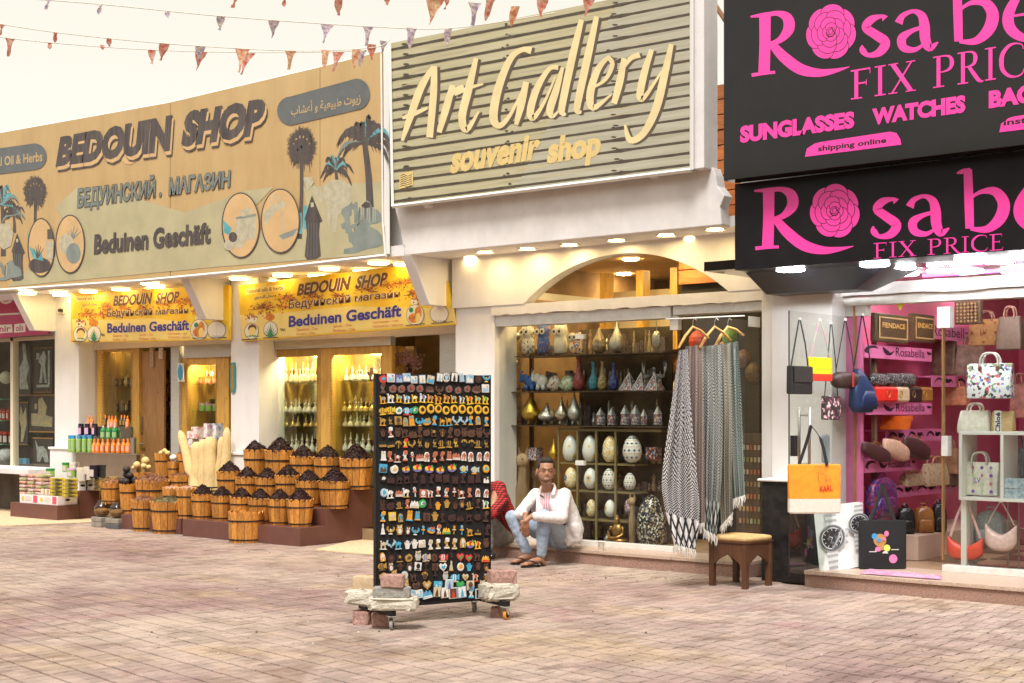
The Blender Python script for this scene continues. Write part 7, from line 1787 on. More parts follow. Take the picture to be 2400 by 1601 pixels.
def catst(label, px, yb, d, wpx, hpx, m, face=True, lean=0.0):
 t, k = itm('cat_statue', label, 'cat statue', px, yb, d, 'tall carved cats behind the glass'); w, h = wpx * .5 * k, hpx * k
 MB().tube(catmull([(0, 0, 0), (lean * w, 0, h * .35), (0, 0, h * .72), (0, 0, h * .80)], 5), [w * .7] * 4 + [w * .8] * 4 + [w * .55] * 8, 12).build('body', m, t, smooth=True)
 MB().ball((0, -.01, h * .83), (w * .85, w * .7, w * .85), 14, 10).build('head', m, t, smooth=True)
 for s in (-1, 1):
  MB().loft([[(s * w * .5 + dx * w, dy * w, h * .86) for dx, dy in ((-.3, -.15), (.3, -.15), (.3, .2), (-.3, .2))], [(s * w * .62, 0, h * .86 + w * 1.5)] * 4]).build('ear', m, t)
  MB().ball((s * w * .35, -w * .62, h * .85), (w * .15, w * .08, w * .12), 8, 6).build('eye', black_pl, t)
 MB().ball((0, -w * .68, h * .82), (w * .16, w * .1, w * .08), 8, 6).build('nose', black_pl, t)
catst('slender white wooden cat by the left window edge', 1188, 1205, 12.42, 24, 130, ww, lean=.4); catst('tall brown wooden cat with painted face and bib', 1226, 1250, 12.55, 42, 205, wgr, lean=-.3)
catst('brown wooden cat half hidden behind the seated man', 1254, 1250, 12.75, 22, 165, wgr); catst('tall thin pale wooden giraffe like cat left of the mosaic egg', 1482, 1283, 12.36, 22, 130, wgr)
vase('genie_bottle', 'golden onion shaped bottle above the seated man', 'bottle', 1298, 1076, 12.50, 24, 48, tear, gold_h)
t, k = itm('mosaic_cube', 'small red and blue mosaic lantern left of the golden bottle', 'lantern', 1256, 1078, 12.6); MB().cbox((0, 0, .07), (.12, .12, .14)).build('cube', mosk, t)
t, k = itm('mosaic_cube', 'square red mosaic lantern right of the star egg', 'lantern', 1532, 1078, 12.6); MB().cbox((0, 0, .07), (.12, .12, .13)).build('cube', speck('mosaic_redsq', (.10, .05, .04), [(.50, .10, .06), (.55, .50, .45), (.1, .15, .3)], 60), t)
for k_, (px, yb, h) in enumerate(((1186, 908, 36), (1198, 908, 34), (1208, 908, 28), (1172, 985, 44), (1186, 985, 42), (1200, 985, 40))):
 t, k = itm('figurine', f'thin pale stone figurine at the left window edge, {["upper left", "upper middle", "upper right", "lower left", "lower middle", "lower right"][k_]}', 'figurine', px, yb, 12.6, 'pale figurines at the left window edge')
 MB().lathe([(.022, 0), (.02, .02), (.012, h * k * .5), (.018, h * k * .75), (.010, h * k * .85), (.014, h * k * .93), (.002, h * k)], 8).build('figure', ww, t, smooth=True)
for y in (910, 987):
 z = W(1190, y, 12.6).z; MB().box(XX(1166, 12.6), XX(1215, 12.6), 12.5, 12.75, z - .012, z).build('shelf', mosd, shD, world=1)
for k_, (px, py, r) in enumerate(((1208, 788, 12), (1206, 852, 10), (1206, 925, 10), (1209, 968, 10))):
 t, k = itm('metal_ball', f'silver ball lamp at the left window edge, {["topmost", "second", "third", "lowest"][k_]}', 'lamp', px, py + r, 12.55, 'silver ball lamps at the window edge'); MB().ball((0, 0, r * k), r * k, 14, 10).build('ball', gourd_m, t, smooth=True); MB().tube([(0, 0, 2 * r * k), (-.01, 0, 2 * r * k + .2)], .003, 4).build('cord', steel, t)
rnd = random.Random(21)
pm = [mat('deep_a', (.38, .22, .07), .5, var=.4, scale=20), mat('deep_b', (.22, .10, .04), .5, var=.4, scale=20), mat('deep_c', (.45, .36, .26), .5, var=.4, scale=20), gold_h]
dt = thing('deep_shelving', 'dim crowded wall shelving at the back of the art shop', 'shelving', (XX(1600, 15), 15, .15))
for k in range(8): bx(dt, 'shelf', mosd, XC3a + .3, XC4a + .1, 15.0, 15.35, .4 + .33 * k, .42 + .33 * k)
mb = MB()
for k in range(8):
 x = XC3a + .4
 while x < XC4a:
  w = rnd.uniform(.05, .14); h = rnd.uniform(.1, .28); mb.lathe([(w * .4, .42 + .33 * k), (w * .5, .42 + .33 * k + h * .5), (w * .15, .42 + .33 * k + h)], 8, (x, 15.1, 0), rnd.randrange(4)); x += w * 1.25
mb.build('small_goods', pm, dt, world=1, kind='stuff')
in_l = mat('indoor_lamp', (1, .8, .5), .5, var=0, emit=(1.0, .70, .32, 110))
k_ = 0
for (px, py, d) in ((1372, 628, 13.0), (1478, 622, 13.4), (1580, 612, 13.2), (1462, 615, 14.8), (1640, 640, 14.6)):
 p = V3((XX(px, d), d, ZS - .004)); o = thing('ceiling_lamp', f'lit round ceiling lamp seen through the arch, {ords[k_]}', 'lamp', p, 0, 'ceiling lamps inside the art shop'); k_ += 1
 MB().lathe([(.09, 0), (.085, -.012), (.01, -.016)], 16, cap=False).build('diffuser', in_l, o)
for k_, (px, py, r, c_) in enumerate(((1640, 775, 26, (.45, .05, .03)), (1715, 770, 22, (.12, .30, .04)), (1745, 820, 22, (.16, .08, .04)), (1770, 850, 24, (.10, .06, .03)), (1700, 800, 18, (.40, .20, .06)))):
 p = W(px, py, 13.6); o = thing('hanging_lantern', ['red woven hanging ornament behind the hangers', 'green hanging ornament behind the hangers', 'round brown leather drum hanging in the doorway', 'dark round drum hanging by the right jamb', 'amber hanging ornament in the doorway'][k_], 'ornament', p); r_ = r * depth(p) / FP
 MB().ball((0, 0, -r_), (r_, r_, r_ * 1.1), 14, 8).build('shade', mat(f'ornament_{k_}', c_, .6, var=.4, scale=25), o); MB().tube([(0, 0, 0), (0, 0, .5)], .004, 4).build('cord', steel, o)
mg = thing('keyring_panel', 'brown panel with rows of small round painted keyrings by the right jamb', 'display panel', (XX(1765, 13.2), 13.2, .4))
bx(mg, 'panel', mosd, XX(1725, 13.2), XX(1800, 13.2), 13.2, 13.23, .3, 1.35)
mb = MB(); rnd = random.Random(2)
for i in range(9):
 for j in range(7): mb.cbox((XX(1732, 13.15) + i * .045, 13.18, .42 + j * .13), (.026, .012, .05), 0, rnd.randrange(4))
mb.build('keyrings', [mat('kr_a', (.55, .35, .12), .4), mat('kr_b', (.45, .15, .08), .4), mat('kr_c', (.25, .28, .12), .4), mat('kr_d', (.5, .45, .35), .4)], mg, world=1, kind='stuff')
# ==== GLASS DOOR LEAF, HANGERS AND SCARVES
XDOOR = -7.01
gd = thing('glass_door', 'frameless glass door leaf of the art shop standing open towards the paving', 'door', (XDOOR, 12.19, .15))
MB().box(XDOOR - .004, XDOOR + .004, 11.02, 12.17, .15, 2.46).build('pane', glass, gd, world=1)
MB().box(XDOOR - .012, XDOOR + .012, 11.98, 12.17, 2.40, 2.50).build('hinge_plate', alu, gd, world=1, bevel=.002)
MB().box(XDOOR - .012, XDOOR + .012, 11.98, 12.17, .15, .22).build('hinge_plate', alu, gd, world=1, bevel=.002)
ra_, rb_ = B(1560, 748, 12.65), B(1745, 740, 13.0)
rod = thing('garment_rod', 'thin clear rod on the glass door carrying the wooden hangers', 'rod', ra_)
MB().tube([ra_, rb_], .006, 8).build('rod', alu, rod, world=1)
hw = wood_mat('hanger_wood', (.55, .30, .08), (.72, .44, .15), .4, (8, 8, 2))
for k, (px, top, lx, ly, rx, ry) in enumerate(((1624, 752, 1590, 816, 1660, 792), (1675, 752, 1640, 815, 1712, 798), (1706, 752, 1674, 815, 1742, 786))):
 Y = 12.68 + .10 * k; p = B(px, top + 8, Y); h = thing('hanger', f'pale wooden clothes hanger above the scarves, {["left", "middle", "right"][k]} of three', 'hanger', p, 0, 'wooden hangers above the scarves')
 q = h.location
 MB().tube([B(lx, ly, Y - .05), B((lx + px) / 2, (ly + top + 14) / 2 - 5, Y), B(px, top + 14, Y), B((rx + px) / 2, (ry + top + 14) / 2 - 4, Y), B(rx, ry, Y + .05)], [.016, .020, .022, .020, .016], 8, sq=.6).build('hanger_bar', hw, h, world=1, smooth=True)
 MB().tube(catmull([tuple(B(px, top + 14, Y)), tuple(B(px, top + 2, Y)), tuple(B(px + 4, top - 6, Y)), tuple(B(px + 8, top - 1, Y))], 4), .003, 5).build('hook', steel, h, world=1)
def scarf_mat(name, c1, c2, big=False, sc_=(60, 160), seed=0):
 m = bpy.data.materials.new(name); m.use_nodes = True; MATS[name] = m
 t = m.node_tree; b = t.nodes['Principled BSDF']; b.inputs['Roughness'].default_value = .9
 uv = node(t, 'ShaderNodeUVMap'); uv.uv_map = 'UVMap'
 def math_(op, a, b_=None, v=None):
  n = node(t, 'ShaderNodeMath', operation=op); t.links.new(a, n.inputs[0])
  if b_ is not None: t.links.new(b_, n.inputs[1])
  if v is not None: n.inputs[1].default_value = v
  return n.outputs[0]
 sp = t.nodes.new('ShaderNodeSeparateXYZ');
 nz = node(t, 'ShaderNodeTexNoise', Scale=5.0, Detail=2.0); t.links.new(uv.outputs[0], nz.inputs['Vector'])
 vm = node(t, 'ShaderNodeVectorMath', operation='SCALE'); vm.inputs['Scale'].default_value = .06; t.links.new(nz.outputs['Color'], vm.inputs[0])
 va = node(t, 'ShaderNodeVectorMath', operation='ADD'); t.links.new(uv.outputs[0], va.inputs[0]); t.links.new(vm.outputs[0], va.inputs[1])
 t.links.new(va.outputs[0], sp.inputs[0])
 u, v = sp.outputs[0], sp.outputs[1]
 s1 = math_('SINE', math_('ADD', math_('MULTIPLY', u, v=sc_[0]), math_('MULTIPLY', v, v=sc_[1])))
 s2 = math_('SINE', math_('SUBTRACT', math_('MULTIPLY', u, v=sc_[0] * 1.15), math_('MULTIPLY', v, v=sc_[1] * .9)))
 pr_ = math_('ADD', s1, s2)
 fac = math_('GREATER_THAN', pr_, v=.32)
 if big:   # wide plaid stripes near the lower end
  st1 = math_('GREATER_THAN', math_('SINE', math_('ADD', math_('MULTIPLY', u, v=28), math_('MULTIPLY', v, v=46))), v=.6)
  st2 = math_('GREATER_THAN', math_('SINE', math_('SUBTRACT', math_('MULTIPLY', u, v=28), math_('MULTIPLY', v, v=46))), v=.6)
  pl = math_('MAXIMUM', st1, st2); pl = math_('SUBTRACT', pl, v=0); inv = node(t, 'ShaderNodeMath', operation='SUBTRACT'); inv.inputs[0].default_value = 1; t.links.new(pl, inv.inputs[1])
  low = math_('LESS_THAN', v, v=.22)
  mx0 = node(t, 'ShaderNodeMix', data_type='FLOAT'); t.links.new(low, mx0.inputs[0]); t.links.new(fac, mx0.inputs[2]); t.links.new(inv.outputs[0], mx0.inputs[3]); fac = mx0.outputs[0]
 mx = node(t, 'ShaderNodeMix', data_type='RGBA'); mx.inputs[6].default_value = (*c1, 1); mx.inputs[7].default_value = (*c2, 1)
 t.links.new(fac, mx.inputs[0]); t.links.new(mx.outputs[2], b.inputs['Base Color'])
 return m
def scarf(label, edgeL, edgeR, Y, m, folds=5, amp=.03, seed=0, fringe=True):
 rnd = random.Random(seed); n = 26
 L = catmull(edgeL, 8); Rr = catmull(edgeR, 8)
 def at(E_, v): f = v * (len(E_) - 1); i = min(int(f), len(E_) - 2); w = f - i; return E_[i][0] * (1 - w) + E_[i + 1][0] * w, E_[i][1] * (1 - w) + E_[i + 1][1] * w
 org = B(edgeL[0][0], edgeL[0][1], Y); t = thing('scarf', label, 'scarf', org, 0, 'checked scarves hanging on the glass door')
 ph = rnd.random() * 6
 def f(u, v):
  v_ = 1 - v
  a = at(L, v_); c = at(Rr, v_); x = a[0] * (1 - u) + c[0] * u; y = a[1] * (1 - u) + c[1] * u
  dep = amp * 1.3 * sin(u * folds * 2 * pi + ph + v_ * 2.3) * (0.35 + .65 * v_) + .012 * sin(u * folds * 5 + v_ * 7)
  return B(x, y, Y - .02 * v_ + dep)
 MB().grid(f, 44, n).build('cloth', m, t, world=1, smooth=True)
 if fringe:
  fm = MB()
  for k in range(26):
   u = (k + .5) / 26; p = f(u, 0); q = p + V3((rnd.uniform(-.012, .012), rnd.uniform(-.01, .01), -rnd.uniform(.05, .10))); fm.tube([p, (p + q) / 2 + V3((rnd.uniform(-.008, .008), 0, 0)), q], [.004, .004, .002], 4)
  fm.build('fringe', white_pl, t, world=1, kind='stuff')
s_bw = scarf_mat('scarf_black_white', (.02, .02, .025), (.76, .74, .74), True, (90, 330))
s_gy = scarf_mat('scarf_grey_rose', (.10, .08, .08), (.55, .42, .36), False, (110, 380))
s_wk = scarf_mat('scarf_white_grey', (.04, .05, .05), (.62, .64, .60), True, (110, 400))
s_gn = scarf_mat('scarf_mint', (.05, .07, .06), (.50, .57, .53), False, (110, 400))
s_ye = scarf_mat('scarf_mustard', (.10, .07, .03), (.48, .48, .42), False, (100, 400))
scarf('green and rose checked scarf at the far right of the row', [(1692, 806), (1700, 960), (1706, 1080), (1716, 1170)], [(1730, 800), (1736, 900), (1742, 1060), (1746, 1160)], 12.98, s_gn, 3, .025, 5)
scarf('mustard and green checked scarf second from the right', [(1672, 808), (1680, 960), (1684, 1100), (1690, 1232)], [(1712, 805), (1716, 940), (1716, 1080), (1718, 1200)], 12.90, s_ye, 3, .02, 4)
scarf('black and white fine checked scarf in the middle of the row', [(1636, 812), (1640, 960), (1640, 1100), (1650, 1240)], [(1690, 808), (1694, 950), (1692, 1110), (1680, 1256)], 12.80, s_wk, 4, .03, 3)
scarf('grey and rose checked scarf behind the boldest one', [(1606, 812), (1606, 950), (1610, 1100), (1616, 1230)], [(1646, 808), (1650, 950), (1652, 1100), (1652, 1225)], 12.74, s_gy, 3, .025, 2)
scarf('bold black and white checked scarf with long fringe, leftmost', [(1590, 822), (1572, 960), (1552, 1110), (1556, 1180), (1580, 1276)], [(1612, 818), (1620, 960), (1634, 1120), (1640, 1200), (1630, 1288)], 12.62, s_bw, 3, .03, 1)
# ==== BAG SHOP: DOOR LEAF, SHELVES AND BAGS
XE = -6.05
ge = thing('glass_door', 'frameless glass door leaf of the bag shop standing open with bags hung on it', 'door', (XE, 12.3, .15))
MB().box(XE - .004, XE + .004, 11.02, 12.28, .15, 2.46).build('pane', glass, ge, world=1)
eg = MB().box(XE - .005, XE + .005, 11.012, 11.019, .15, 2.46).build('dark_edge', black_pl, ge, world=1)
for s in (-1, 1):
 a = WX(1868 if s < 0 else 1902, 957, XE + .05 * s)
 y_ = WX(1885, 957, XE).y
 MB().tube([(XE + s * .05, y_, 1.05), (XE + s * .05, y_, 1.62)], .013, 10).build('pull_handle', steel, ge, world=1, smooth=True)
for z in (1.12, 1.55): MB().tube([(XE - .05, WX(1885, 957, XE).y, z), (XE + .05, WX(1885, 957, XE).y, z)], .008, 8).build('handle_bolt', steel, ge, world=1)
lk = WX(1858, 1045, XE); MB().box(XE - .02, XE + .02, lk.y - .01, lk.y + .05, lk.z - .09, lk.z + .09).build('lock_case', black_pl, ge, world=1)
shelf_pink = mat('shelf_band', (.70, .19, .40), .35, var=.12, scale=3)
sw = thing('bag_shelving', 'pink shelving along the side wall with shop lettering on each band', 'shelving', (-6.1, 13.2, .15))
XS = -6.0; letter_k = plain('band_letter', .03, .01, .02)
def band(px0, px1, y0a, y1a, x=XS, text=None, tq=None, swo=True):
 a, b = WX(px0, y0a, x), WX(px1, y0a, x); z1, z0 = a.z, WX(px0, y1a, x).z
 MB().box(x - .02, x, a.y, b.y, z0, z1).build('shelf_band', shelf_pink, sw, world=1)
 MB().box(-6.38, x - .021, a.y, b.y, z1 - .02, z1 - .002).build('shelf_board', shelf_pink, sw, world=1)
 mb = MB(); fn = lambda u, v: V3((x + .003, a.y + (b.y - a.y) * u, z0 + (z1 - z0) * v))
 def swoosh(pts):
  P = catmull(pts, 5); L = []; Rr = []
  for i, p in enumerate(P):
   q, r = P[max(i - 1, 0)], P[min(i + 1, len(P) - 1)]; dx, dy = (r[0] - q[0]) * 4, r[1] - q[1]; l = math.hypot(dx, dy) or 1
   L.append(fn(p[0] - dy / l * p[2] / 8, p[1] + dx / l * p[2] / 2)); Rr.append(fn(p[0] + dy / l * p[2] / 8, p[1] - dx / l * p[2] / 2))
  k = len(L); mb.add(L + Rr, [(i, i + 1, k + i + 1, k + i) for i in range(k - 1)])
 if swo == 1:
  swoosh([(.19, .72, .02), (.14, .85, .16), (.06, .78, .2), (.02, .50, .2), (.06, .34, .02)]); swoosh([(.25, .9, .02), (.31, .5, .28), (.36, .40, .2), (.42, .66, .02)])
  text_on(mb, text, [fn(.44, .92), fn(.88, .92), fn(.88, .26), fn(.44, .26)], 0, .0, out=V3((1, 0, 0)), lift=0)
  swoosh([(.92, .78, .02), (.95, .62, .22), (.99, .68, .05)])
 elif swo == 2:
  for o_ in (0, .34, .68): swoosh([(o_ + .02, .35, .02), (o_ + .08, .75, .16), (o_ + .14, .62, .16), (o_ + .16, .4, .02)]); swoosh([(o_ + .20, .8, .02), (o_ + .23, .5, .3), (o_ + .27, .7, .12), (o_ + .31, .35, .02)])
 elif swo == 3:
  text_on(mb, text, [fn(.22, .9), fn(.78, .9), fn(.78, .2), fn(.22, .2)], 0, .0, out=V3((1, 0, 0)), lift=0)
  swoosh([(.02, .7, .02), (.1, .5, .25), (.16, .75, .02)]); swoosh([(.82, .75, .02), (.88, .4, .3), (.93, .75, .12), (.98, .5, .02)])
 mb.build('band_lettering', letter_k, sw, world=1)
 return a.y, b.y, z1
RB = 'Rosabella'
b1 = band(2026, 2184, 806, 838, XS, RB, None, 1); b2 = band(2028, 2184, 943, 972, XS, RB, None, 1); b4 = band(2028, 2146, 1079, 1109, XS, RB, None, 1)
b5 = band(2150, 2300, 755, 790, XS - .0, RB, None, 3); b6 = band(2186, 2330, 880, 906, XS, RB, None, 2); b7 = band(2079, 2207, 1008, 1037, XS - .1, RB, None, 2); b8 = band(2088, 2247, 1139, 1168, XS - .1, RB, None, 2)
bx(sw, 'end_panel', shelf_pink, -6.38, XS + .0, WX(2020, 900, XS).y - .03, WX(2024, 900, XS).y, .55, 2.5)
bwm = MB()
for y in (905, 1010, 1100):
 z = W(2300, y, 17.2).z; bx(sw, 'back_shelf', shelf_pink, -6.2, 2.5, 17.0, 17.38, z, z + .14)
def bagmat(name, c, c2=None, scale=25, rough=.45, **k): return mat(name, c, rough, var=.12 if c2 is None else .12, col2=c2, scale=scale, bump=.1, bscale=40, **k)
def bag(label, px, yt, yb, wpx, place, kind, m, strap=None, straptop=None, dp=.10, rz=0.0, trim=None, sm=None, seed=0, group=None, band_low=None):
 """place = ('d', value) fronts parallel to the shop fronts, ('x', value) hung on a side plane, ('Y', value) facing the camera"""
 if place[0] == 'd': p = W(px, yb, place[1]); r0 = 0
 elif place[0] == 'x': p = WX(px, yb, place[1]); r0 = R(90)
 else: p = B(px, yb, place[1]); r0 = YAW
 Y = depth(p); k = Y / FP
 fs = {'d': cy_ + sy_ * (px - 1200) / FP, 'x': sy_ - cy_ * (px - 1200) / FP, 'Y': 1.0}[place[0]]
 w = wpx * k / fs if place[0] != 'Y' else wpx * k
 if place[0] == 'd': w = wpx * k * 1.0 / (cy_ + sy_ * (px - 1200) / FP) * 1.0
 h = (yb - yt) * k
 t = thing({'tote': 'tote_bag', 'hand': 'handbag', 'back': 'backpack', 'saddle': 'saddle_bag', 'hobo': 'shoulder_bag', 'box': 'crossbody_bag', 'duff': 'duffel_bag', 'pouch': 'clutch_bag', 'sling': 'sling_bag'}[kind], label, 'bag', p, r0 + rz, group)
 hd = dp / 2; mb = MB()
 def rr(w0, d0, z, e=.3, xo=0.0): return [(xo + w0 / 2 * copysign(abs(cos(a)) ** e, cos(a)), d0 / 2 * copysign(abs(sin(a)) ** e, sin(a)), z) for a in [2 * pi * i / 24 for i in range(24)]]
 if kind in ('tote', 'hand', 'box'):
  tp = {'tote': .35, 'hand': .55, 'box': .9}[kind]; wt = {'tote': 1.03, 'hand': .84, 'box': 1.0}[kind]
  mb.loft([rr(w * .94, dp * .9, 0), rr(w, dp, h * .03), rr(w * 1.0, dp, h * .3), rr(w * (1 + wt) / 2, dp * (1 + tp) / 2, h * .7), rr(w * wt, dp * tp, h * .98), rr(w * wt * .97, dp * tp * .7, h)])
 elif kind == 'back':
  mb.loft([rr(w * .9, dp * .9, 0, .45), rr(w, dp, h * .06, .45), rr(w * 1.0, dp, h * .5, .45), rr(w * .92, dp * .9, h * .78, .5), rr(w * .68, dp * .7, h * .93, .6), rr(w * .25, dp * .3, h, .7)])
  mb.loft([[(x * .78, y * .5 - hd * .85, z * .5 + h * .07) for x, y, z in r_] for r_ in ([rr(w, dp, 0, .4), rr(w, dp, h * .5, .4), rr(w * .9, dp, h * .8, .4), rr(w * .5, dp * .7, h * .9, .5)])])
 elif kind in ('hobo', 'saddle'):
  n = 18; out = []
  for i in range(n + 1):
   u = i / n; x = (u - .5) * w
   top = h * (.60 + .40 * abs(2 * u - 1) ** 1.6) if kind == 'hobo' else h * (.75 + .20 * sin(u * pi))
   bot = h * (.0 + .30 * abs(2 * u - 1) ** 3)
   out.append((x, bot, top))
  for s_, e_ in ((.0, .5), (.5, 1), (1, 1), (1.5, .5)): pass
  rings = []
  for x, b_, tt in out:
   ed = math.sqrt(max(0.04, 1 - (2 * abs(x) / w) ** 4)); m_ = (b_ + tt) / 2; hh = (tt - b_) / 2
   rings.append([(x, hd * ed * copysign(abs(cos(a)) ** .6, cos(a)), m_ + hh * copysign(abs(sin(a)) ** .6, sin(a))) for a in [2 * pi * j / 14 for j in range(14)]])
  mb.loft(rings)
 elif kind == 'duff':
  rings = []
  for i in range(13):
   u = i / 12; x = (u - .5) * w; s_ = (max(.02, 1 - abs(2 * u - 1) ** 6)) ** .5
   rings.append([(x, hd * s_ * cos(a), h * .46 + h * .46 * s_ * copysign(abs(sin(a)) ** .7, sin(a))) for a in [2 * pi * j / 16 for j in range(16)]])
  mb.loft(rings)
 elif kind == 'pouch':
  mb.loft([rr(w * .92, dp * .6, 0, .35), rr(w, dp, h * .12, .35), rr(w, dp, h * .85, .35), rr(w * .94, dp * .6, h, .35)])
 elif kind == 'sling':
  mb.loft([rr(w * .7, dp * .8, 0, .6), rr(w, dp, h * .15, .5), rr(w * .95, dp, h * .5, .5), rr(w * .5, dp * .7, h * .8, .6, -w * .1), rr(w * .16, dp * .3, h, .7, -w * .2)])
  mb.loft([[(x * .7 + w * .1, y * .4 - hd * .8, z * .42 + h * .08) for x, y, z in r_] for r_ in ([rr(w, dp, 0, .5), rr(w, dp, h * .6, .5), rr(w * .6, dp, h, .6)])])
 mats_ = [m] + ([band_low] if band_low else [])
 if band_low:
  for i, f in enumerate(mb.f):
   if max(mb.v[v][2] for v in f) <= h * .31: mb.m[i] = 1
 mb.build('bag_body', mats_, t, smooth=(kind in ('hobo', 'saddle', 'duff', 'back', 'sling')), bevel=0)
 sm = sm or m
 if strap == 'handles':
  for yy in (-hd * .5, hd * .5): MB().tube(catmull([(-w * .2, yy, h * .92), (-w * .19, yy, h * 1.12), (-w * .1, yy, h * 1.28), (w * .1, yy, h * 1.28), (w * .19, yy, h * 1.12), (w * .2, yy, h * .92)], 5), .010, 7).build('handle', sm, t, smooth=True)
  if trim:
   for x in (-w * .2, w * .2): MB().ball((x, -hd * .52, h * .84), (w * .05, .008, h * .10), 10, 6).build('handle_patch', trim, t)
 elif strap == 'loop' or strap == 'thin':
  z = (yb - straptop) * k; r_ = .013 if strap == 'loop' else .007
  for s in (-1, 1): MB().tube([(s * w * .42, 0, h * (.93 if kind != 'hobo' else .97)), (s * w * .24, -.005, (h + z) / 2), (s * .012, 0, z)], r_, 6, sq=.35 if strap == 'loop' else .6).build('strap', sm, t)
  MB().lathe([(.016, 0), (.016, .02), (.004, .022)], 10, (0, 0, z)).build('strap_hook', white_pl, t)
 elif strap == 'top': MB().tube(catmull([(-w * .12, 0, h * .96), (-w * .1, 0, h * 1.08), (w * .1, 0, h * 1.08), (w * .12, 0, h * .96)], 4), .008, 6).build('handle', sm, t)
 return t, w, h, dp
def deco(t, polys, mats_, y, name='print'):
 mb = MB()
 for k, (pts, mi) in enumerate(polys): mb.prism([(p[0], p[1]) for p in pts] if sum(pts[i][0] * pts[(i + 1) % len(pts)][1] - pts[(i + 1) % len(pts)][0] * pts[i][1] for i in range(len(pts))) > 0 else list(pts)[::-1], y - .002 - .0008 * k, y, mi)
 return mb.build(name, mats_, t)
lk_ = bagmat('leather_black', (.022, .02, .02)); tape = plain('black_webbing', .02, .02, .022, .8); gm_ = gold_m
XB = XE + .07
t, w, h, dp = bag('flat black messenger bag with quilted lower pocket hung at the door edge', 1874, 858, 924, 49, ('x', XB), 'box', lk_, 'loop', 750, .07, sm=tape)
deco(t, [(Bx(-w * .44, h * .42, w * .44, h * .97), 0)], [bagmat('leather_flap', (.035, .032, .03))], -dp / 2 - .004, 'flap')
bag('yellow and red bubble textured toy shaped bag on a rainbow strap', 1921, 838, 893, 43, ('x', XB + .01), 'box', speck('bubble_yellow', (.85, .68, .02), [(.85, .68, .02), (.78, .58, .02)], 60), 'thin', 752, .04, sm=mat('rainbow_strap', (.80, .12, .40), .5, col2=(.15, .55, .25), scale=9), band_low=plain('bubble_red', .72, .04, .02), rz=-.15)
t, w, h, dp = bag('small floral phone bag with black zips and letters hung low on the door', 1948, 928, 984, 37, ('x', XB + .02), 'box', speck('phone_floral', (.05, .04, .04), [(.75, .62, .60), (.40, .12, .20), (.05, .05, .05)], 45), 'thin', 760, .06, sm=tape)
t, w, h, dp = bag('brown duffel handbag with red stripe hung by a chain strap', 1981, 868, 911, 52, ('x', XB + .02), 'duff', bagmat('brown_duffel', (.055, .03, .025)), 'thin', 752, .14, sm=tape)
deco(t, [(Bx(-w * .05, h * .1, w * .05, h * .9), 0)], [plain('stripe_red', .45, .04, .05)], -dp / 2 - .006, 'stripe')
bag('navy blue sling backpack hung at the hinge side of the door', 2021, 865, 967, 50, ('x', XB + .05), 'sling', bagmat('navy_cloth', (.015, .04, .12)), 'loop', 740, .11, sm=tape)
of_ = mat('orange_felt', (.85, .29, .02), .9, var=.1, scale=20, bump=.2, bscale=200); cf = mat('cream_canvas', (.78, .70, .62), .85, var=.06, scale=40, bump=.2, bscale=200)
t, w, h, dp = bag('big orange felt tote with cream base and red letters hung on the door handle', 1908, 1088, 1203, 122, ('Y', 12.20), 'tote', of_, None, None, .10, rz=.05, band_low=cf)
pt = MB(); yy = -.052
text_on(pt, 'KARL', [(w * .08, yy, h * .56), (w * .33, yy, h * .58), (w * .33, yy, h * .47), (w * .08, yy, h * .45)], 0, .03, lift=0)
pt.build('red_letters', plain('felt_red', .62, .03, .02), t)
sk = MB()
for pts in ([(-.02, .92), (.02, .96), (.12, .95), (.2, .88), (.14, .80), (.02, .84)], [(.05, .80), (.06, .68), (.1, .62)], [(.14, .80), (.25, .78), (.32, .68), (.26, .64), (.16, .66)], [(.2, .78), (.22, .66)]):
 sk.tube([(u * w * .95, yy - .002, v * h) for u, v in pts], .0018, 4)
sk.build('thread_sketch', plain('thread_grey', .16, .08, .06), t)
for s in (-1, 1): MB().tube(catmull([(s * w * .28 + (-.02 if s > 0 else .0), -.03 * s, h * .97), (s * w * .12, -.02 * s, h * 1.5), (-w * .06, 0, h * 1.79)], 5), .014, 6, sq=.3).build('handle', tape, t)
bt = mat('black_canvas', (.012, .012, .013), .9, var=.1, bump=.2, bscale=200)
t, w, h, dp = bag('large black tote with a colourful patched toy bear print in the doorway', 2068, 1219, 1334, 110, ('Y', 12.95), 'tote', bt, None, None, .09, rz=.06)
for s in (-1, 1): MB().tube([(s * w * .27, 0, h * .97), (s * w * .10, 0, h * 1.4), (0, 0, h * 1.74)], .018, 6, sq=.3).build('handle', tape, t)
EL = lambda cx_, cy_2, rx, ry: E(cx_ * w, cy_2 * h, rx * w, ry * h, 14)
deco(t, [(EL(-.08, .60, .14, .13), 0), (EL(-.20, .68, .06, .06), 1), (EL(.06, .73, .05, .06), 2), (EL(-.03, .38, .13, .13), 0), (EL(-.13, .40, .06, .07), 2), (EL(.07, .44, .07, .07), 3), (EL(.03, .30, .07, .08), 4), (EL(-.05, .19, .11, .09), 1), (EL(.20, .22, .09, .09), 2), (EL(-.11, .60, .045, .04), 1), (EL(-.0, .62, .035, .03), 2), (Bx(-.32 * w, .36 * h, -.16 * w, .375 * h), 4), (Bx(.16 * w, .40 * h, .32 * w, .415 * h), 4)],
  [plain('pr_brown', .50, .26, .08), plain('pr_blue', .05, .32, .65), plain('pr_pink', .78, .20, .45), plain('pr_lime', .68, .78, .15), plain('pr_white', .7, .68, .62)], -dp / 2 + .008)
fl = speck('monogram_brown', (.06, .04, .02), [(.16, .10, .05), (.06, .04, .02)], 60, .6, lo=.7)
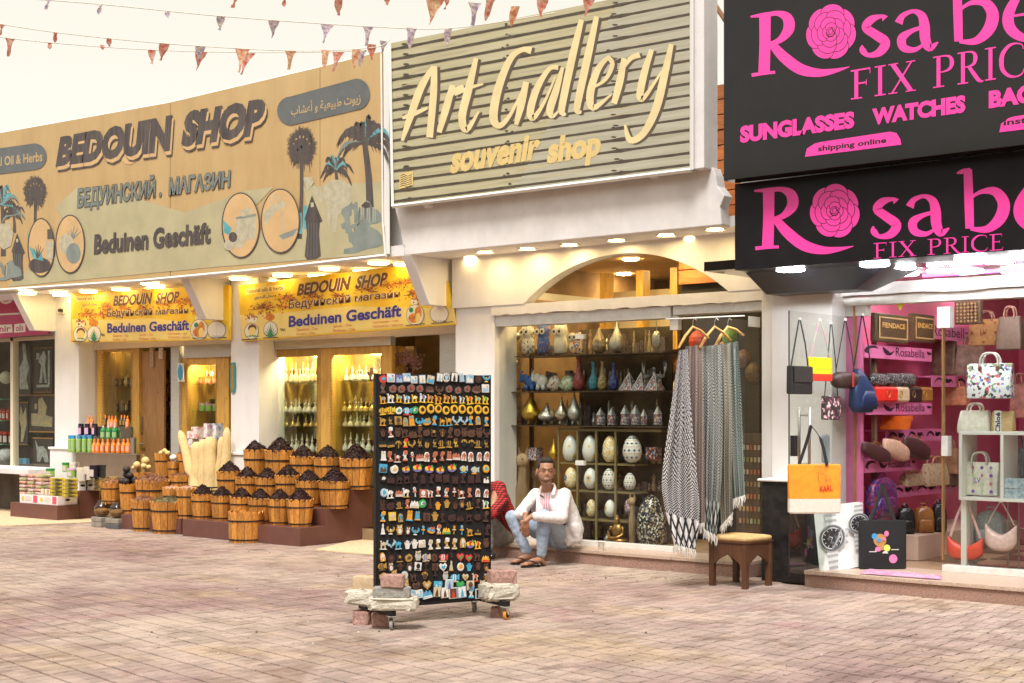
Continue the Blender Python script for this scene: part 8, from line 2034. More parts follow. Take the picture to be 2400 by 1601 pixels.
for k_, (px, w_) in enumerate(((2086, 80), (2160, 52))):
 t, w, h, dp = bag(f'brown patterned book tote with golden frame lettering, {["front left", "behind right"][k_]} on the top shelf', px, 737, 803, w_, ('x', XS + .02 - .05 * k_), 'box', bagmat(f'dark_tote_{k_}', (.05, .032, .015), (.10, .065, .025), 60), None, None, .07)
 fr = []
 for a_, b_, c_, d_ in ((-.42, .12, .42, .17), (-.42, .83, .42, .88), (-.42, .17, -.39, .83), (.39, .17, .42, .83)): fr.append((Bx(a_ * w, b_ * h, c_ * w, d_ * h), 0))
 deco(t, fr, [plain('tan_stitch', .50, .33, .15)], -dp / 2 - .002, 'frame')
 pt = MB(); text_on(pt, 'FIENDACE' if k_ == 0 else 'ENDACE', [(-w * .33, -dp / 2 - .005, h * .68), (w * .34, -dp / 2 - .005, h * .68), (w * .34, -dp / 2 - .005, h * .50), (-w * .33, -dp / 2 - .005, h * .50)], 0, .02, lift=0); pt.build('lettering', plain('gold_thread', .70, .42, .12), t)
for k_, (px, c_, w_, nm) in enumerate(((2074, (.75, .03, .02), 52, 'red'), (2104, (.68, .55, .36), 46, 'cream'), (2134, (.03, .02, .02), 46, 'black'), (2160, (.42, .20, .05), 44, 'tan'))):
 t, w, h, dp = bag(f'{nm} camera style pouch with gold clasp in the row of four', px, 907, 942, w_, ('x', XS + .05 - .03 * k_), 'pouch', bagmat('pouch_' + nm, c_), None, None, .07, group='camera style pouches on the second band')
 mb = MB().tube(catmull([(0, -dp / 2 - .004, h * .3), (w * .06, -dp / 2 - .004, h * .4), (w * .06, -dp / 2 - .004, h * .65), (0, -dp / 2 - .004, h * .75), (-w * .06, -dp / 2 - .004, h * .65), (-w * .06, -dp / 2 - .004, h * .4), (0, -dp / 2 - .004, h * .3)], 3), .004, 5).build('clasp', gold_m, t)
for k_, px in enumerate((2058, 2092, 2124)): bag(f'rolled black and white patterned flap bag, {["left", "middle", "right"][k_]} above the pouches', px, 872, 906, 36, ('x', XS + .02), 'duff', speck('oblique_black', (.03, .03, .035), [(.30, .28, .26), (.03, .03, .03)], 90, .6, lo=.5), None, None, .10, group='patterned flap bags above the pouches')
for (px, yt, yb, w_, c_, nm) in ((2052, 1040, 1077, 66, (.075, .03, .03), 'dark brown saddle bag on the third band'), (2098, 1030, 1076, 62, (.72, .46, .33), 'peach saddle bag in the middle of the third band'), (2146, 1026, 1074, 62, (.06, .04, .05), 'dark embroidered saddle bag at the right of the third band')):
 bag(nm, px, yt, yb, w_, ('x', XS + .05), 'saddle', bagmat('saddle_' + nm[:5], c_), 'top', None, .09, sm=gold_m)[0].rotation_euler[1] = .22
chk = speck('checker_cream', (.62, .50, .34), [(.40, .28, .14), (.62, .50, .34)], 60, .5, lo=.5)
for k_, (px, yt, yb, w_) in enumerate(((2136, 1110, 1138, 44), (2190, 1086, 1138, 54), (2232, 1086, 1136, 40))): bag(['small cream checked handbag on the lower band', 'taller cream checked handbag with tan trim on the lower band', 'grey brown handbag beside the checked ones'][k_], px, yt, yb, w_, ('x', XS - .12), 'hand', chk if k_ < 2 else bagmat('grey_brown', (.16, .11, .08)), 'handles', None, .12, sm=bagmat('tan_handle', (.50, .30, .14)))
bag('sequined purple and red backpack hung behind the black tote', 2066, 1118, 1216, 58, ('x', XS - .02), 'back', speck('sequin', (.08, .02, .16), [(.30, .03, .06), (.16, .09, .26), (.05, .03, .14)], 50, .3, lo=.3), 'top', None, .13)
for k_, (px, yt, yb, w_, c_, nm) in enumerate(((2121, 1188, 1251, 44, (.015, .014, .014), 'black'), (2165, 1186, 1250, 46, (.30, .12, .03), 'tan'), (2200, 1178, 1246, 34, (.02, .018, .018), 'glossy black'))): bag(f'{nm} small leather backpack on the low white ledge', px, yt, yb, w_, ('Y', 14.0 + .1 * k_), 'back', bagmat('bp_' + nm, c_, rough=.25), 'top', None, .14)
lg = WX(2122, 1252, XS); bx(sw, 'low_ledge', tan_w, -6.38, XS + .25, 13.0, 15.6, .15, B(2150, 1250, 14.0).z - .002)
for k_, (px, py) in enumerate(((2098, 1006), (2100, 995), (2104, 985))):
 p = WX(px, py, XS - .05); o = MB().cbox((0, 0, .02), (.2, .26, .045)).build('shoe_box', C('orange_box', .75, .16, .02)); o.location = p; tag(o, f'flat orange box in the stack on the side shelf, {["lowest", "middle", "top"][k_]}', 'box', 'flat orange boxes')
wpst = thing('watch_poster', 'white poster board with a steel chronograph watch leaning beside the door', 'poster', B(1945, 1347, 12.75))
pq_ = [B(1906, 1188, 12.95), B(2012, 1176, 13.05), B(2012, 1328, 13.0), B(1922, 1348, 12.78)]
off = V3((-.005, .008, 0)); n = [p - off * 0 for p in pq_]
fq = quadmap(pq_); MB().add(pq_ + [p + V3((.0, .03, 0)) for p in pq_], [(0, 3, 2, 1), (4, 5, 6, 7), (0, 1, 5, 4), (1, 2, 6, 5), (2, 3, 7, 6), (3, 0, 4, 7)]).build('board', mat('poster_white', (.76, .78, .78), .35, var=.04), wpst, world=1)
wm = MB(); nrm = (pq_[1] - pq_[0]).cross(pq_[3] - pq_[0]).normalized();
if nrm.dot(V3((0, 0, 1.5)) - pq_[0]) < 0: nrm = -nrm
ly = [0]
def wp(pts, mi): ly[0] += 1; wm.add([fq(u, v) + nrm * (.002 + .0004 * ly[0]) for u, v in pts], [tuple(range(len(pts)))], mi)
def watch(cu, cv, s):
 for k in range(7):
  for sg_ in (1, -1):
   v = cv + sg_ * (.27 + .055 * k) * s; w_ = (.17 - .006 * k) * s
   if v > .99 or v < .01: continue
   wp([(cu - w_, v - .024 * s), (cu + w_, v - .024 * s), (cu + w_, v + .024 * s), (cu - w_, v + .024 * s)], 0 if k % 2 else 3)
 el = lambda r, mi, n_=26: wp([(cu + r * 1.55 * cos(2 * pi * i / n_), cv + r * sin(2 * pi * i / n_)) for i in range(n_)], mi)
 el(.255 * s, 0); el(.24 * s, 2); el(.20 * s, 3); el(.185 * s, 1)
 for i in range(12):
  a = i * pi / 6; r0, r1 = .14 * s, .175 * s; dx = .007 * s
  wp([(cu + r0 * 1.55 * cos(a) - dx * sin(a), cv + r0 * sin(a) + dx * cos(a)), (cu + r1 * 1.55 * cos(a) - dx * sin(a), cv + r1 * sin(a) + dx * cos(a)), (cu + r1 * 1.55 * cos(a) + dx * sin(a), cv + r1 * sin(a) - dx * cos(a)), (cu + r0 * 1.55 * cos(a) + dx * sin(a), cv + r0 * sin(a) - dx * cos(a))], 3)
 for a, r in ((.75, .15), (2.5, .10), (-2.0, .13)): wp([(cu - .01 * s, cv), (cu + r * 1.55 * s * cos(a), cv + r * s * sin(a)), (cu + .01 * s, cv + .008 * s)], 3)
 for cx_, cy2 in ((-.09, 0), (0, -.09), (.09, 0)): wp([(cu + cx_ * s * 1.2 + .05 * s * cos(i), cv + cy2 * s + .035 * s * sin(i)) for i in range(6)], 2)
 for v in (.12, 0, -.12): wp([(cu + .39 * s, cv + v * s - .02), (cu + .46 * s, cv + v * s - .02), (cu + .46 * s, cv + v * s + .02), (cu + .39 * s, cv + v * s + .02)], 0)
watch(.36, .50, .80)
watch(.98, .66, .62)
wm.build('watch_print', [plain('p_steel', .38, .39, .40), plain('p_black', .02, .02, .022), plain('p_bezel', .10, .11, .12), plain('p_light', .66, .68, .68)], wpst, world=1)
bag('brown leather backpack displayed behind glass left of the door', 1982, 1022, 1118, 54, ('d', 12.5), 'back', bagmat('olive_leather', (.11, .075, .045)), 'top', None, .14)
bag('grey tall bag displayed above the brown backpack', 1978, 842, 930, 44, ('d', 12.6), 'hand', bagmat('grey_leather', (.15, .12, .10)), 'handles', None, .12)
bwk = thing('folded_blue_cloth', 'pale blue folded cloth hanging behind the door handles', 'cloth', B(1935, 1085, 12.95)); MB().box(-.04, .04, -.02, .02, 0, .26).build('cloth', mat('pale_blue_cloth', (.42, .50, .58), .9, var=.1), bwk, bevel=.02)
wu = thing('display_cube', 'white display unit with open cube and shelf behind the right window', 'display unit', W(2300, 1310, 12.6))
xa, xb = XX(2247, 12.5), XX(2352, 12.5); z0, z1 = W(2300, 1166, 12.5).z, W(2300, 1019, 12.5).z
for a in ((xa, xa + .03, z0, z1), (xb - .03, xb, z0, z1)): MB().box(a[0], a[1], 12.5, 12.85, a[2], a[3]).build('cube_side', white_pl, wu, world=1, bevel=.002)
for z in (z0 - .03, z1): MB().box(xa, 3.0, 12.5, 12.85, z, z + .03).build('shelf_board', white_pl, wu, world=1, bevel=.002)
MB().box(xa, xa + .05, 12.55, 12.80, .15, z0 - .031).build('leg', white_pl, wu, world=1)
DB = 12.66
t, w, h, dp = bag('white floral handbag with brown handle patches on the stand behind the glass', 2321, 852, 934, 104, ('d', DB - .1), 'tote', speck('floral_white', (.76, .76, .78), [(.76, .76, .78), (.20, .25, .58), (.76, .76, .78), (.05, .05, .05), (.20, .35, .15), (.55, .12, .15)], 42, .35, lo=.45), 'handles', None, .14, trim=bagmat('patch_brown', (.17, .07, .03)), sm=bagmat('handle_wrap', (.62, .58, .54)))
bag('cream structured handbag on top of the white display cube', 2286, 962, 1016, 76, ('d', DB), 'hand', bagmat('cream_leather', (.72, .68, .58), rough=.35), 'handles', None, .16, trim=None)
t, w, h, dp = bag('woven straw tote with a white lettered ribbon beside the cream handbag', 2352, 964, 1016, 50, ('d', DB), 'tote', mat('straw_weave', (.45, .29, .13), .8, col2=(.62, .44, .22), scale=70), None, None, .12)
pt = MB(); pt.add([(-w * .3, -dp / 2 - .004, 0), (w * .02, -dp / 2 - .004, 0), (w * .02, -dp / 2 - .004, h * 1.03), (-w * .3, -dp / 2 - .004, h * 1.03)], [(0, 1, 2, 3)], 0)
yl = -dp / 2 - .0055; text_on(pt, 'Chloé', [(-w * .26, yl, h * .05), (-w * .26, yl, h * .95), (-w * .02, yl, h * .95), (-w * .02, yl, h * .05)], 1, .03, lift=0); pt.build('ribbon', [white_pl, black_pl], t)
mono = [plain('mono_violet', .22, .08, .45), plain('mono_pink', .60, .08, .30), plain('mono_green', .50, .70, .35)]
t, w, h, dp = bag('cream handbag with colourful monogram flowers inside the white cube', 2298, 1083, 1160, 88, ('d', DB), 'tote', bagmat('cream_mono', (.72, .70, .60), rough=.35), 'handles', None, .13, sm=bagmat('handle_wrap', (.62, .58, .54)))
def mono_deco(t, w, h, y, ms, n=(4, 4), ll=True):
 P = []
 for i in range(n[0]):
  for j in range(n[1]):
   cx_, cz = (-.36 + .72 * i / (n[0] - 1)) * w, (.12 + .72 * j / (n[1] - 1)) * h; r = w * .05
   if (i + j) % 2 == 0: P.append(([(cx_ + r * (1 if k % 2 == 0 else .35) * cos(k * pi / 4), cz + r * (1 if k % 2 == 0 else .35) * sin(k * pi / 4)) for k in range(8)], (i + j) % len(ms)))
   else: P.append(([(cx_ + r, cz), (cx_, cz + r), (cx_ - r, cz), (cx_, cz - r)], (i * j) % len(ms)))
 deco(t, P, ms, y)
mono_deco(t, w, h, -dp / 2 - .003, mono)
pt = MB(); text_on(pt, 'LV', [(-w * .07, -dp / 2 - .012, h * .54), (w * .09, -dp / 2 - .012, h * .54), (w * .09, -dp / 2 - .012, h * .38), (-w * .07, -dp / 2 - .012, h * .38)], 0, .02, lift=0); pt.build('emblem', mono[0], t)
t, w, h, dp = bag('tan monogram shopping tote on the shelf behind the glass top right', 2312, 748, 810, 76, ('d', 14.3), 'tote', bagmat('tan_mono', (.62, .34, .13)), 'handles', None, .14, sm=bagmat('rose_handle', (.45, .22, .18)))
mono_deco(t, w, h, -dp / 2 - .003, [plain('mono_rust', .42, .13, .04)], (3, 3))
pt = MB(); text_on(pt, 'LV', [(-w * .1, -dp / 2 - .012, h * .6), (w * .12, -dp / 2 - .012, h * .6), (w * .12, -dp / 2 - .012, h * .38), (-w * .1, -dp / 2 - .012, h * .38)], 0, .0, lift=0); pt.build('emblem', MATS['mono_rust'], t)
t, w, h, dp = bag('dark brown monogram bag hanging flat at the top of the window', 2270, 704, 760, 62, ('d', 13.8), 'box', bagmat('brown_mono', (.10, .055, .03)), None, None, .08)
mono_deco(t, w, h, -dp / 2 - .003, [plain('mono_tan', .45, .28, .14)], (6, 6))
bag('grey brown handbag hanging at the far right of the window', 2368, 742, 820, 60, ('d', 14.0), 'hand', bagmat('taupe', (.20, .14, .11)), 'handles', None, .14, sm=bagmat('rose_handle', (.45, .22, .18)))
for k_, (px, yt, yb, w_, c_, nm) in enumerate(((2215, 800, 880, 60, (.14, .09, .06), 'brown'), (2275, 808, 880, 66, (.30, .22, .18), 'taupe'), (2240, 905, 950, 60, (.45, .18, .10), 'rust'), (2225, 1050, 1110, 50, (.25, .12, .07), 'chestnut'), (2385, 1050, 1160, 44, (.05, .05, .05), 'black'), (2390, 900, 980, 40, (.30, .12, .10), 'maroon'))):
 bag(f'{nm} handbag standing deeper inside behind the right window', px, yt, yb, w_, ('d', 14.6), 'hand', bagmat('deep_' + nm, c_, (c_[0] * 2, c_[1] * 2, c_[2] * 2), 12), 'handles', None, .16, group='handbags deeper behind the right window')
rl = bagmat('coral_leather', (.78, .09, .05), rough=.3); bag('coral red shoulder bag hanging on a stand behind the right window', 2262, 1258, 1313, 84, ('d', 12.62), 'hobo', rl, 'loop', 1172, .10, sm=bagmat('pale_pink_strap', (.70, .45, .44)))
bag('pale pink shoulder bag hanging at the right of the coral one', 2346, 1228, 1292, 74, ('d', 12.60), 'hobo', bagmat('pale_pink', (.74, .52, .50), rough=.4), 'loop', 1178, .11, sm=bagmat('strap_wrap', (.62, .56, .56)))
t, w, h, dp = bag('pale blue grey quilted backpack behind the pink shoulder bag', 2322, 1196, 1284, 70, ('d', 12.80), 'back', speck('dots_blue', (.36, .42, .48), [(.50, .56, .60), (.36, .42, .48)], 90, .5, lo=.6), 'top', None, .16)
for k_, px in enumerate((2272, 2346, 2362)):
 p = W(px, 1355 if k_ == 0 else 1360, 12.55); o = thing('bag_stand', f'thin steel bag stand behind the right window, {["left", "middle", "right"][k_]}', 'stand', (p.x, 12.62 + .1 * k_, .15), 0, 'thin steel bag stands')
 MB().tube([(0, 0, .01), (0, 0, .95)], .007, 8).build('pole', steel, o); MB().lathe([(.09, 0), (.09, .006), (.01, .012)], 20).build('base', steel, o)
for k_, z in enumerate((1110, 1140)):
 p = W(2395, z + 22, 12.6); o = MB().cbox((0, 0, .04), (.34, .16, .085)).build('printed_box', mat('toile_blue', (.55, .62, .66), .4, col2=(.20, .32, .42), scale=25)); o.location = (p.x, 12.6, z1 - .36 - .09 * k_ if 0 else z0 + .003 + .09 * (1 - k_)); tag(o, f'pale blue printed box in the right window, {["upper", "lower"][k_]} of two', 'box', 'pale blue printed boxes')
rug = thing('door_rug', 'thin crumpled mauve rug in the bag shop doorway', 'rug', G(2110, 1345, .15))
P = [G(2030, 1345, .15), G(2060, 1338, .15), G(2205, 1352, .15), G(2190, 1363, .15), G(2100, 1356, .15)]
def rg_(u, v):
 a = G(2015 + 190 * u, 1346 + 14 * u, .15); b = G(2040 + 168 * u, 1335 + 16 * u, .15); p = a.lerp(b, v); p.z = .158 + .008 * sin(u * 18 + v * 2) * sin(v * 3.1); return p
MB().grid(rg_, 30, 6).build('rug_cloth', mat('mauve_rug', (.42, .13, .27), .9, col2=(.62, .38, .48), scale=12), rug, world=1, smooth=True)
dm = thing('diamond_sticker', 'translucent yellow diamond sticker on the glass over the bag shop door', 'sticker', W(2110, 712, 12.29)); MB().prism([(-.05, .02), (-.03, .05), (.03, .05), (.05, .02), (0, -.06)], -.004, 0).build('sticker', plain('sticker_yellow', .72, .62, .05), dm)
e_in = mat('indoor_cool', (1, 1, 1), .5, var=0, emit=(1.0, .93, .86, 14)); e_pk = mat('pink_tube', (1, .3, .8), .5, var=0, emit=(1.0, .12, .65, 2.5))
for k_, (px, d) in enumerate(((2120, 13.2), (2250, 13.4), (2380, 13.6), (2150, 15.0), (2300, 15.4), (2450, 14.6))):
 o = thing('ceiling_lamp', f'white round ceiling lamp inside the bag shop, {ords[k_]}', 'lamp', (XX(px, d), d, 2.948), 0, 'ceiling lamps inside the bag shop'); MB().lathe([(.14, 0), (.14, -.02), (.13, -.03), (.01, -.03)], 20, cap=False).build('diffuser', e_in, o)
o = thing('pink_tube_lamp', 'pink tube lamp along the ceiling of the bag shop', 'lamp', (-4.5, 13.0, 2.9)); MB().box(-1.2, 1.2, -.02, .02, -.03, 0).build('tube', e_pk, o)
# ==== PEOPLE
def capsule_parts(mb, pts):
 """pts: list of (Vector, radius) chains -> overlapping balls and cones, fused by remeshing"""
 for (a, ra), (b, rb) in zip(pts, pts[1:]):
  mb.tube([a, b], [ra, rb], 14)
 for a, ra in pts: mb.ball(a, ra, 14, 10)
def fused(name, mb, m, parent, vox=.008, smooth=6, noise=0.0, nscale=.08, frame=None):
 inv = Matrix.Translation((frame or parent).location).inverted()
 me = mb.mesh(name, m, inv, False)
 tmp = bpy.data.objects.new(name, me); COL.objects.link(tmp)
 r = tmp.modifiers.new('r', 'REMESH'); r.mode = 'VOXEL'; r.voxel_size = vox; r.use_smooth_shade = True
 s = tmp.modifiers.new('s', 'SMOOTH'); s.iterations = smooth; s.factor = .6
 if noise:
  tx = bpy.data.textures.new(name + '_folds', 'CLOUDS'); tx.noise_scale = nscale; tx.noise_depth = 1
  d = tmp.modifiers.new('d', 'DISPLACE'); d.texture = tx; d.strength = noise; d.mid_level = .5; d.texture_coords = 'LOCAL'
 dg = bpy.context.evaluated_depsgraph_get()
 me2 = bpy.data.meshes.new_from_object(tmp.evaluated_get(dg)); me2.name = name
 bpy.data.objects.remove(tmp)
 me2.polygons.foreach_set('use_smooth', [True] * len(me2.polygons))
 return put(name, me2, parent)
skin = mat('skin', (.36, .18, .105), .5, var=.08, scale=20)
skin.node_tree.nodes['Principled BSDF'].inputs['Subsurface Weight'].default_value = .08
hair_m = mat('black_hair', (.012, .009, .008), .7, var=.3, scale=80, bump=.6, bscale=300)
denim = mat('pale_denim', (.26, .34, .46), .85, col2=(.46, .54, .62), scale=7, bump=.3, bscale=250, lo=.35, hi=.75)
quilt = mat('white_quilt', (.74, .70, .69), .75, var=.03, scale=20, bump=.5, bscale=35)
man = thing('person', 'man in white quilted jacket, pale jeans and flip flops sitting on the step', 'person', B(1300, 1285, 14.9))
V = lambda px, py, Y: B(px, py, Y)
hipR, hipL = V(1298, 1262, 15.02), V(1322, 1264, 14.84)
kneR, kneL = V(1200, 1212, 14.80), V(1276, 1210, 14.46)
ankR, ankL = V(1238, 1302, 14.78), V(1268, 1308, 14.52)
toeR, toeL = V(1208, 1315, 14.70), V(1232, 1321, 14.42)
pel = V(1316, 1258, 14.95); che = V(1292, 1178, 14.82); nek = V(1282, 1141, 14.74); hd_ = V(1279, 1106, 14.68)
shR, shL = V(1256, 1159, 14.92), V(1323, 1160, 14.66)
elR, wrR = V(1216, 1206, 14.80), V(1232, 1205, 14.58)
elL, wrL = V(1316, 1214, 14.44), V(1246, 1210, 14.36)
hdL = V(1231, 1224, 14.34)
k = 14.7 / FP
mb = MB()
capsule_parts(mb, [(pel, .13), (che, .135), (V(1286, 1158, 14.78), .09), (nek, .055), (hd_ - V3((0, 0, .03)), .058)])
capsule_parts(mb, [(shR, .055), (elR, .042), (wrR, .028)]); capsule_parts(mb, [(shL, .055), (elL, .042), (wrL, .028)])
capsule_parts(mb, [(hipR, .085), (kneR, .055), (ankR, .036)]); capsule_parts(mb, [(hipL, .085), (kneL, .055), (ankL, .036)])
fwd = (V3((0, 0, 1.45)) - hd_); fwd.z = -.02; fwd.normalize(); side = V3((-fwd.y, fwd.x, 0)) * -1; side.normalize()
fwd = (fwd * 1.0 - side * .12).normalized(); side = fwd.cross(V3((0, 0, 1))).normalized(); upv = side.cross(fwd).normalized(); upv = (upv - side * .05).normalized()
HF_ = lambda x, y, z: hd_ + side * x + fwd * y + upv * z        # x: towards image right when side points so
sg = 1 if (proj(HF_(.1, 0, 0))[0] > proj(hd_)[0]) else -1
H = lambda x, y, z: HF_(x * sg, y, z)
hq = Matrix((side * sg, fwd, upv)).transposed()
h0 = len(mb.v)
mb.ball(H(0, -.012, .035), (.081, .094, .088), 20, 14, q=hq)
mb.ball(H(0, .018, -.03), (.068, .068, .078), 18, 12, q=hq)
mb.ball(H(0, .050, -.088), (.030, .026, .026), 12, 8, q=hq)
mb.ball(H(-.036, .045, -.022), (.026, .026, .026), 10, 8, q=hq); mb.ball(H(.036, .045, -.022), (.026, .026, .026), 10, 8, q=hq)
mb.tube([H(0, .080, .022), H(0, .094, -.006), H(0, .100, -.020)], [.009, .011, .014], 8); mb.ball(H(0, .090, -.024), (.019, .012, .010), 10, 8, q=hq)
mb.tube([H(-.045, .070, .030), H(0, .082, .034), H(.045, .070, .030)], [.010, .010, .010], 8)
mb.tube([H(-.022, .082, -.050), H(0, .090, -.046), H(.022, .082, -.050)], .007, 8); mb.tube([H(-.020, .082, -.064), H(0, .090, -.068), H(.020, .082, -.064)], .008, 8)
for s in (-1, 1): mb.ball(H(s * .081, -.008, -.004), (.010, .020, .032), 10, 8, q=hq)
def grow(mb, i0, s=1.14): mb.v[i0:] = [tuple(hd_ + (Vector(v) - hd_) * s) for v in mb.v[i0:]]
grow(mb, h0)
hd0 = hd_
def hand(mb, wr, palm, down, across, curl, s=1.0):
 capsule_parts(mb, [(wr, .026 * s), (palm - down * .01, .026 * s)])
 a = across.normalized()
 for i, (o, L_) in enumerate(((-.030, .060), (-.010, .074), (.011, .078), (.031, .070))):
  b0 = palm + a * o * s + down * .022
  mb.ball(palm + a * o * s * .9, .014 * s, 10, 8)
  j1 = b0 + down * L_ * .45 + curl * .006; j2 = b0 + down * L_ * .78 + curl * .016; j3 = b0 + down * L_ + curl * .028
  mb.tube([palm + a * o * s * .8, b0, j1, j2, j3], [.013, .0105, .0095, .0085, .0065], 8); mb.ball(j3, .0068, 8, 6)
 t0 = palm - a * .030 * s - down * .02; mb.tube([t0, t0 - a * .022 + down * .03 + curl * .01, t0 - a * .022 + down * .06 + curl * .02], [.014, .011, .008], 8); mb.ball(t0 - a * .022 + down * .06 + curl * .02, .008, 8, 6)
dn = V3((0, 0, -1)); camv = (V3((0, 0, 1.3)) - hdL).normalized(); ac = (B(1300, 1200, 14.4) - B(1200, 1200, 14.4)).normalized()
hand(mb, wrL, hdL, (dn + ac * -.04).normalized(), ac, -camv)
hdR = V(1231, 1236, 14.52); hand(mb, wrR, hdR, (dn + ac * .05).normalized(), ac, -camv)
for an, to in ((ankR, toeR), (ankL, toeL)):
 he = an + (an - to).normalized() * .03; he.z = .035; mid = (an + to) / 2; mid.z = .055; tz = V3((to.x, to.y, .030)); fdir = (tz - he); fdir.z = 0; fdir.normalize(); fs = V3((-fdir.y, fdir.x, 0))
 capsule_parts(mb, [(an, .036), (V3((an.x, an.y, .07)), .036), (he, .030)]); capsule_parts(mb, [(V3((an.x, an.y, .07)), .034), (mid, .034), (tz, .026)])
 for i in range(5):
  o = (i - 2) * .017; mb.tube([tz + fs * o, tz + fs * o + fdir * (.045 - .006 * abs(i - 1.5))], [.014, .010], 8); mb.ball(tz + fs * o + fdir * (.045 - .006 * abs(i - 1.5)), .010, 8, 6)
fused('body', mb, skin, man, .0055, 3)
H0 = H
H = lambda x, y, z: H0(x * 1.14, y * 1.14, z * 1.14)
for s in (-1, 1):
 MB().ball((0, 0, 0), (.0105, .008, .0050), 10, 8, q=hq).build('eye', plain('eye_white', .55, .50, .46), man).location = H(s * .031, .078, .012) - man.location
 MB().ball((0, 0, 0), (.0058, .005, .0052), 8, 6, q=hq).build('iris', plain('iris_dark', .015, .01, .008), man).location = H(s * .030, .085, .012) - man.location
 MB().tube([H(s * .014, .091, .033), H(s * .032, .089, .040), H(s * .052, .074, .033)], [.0014, .003, .0014], 6).build('eyebrow', hair_m, man, world=1)
MB().tube([H(-.020, .090, -.056), H(0, .096, -.058), H(.020, .090, -.056)], [.001, .0026, .001], 6).build('teeth', plain('teeth', .62, .58, .52), man, world=1)
H = H0
hb = MB()
hb.ball(H(0, -.030, .050), (.086, .088, .088), 20, 14, q=hq);
for s in (-1, 1): hb.ball(H(s * .064, .010, .052), (.016, .040, .040), 10, 8, q=hq)
hb.ball(H(0, .030, .098), (.060, .040, .030), 14, 10, q=hq)
grow(hb, 0); fused('hair', hb, hair_m, man, .006, 2)
bd = MB()
for a in range(9):
 t_ = (a - 4) / 4; bd.ball(H(.060 * sin(t_ * 1.35), .030 + .048 * cos(t_ * 1.35) - .006, -.078 + .045 * abs(t_) ** 1.5), (.017, .014, .017), 8, 6, q=hq)
for a in (-.024, -.012, 0, .012, .024): bd.ball(H(a, .0885 - abs(a) * .2, -.0385), (.008, .005, .004), 8, 6, q=hq)
grow(bd, 0); fused('beard', bd, mat('stubble', (.15, .075, .045), .8, var=.3, scale=200), man, .005, 2)
jb = MB()
capsule_parts(jb, [(pel, .145), (V(1312, 1240, 14.93), .13)])
capsule_parts(jb, [(hipR, .100), (hipR.lerp(kneR, .5), .088), (kneR, .072), (kneR.lerp(ankR, .35), .066), (ankR.lerp(kneR, .12), .052)])
capsule_parts(jb, [(hipL, .100), (hipL.lerp(kneL, .5), .090), (kneL, .074), (kneL.lerp(ankL, .35), .068), (ankL.lerp(kneL, .12), .054)])
fused('jeans', jb, denim, man, .009, 3, .016, .06)
sb = MB(); capsule_parts(sb, [(V(1300, 1215, 14.86), .145), (che, .150), (V(1287, 1163, 14.78), .10)])
def stripe_mat(name, c1, c2, s):
 m = bpy.data.materials.new(name); m.use_nodes = True; t = m.node_tree; b = t.nodes['Principled BSDF']; b.inputs['Roughness'].default_value = .85
 tc = t.nodes.new('ShaderNodeTexCoord'); w = node(t, 'ShaderNodeTexWave', Scale=s, Distortion=.6); w.bands_direction = 'X'; t.links.new(tc.outputs['Object'], w.inputs['Vector'])
 r = t.nodes.new('ShaderNodeValToRGB'); r.color_ramp.elements[0].position = .35; r.color_ramp.elements[0].color = (*c1, 1); r.color_ramp.elements[1].position = .55; r.color_ramp.elements[1].color = (*c2, 1)
 t.links.new(w.outputs['Fac'], r.inputs['Fac']); t.links.new(r.outputs[0], b.inputs['Base Color']); return m
fused('shirt', sb, stripe_mat('pink_stripes', (.66, .30, .38), (.78, .70, .71), 14), man, .008, 3)
kb = MB()
back = (che - V(1292, 1178, 14.2)).normalized()
sdv = (shL - shR).normalized()
for f0, f1 in ((shR, V(1296, 1262, 15.04)), (shL, V(1352, 1262, 14.80)), ((shL + shR) / 2 + V3((.03, .05, 0)), V(1352, 1250, 15.0))):
 pass
def patch(chain): capsule_parts(kb, chain)
patch([(shL + V3((0, 0, .0)), .072), (V(1336, 1200, 14.74), .085), (V(1350, 1245, 14.74), .075), (V(1358, 1268, 14.74), .035)])
patch([(V(1312, 1166, 14.86), .085), (V(1334, 1205, 14.92), .105), (V(1348, 1240, 14.94), .095)])
patch([(V(1340, 1225, 14.80), .07), (V(1330, 1262, 14.72), .045), (V(1332, 1276, 14.72), .022)])
patch([(shR, .068), (V(1262, 1200, 14.98), .075), (V(1280, 1235, 15.02), .075)])
patch([(V(1284, 1160, 14.90), .095), (V(1305, 1200, 15.0), .12)])
patch([(V(1296, 1164, 14.74), .054), (V(1302, 1190, 14.66), .052), (V(1308, 1214, 14.64), .045)])
patch([(V(1266, 1164, 14.82), .046), (V(1266, 1192, 14.74), .044), (V(1264, 1205, 14.74), .04)])
patch([(V(1345, 1235, 14.70), .06), (V(1352, 1262, 14.72), .05), (V(1334, 1270, 14.74), .04), (V(1330, 1240, 14.72), .05)])
patch([(shR, .070), (elR.lerp(shR, .4), .062), (elR, .058), (wrR.lerp(elR, .25), .046)])
patch([(shL, .074), (shL.lerp(elL, .5), .068), (elL, .064), (elL.lerp(wrL, .5), .056), (wrL.lerp(elL, .12), .046)])
patch([(V(1296, 1158, 14.66), .024), (V(1300, 1145, 14.70), .020), (V(1299, 1134, 14.78), .013), (V(1292, 1136, 14.88), .014)])
patch([(V(1268, 1162, 14.78), .024), (V(1266, 1150, 14.82), .022), (V(1270, 1142, 14.88), .02), (V(1282, 1138, 14.90), .02)])
fused('jacket', kb, quilt, man, .009, 4, .010, .05)
MB().tube([V(1266, 1160, 14.745), V(1274, 1165, 14.70)], .007, 6).build('collar_tab', black_pl, man, world=1)
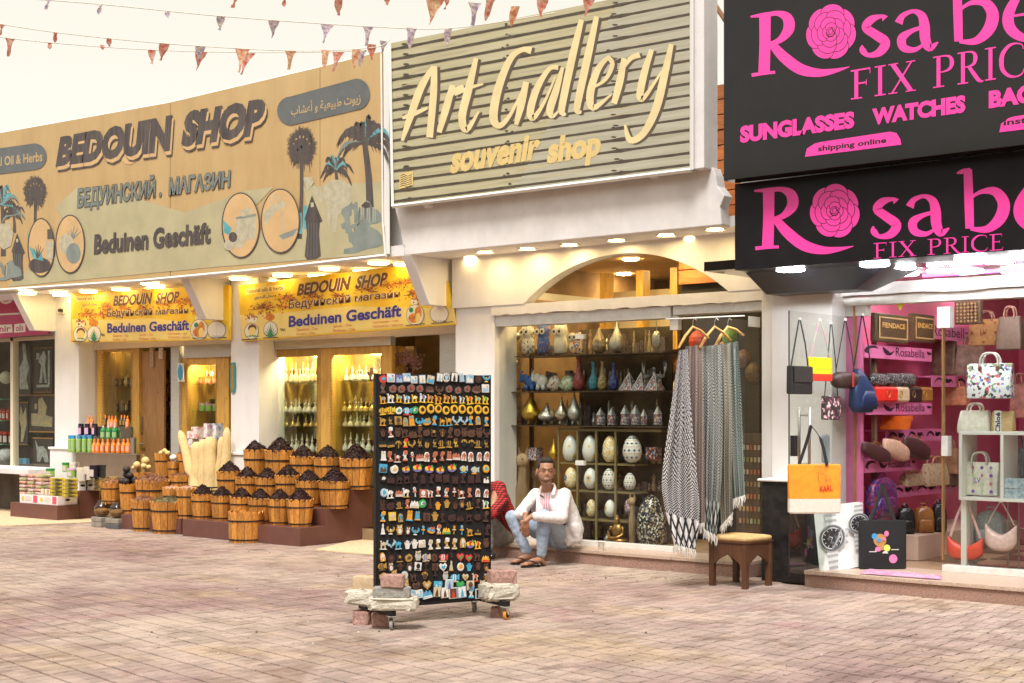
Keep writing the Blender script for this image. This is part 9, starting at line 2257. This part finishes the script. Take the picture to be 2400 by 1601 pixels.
for lb, an, to in (('left', ankR, toeR), ('right', ankL, toeL)):
 he = an + (an - to).normalized() * .05; fdir = (to - he); fdir.z = 0; L_ = fdir.length + .06; fdir.normalize(); fs = V3((-fdir.y, fdir.x, 0)); n = 14; P = []
 for i in range(n * 2):
  a = 2 * pi * i / (n * 2); P.append(he + fdir * (L_ / 2 + L_ / 2 * cos(a)) + fs * (.047 * sin(a)) * (1 + .15 * cos(a)))
 MB().add([(p.x, p.y, .002) for p in P] + [(p.x, p.y, .014) for p in P], [tuple(range(2 * n))[::-1], tuple(range(2 * n, 4 * n))] + [(i, (i + 1) % (2 * n), (i + 1) % (2 * n) + 2 * n, i + 2 * n) for i in range(2 * n)]).build('flip_flop', black_pl, man, world=1)
 tz = V3((to.x, to.y, .060)); mid = (an + to) / 2;
 for s in (-1, 1): MB().tube(catmull([tuple(tz + fdir * .01 + V3((0, 0, -.02))), tuple(tz - fdir * .03 + fs * s * .02 + V3((0, 0, .008))), tuple(mid + fs * s * .045 + V3((0, 0, .0 - mid.z + .05))), tuple(mid - fdir * .03 + fs * s * .05 + V3((0, 0, .015 - mid.z)))], 4), .0055, 6).build('strap', black_pl, man, world=1)
def plaid(name):
 m = bpy.data.materials.new(name); m.use_nodes = True; t = m.node_tree; b = t.nodes['Principled BSDF']; b.inputs['Roughness'].default_value = .9
 tc = t.nodes.new('ShaderNodeTexCoord'); outs = []
 for d_, s in (('X', 11), ('Z', 13)):
  w = node(t, 'ShaderNodeTexWave', Scale=s, Distortion=.8); w.bands_direction = d_; t.links.new(tc.outputs['Object'], w.inputs['Vector']); g = node(t, 'ShaderNodeMath', operation='GREATER_THAN'); g.inputs[1].default_value = .52; t.links.new(w.outputs['Fac'], g.inputs[0]); outs.append(g.outputs[0])
 ad = node(t, 'ShaderNodeMath', operation='ADD'); t.links.new(outs[0], ad.inputs[0]); t.links.new(outs[1], ad.inputs[1]); dv = node(t, 'ShaderNodeMath', operation='DIVIDE'); dv.inputs[1].default_value = 2; t.links.new(ad.outputs[0], dv.inputs[0])
 r = t.nodes.new('ShaderNodeValToRGB'); r.color_ramp.interpolation = 'CONSTANT'; r.color_ramp.elements[0].color = (.55, .035, .03, 1); r.color_ramp.elements[1].position = .4; r.color_ramp.elements[1].color = (.20, .012, .012, 1); e = r.color_ramp.elements.new(.9); e.color = (.012, .01, .012, 1)
 t.links.new(dv.outputs[0], r.inputs['Fac']); t.links.new(r.outputs[0], b.inputs['Base Color']); return m
m2 = thing('person', 'man in red and black plaid shirt and grey trousers hidden behind the magnet board', 'person', B(1165, 1270, 15.3))
p2 = V(1178, 1252, 15.5); c2 = V(1156, 1162, 15.35); n2 = V(1122, 1136, 15.2); h2 = V(1108, 1105, 15.1)
sR2, sL2 = V(1118, 1146, 15.45), V(1168, 1144, 15.2)
hR2, hL2 = V(1150, 1258, 15.55), V(1172, 1258, 15.35); kR2, kL2 = V(1088, 1212, 15.25), V(1140, 1212, 15.0); aR2, aL2 = V(1100, 1290, 15.3), V(1146, 1288, 15.05)
mb = MB(); capsule_parts(mb, [(p2, .13), (c2, .13), (n2, .055), (h2, .06)]); mb.ball(h2 + V3((0, 0, .03)), (.078, .09, .10), 16, 12); mb.ball(h2 + V3((.02, -.07, .0)), .014, 8, 6)
capsule_parts(mb, [(hR2, .08), (kR2, .055), (aR2, .036)]); capsule_parts(mb, [(hL2, .08), (kL2, .055), (aL2, .036)])
e1, w1 = V(1150, 1205, 14.95), V(1105, 1205, 14.85); e0, w0 = V(1092, 1200, 15.3), V(1085, 1205, 15.0)
capsule_parts(mb, [(sL2, .055), (e1, .042), (w1, .028)]); capsule_parts(mb, [(sR2, .055), (e0, .042), (w0, .028)])
hand(mb, w1, w1 + V3((-.05, 0, -.03)), (dn + ac * -.3).normalized(), ac, -camv); hand(mb, w0, w0 + V3((-.03, 0, -.05)), dn, ac, -camv)
fused('body', mb, skin, m2, .0075, 3)
mb = MB().ball(h2 + V3((.01, .02, .055)), (.084, .092, .09), 16, 12); fused('hair', mb, hair_m, m2, .009, 2)
mb = MB(); capsule_parts(mb, [(p2 + V3((0, 0, .03)), .15), (V(1174, 1205, 15.44), .16), (c2, .155), (n2 + V3((0, 0, -.04)), .08)]); capsule_parts(mb, [(sL2, .085), (V(1176, 1178, 15.1), .078), (e1, .062), (e1.lerp(w1, .8), .045)]); capsule_parts(mb, [(sR2, .085), (e0, .060), (e0.lerp(w0, .8), .045)])
fused('shirt', mb, plaid('red_plaid'), m2, .010, 4, .012, .06)
mb = MB(); capsule_parts(mb, [(p2, .145), (hL2, .10)]); capsule_parts(mb, [(hR2, .10), (kR2, .072), (aR2 + V3((0, 0, .05)), .055)]); capsule_parts(mb, [(hL2, .105), (hL2.lerp(kL2, .5), .092), (kL2, .076), (kL2.lerp(aL2, .4), .066), (aL2 + V3((0, 0, .04)), .055)])
fused('trousers', mb, mat('grey_denim', (.20, .20, .19), .9, col2=(.32, .32, .30), scale=8, bump=.3, bscale=200), m2, .010, 3, .014, .06)
for an in (aR2, aL2):
 mb = MB(); g0 = V3((an.x, an.y, .055)); f_ = V3((-.5, -.85, 0)).normalized(); capsule_parts(mb, [(g0 - f_ * .03, .045), (g0 + f_ * .06, .045), (g0 + f_ * .16 - V3((0, 0, .012)), .036)]); fused('shoe', mb, mat('black_suede', (.02, .02, .022), .8, var=.2), m2, .008, 2)
 mb = MB(); capsule_parts(mb, [(V3((g0.x, g0.y, .016)) - f_ * .03, .016), (V3((g0.x, g0.y, .016)) + f_ * .17, .016)]); mb.build('sole', white_pl, m2, world=1)
 MB().tube([g0 + V3((.048, -.01, .0)), g0 + f_ * .05 + V3((.04, -.02, .03)), g0 + f_ * .12 + V3((.03, -.02, .0))], .005, 5).build('side_stripe', white_pl, m2, world=1)
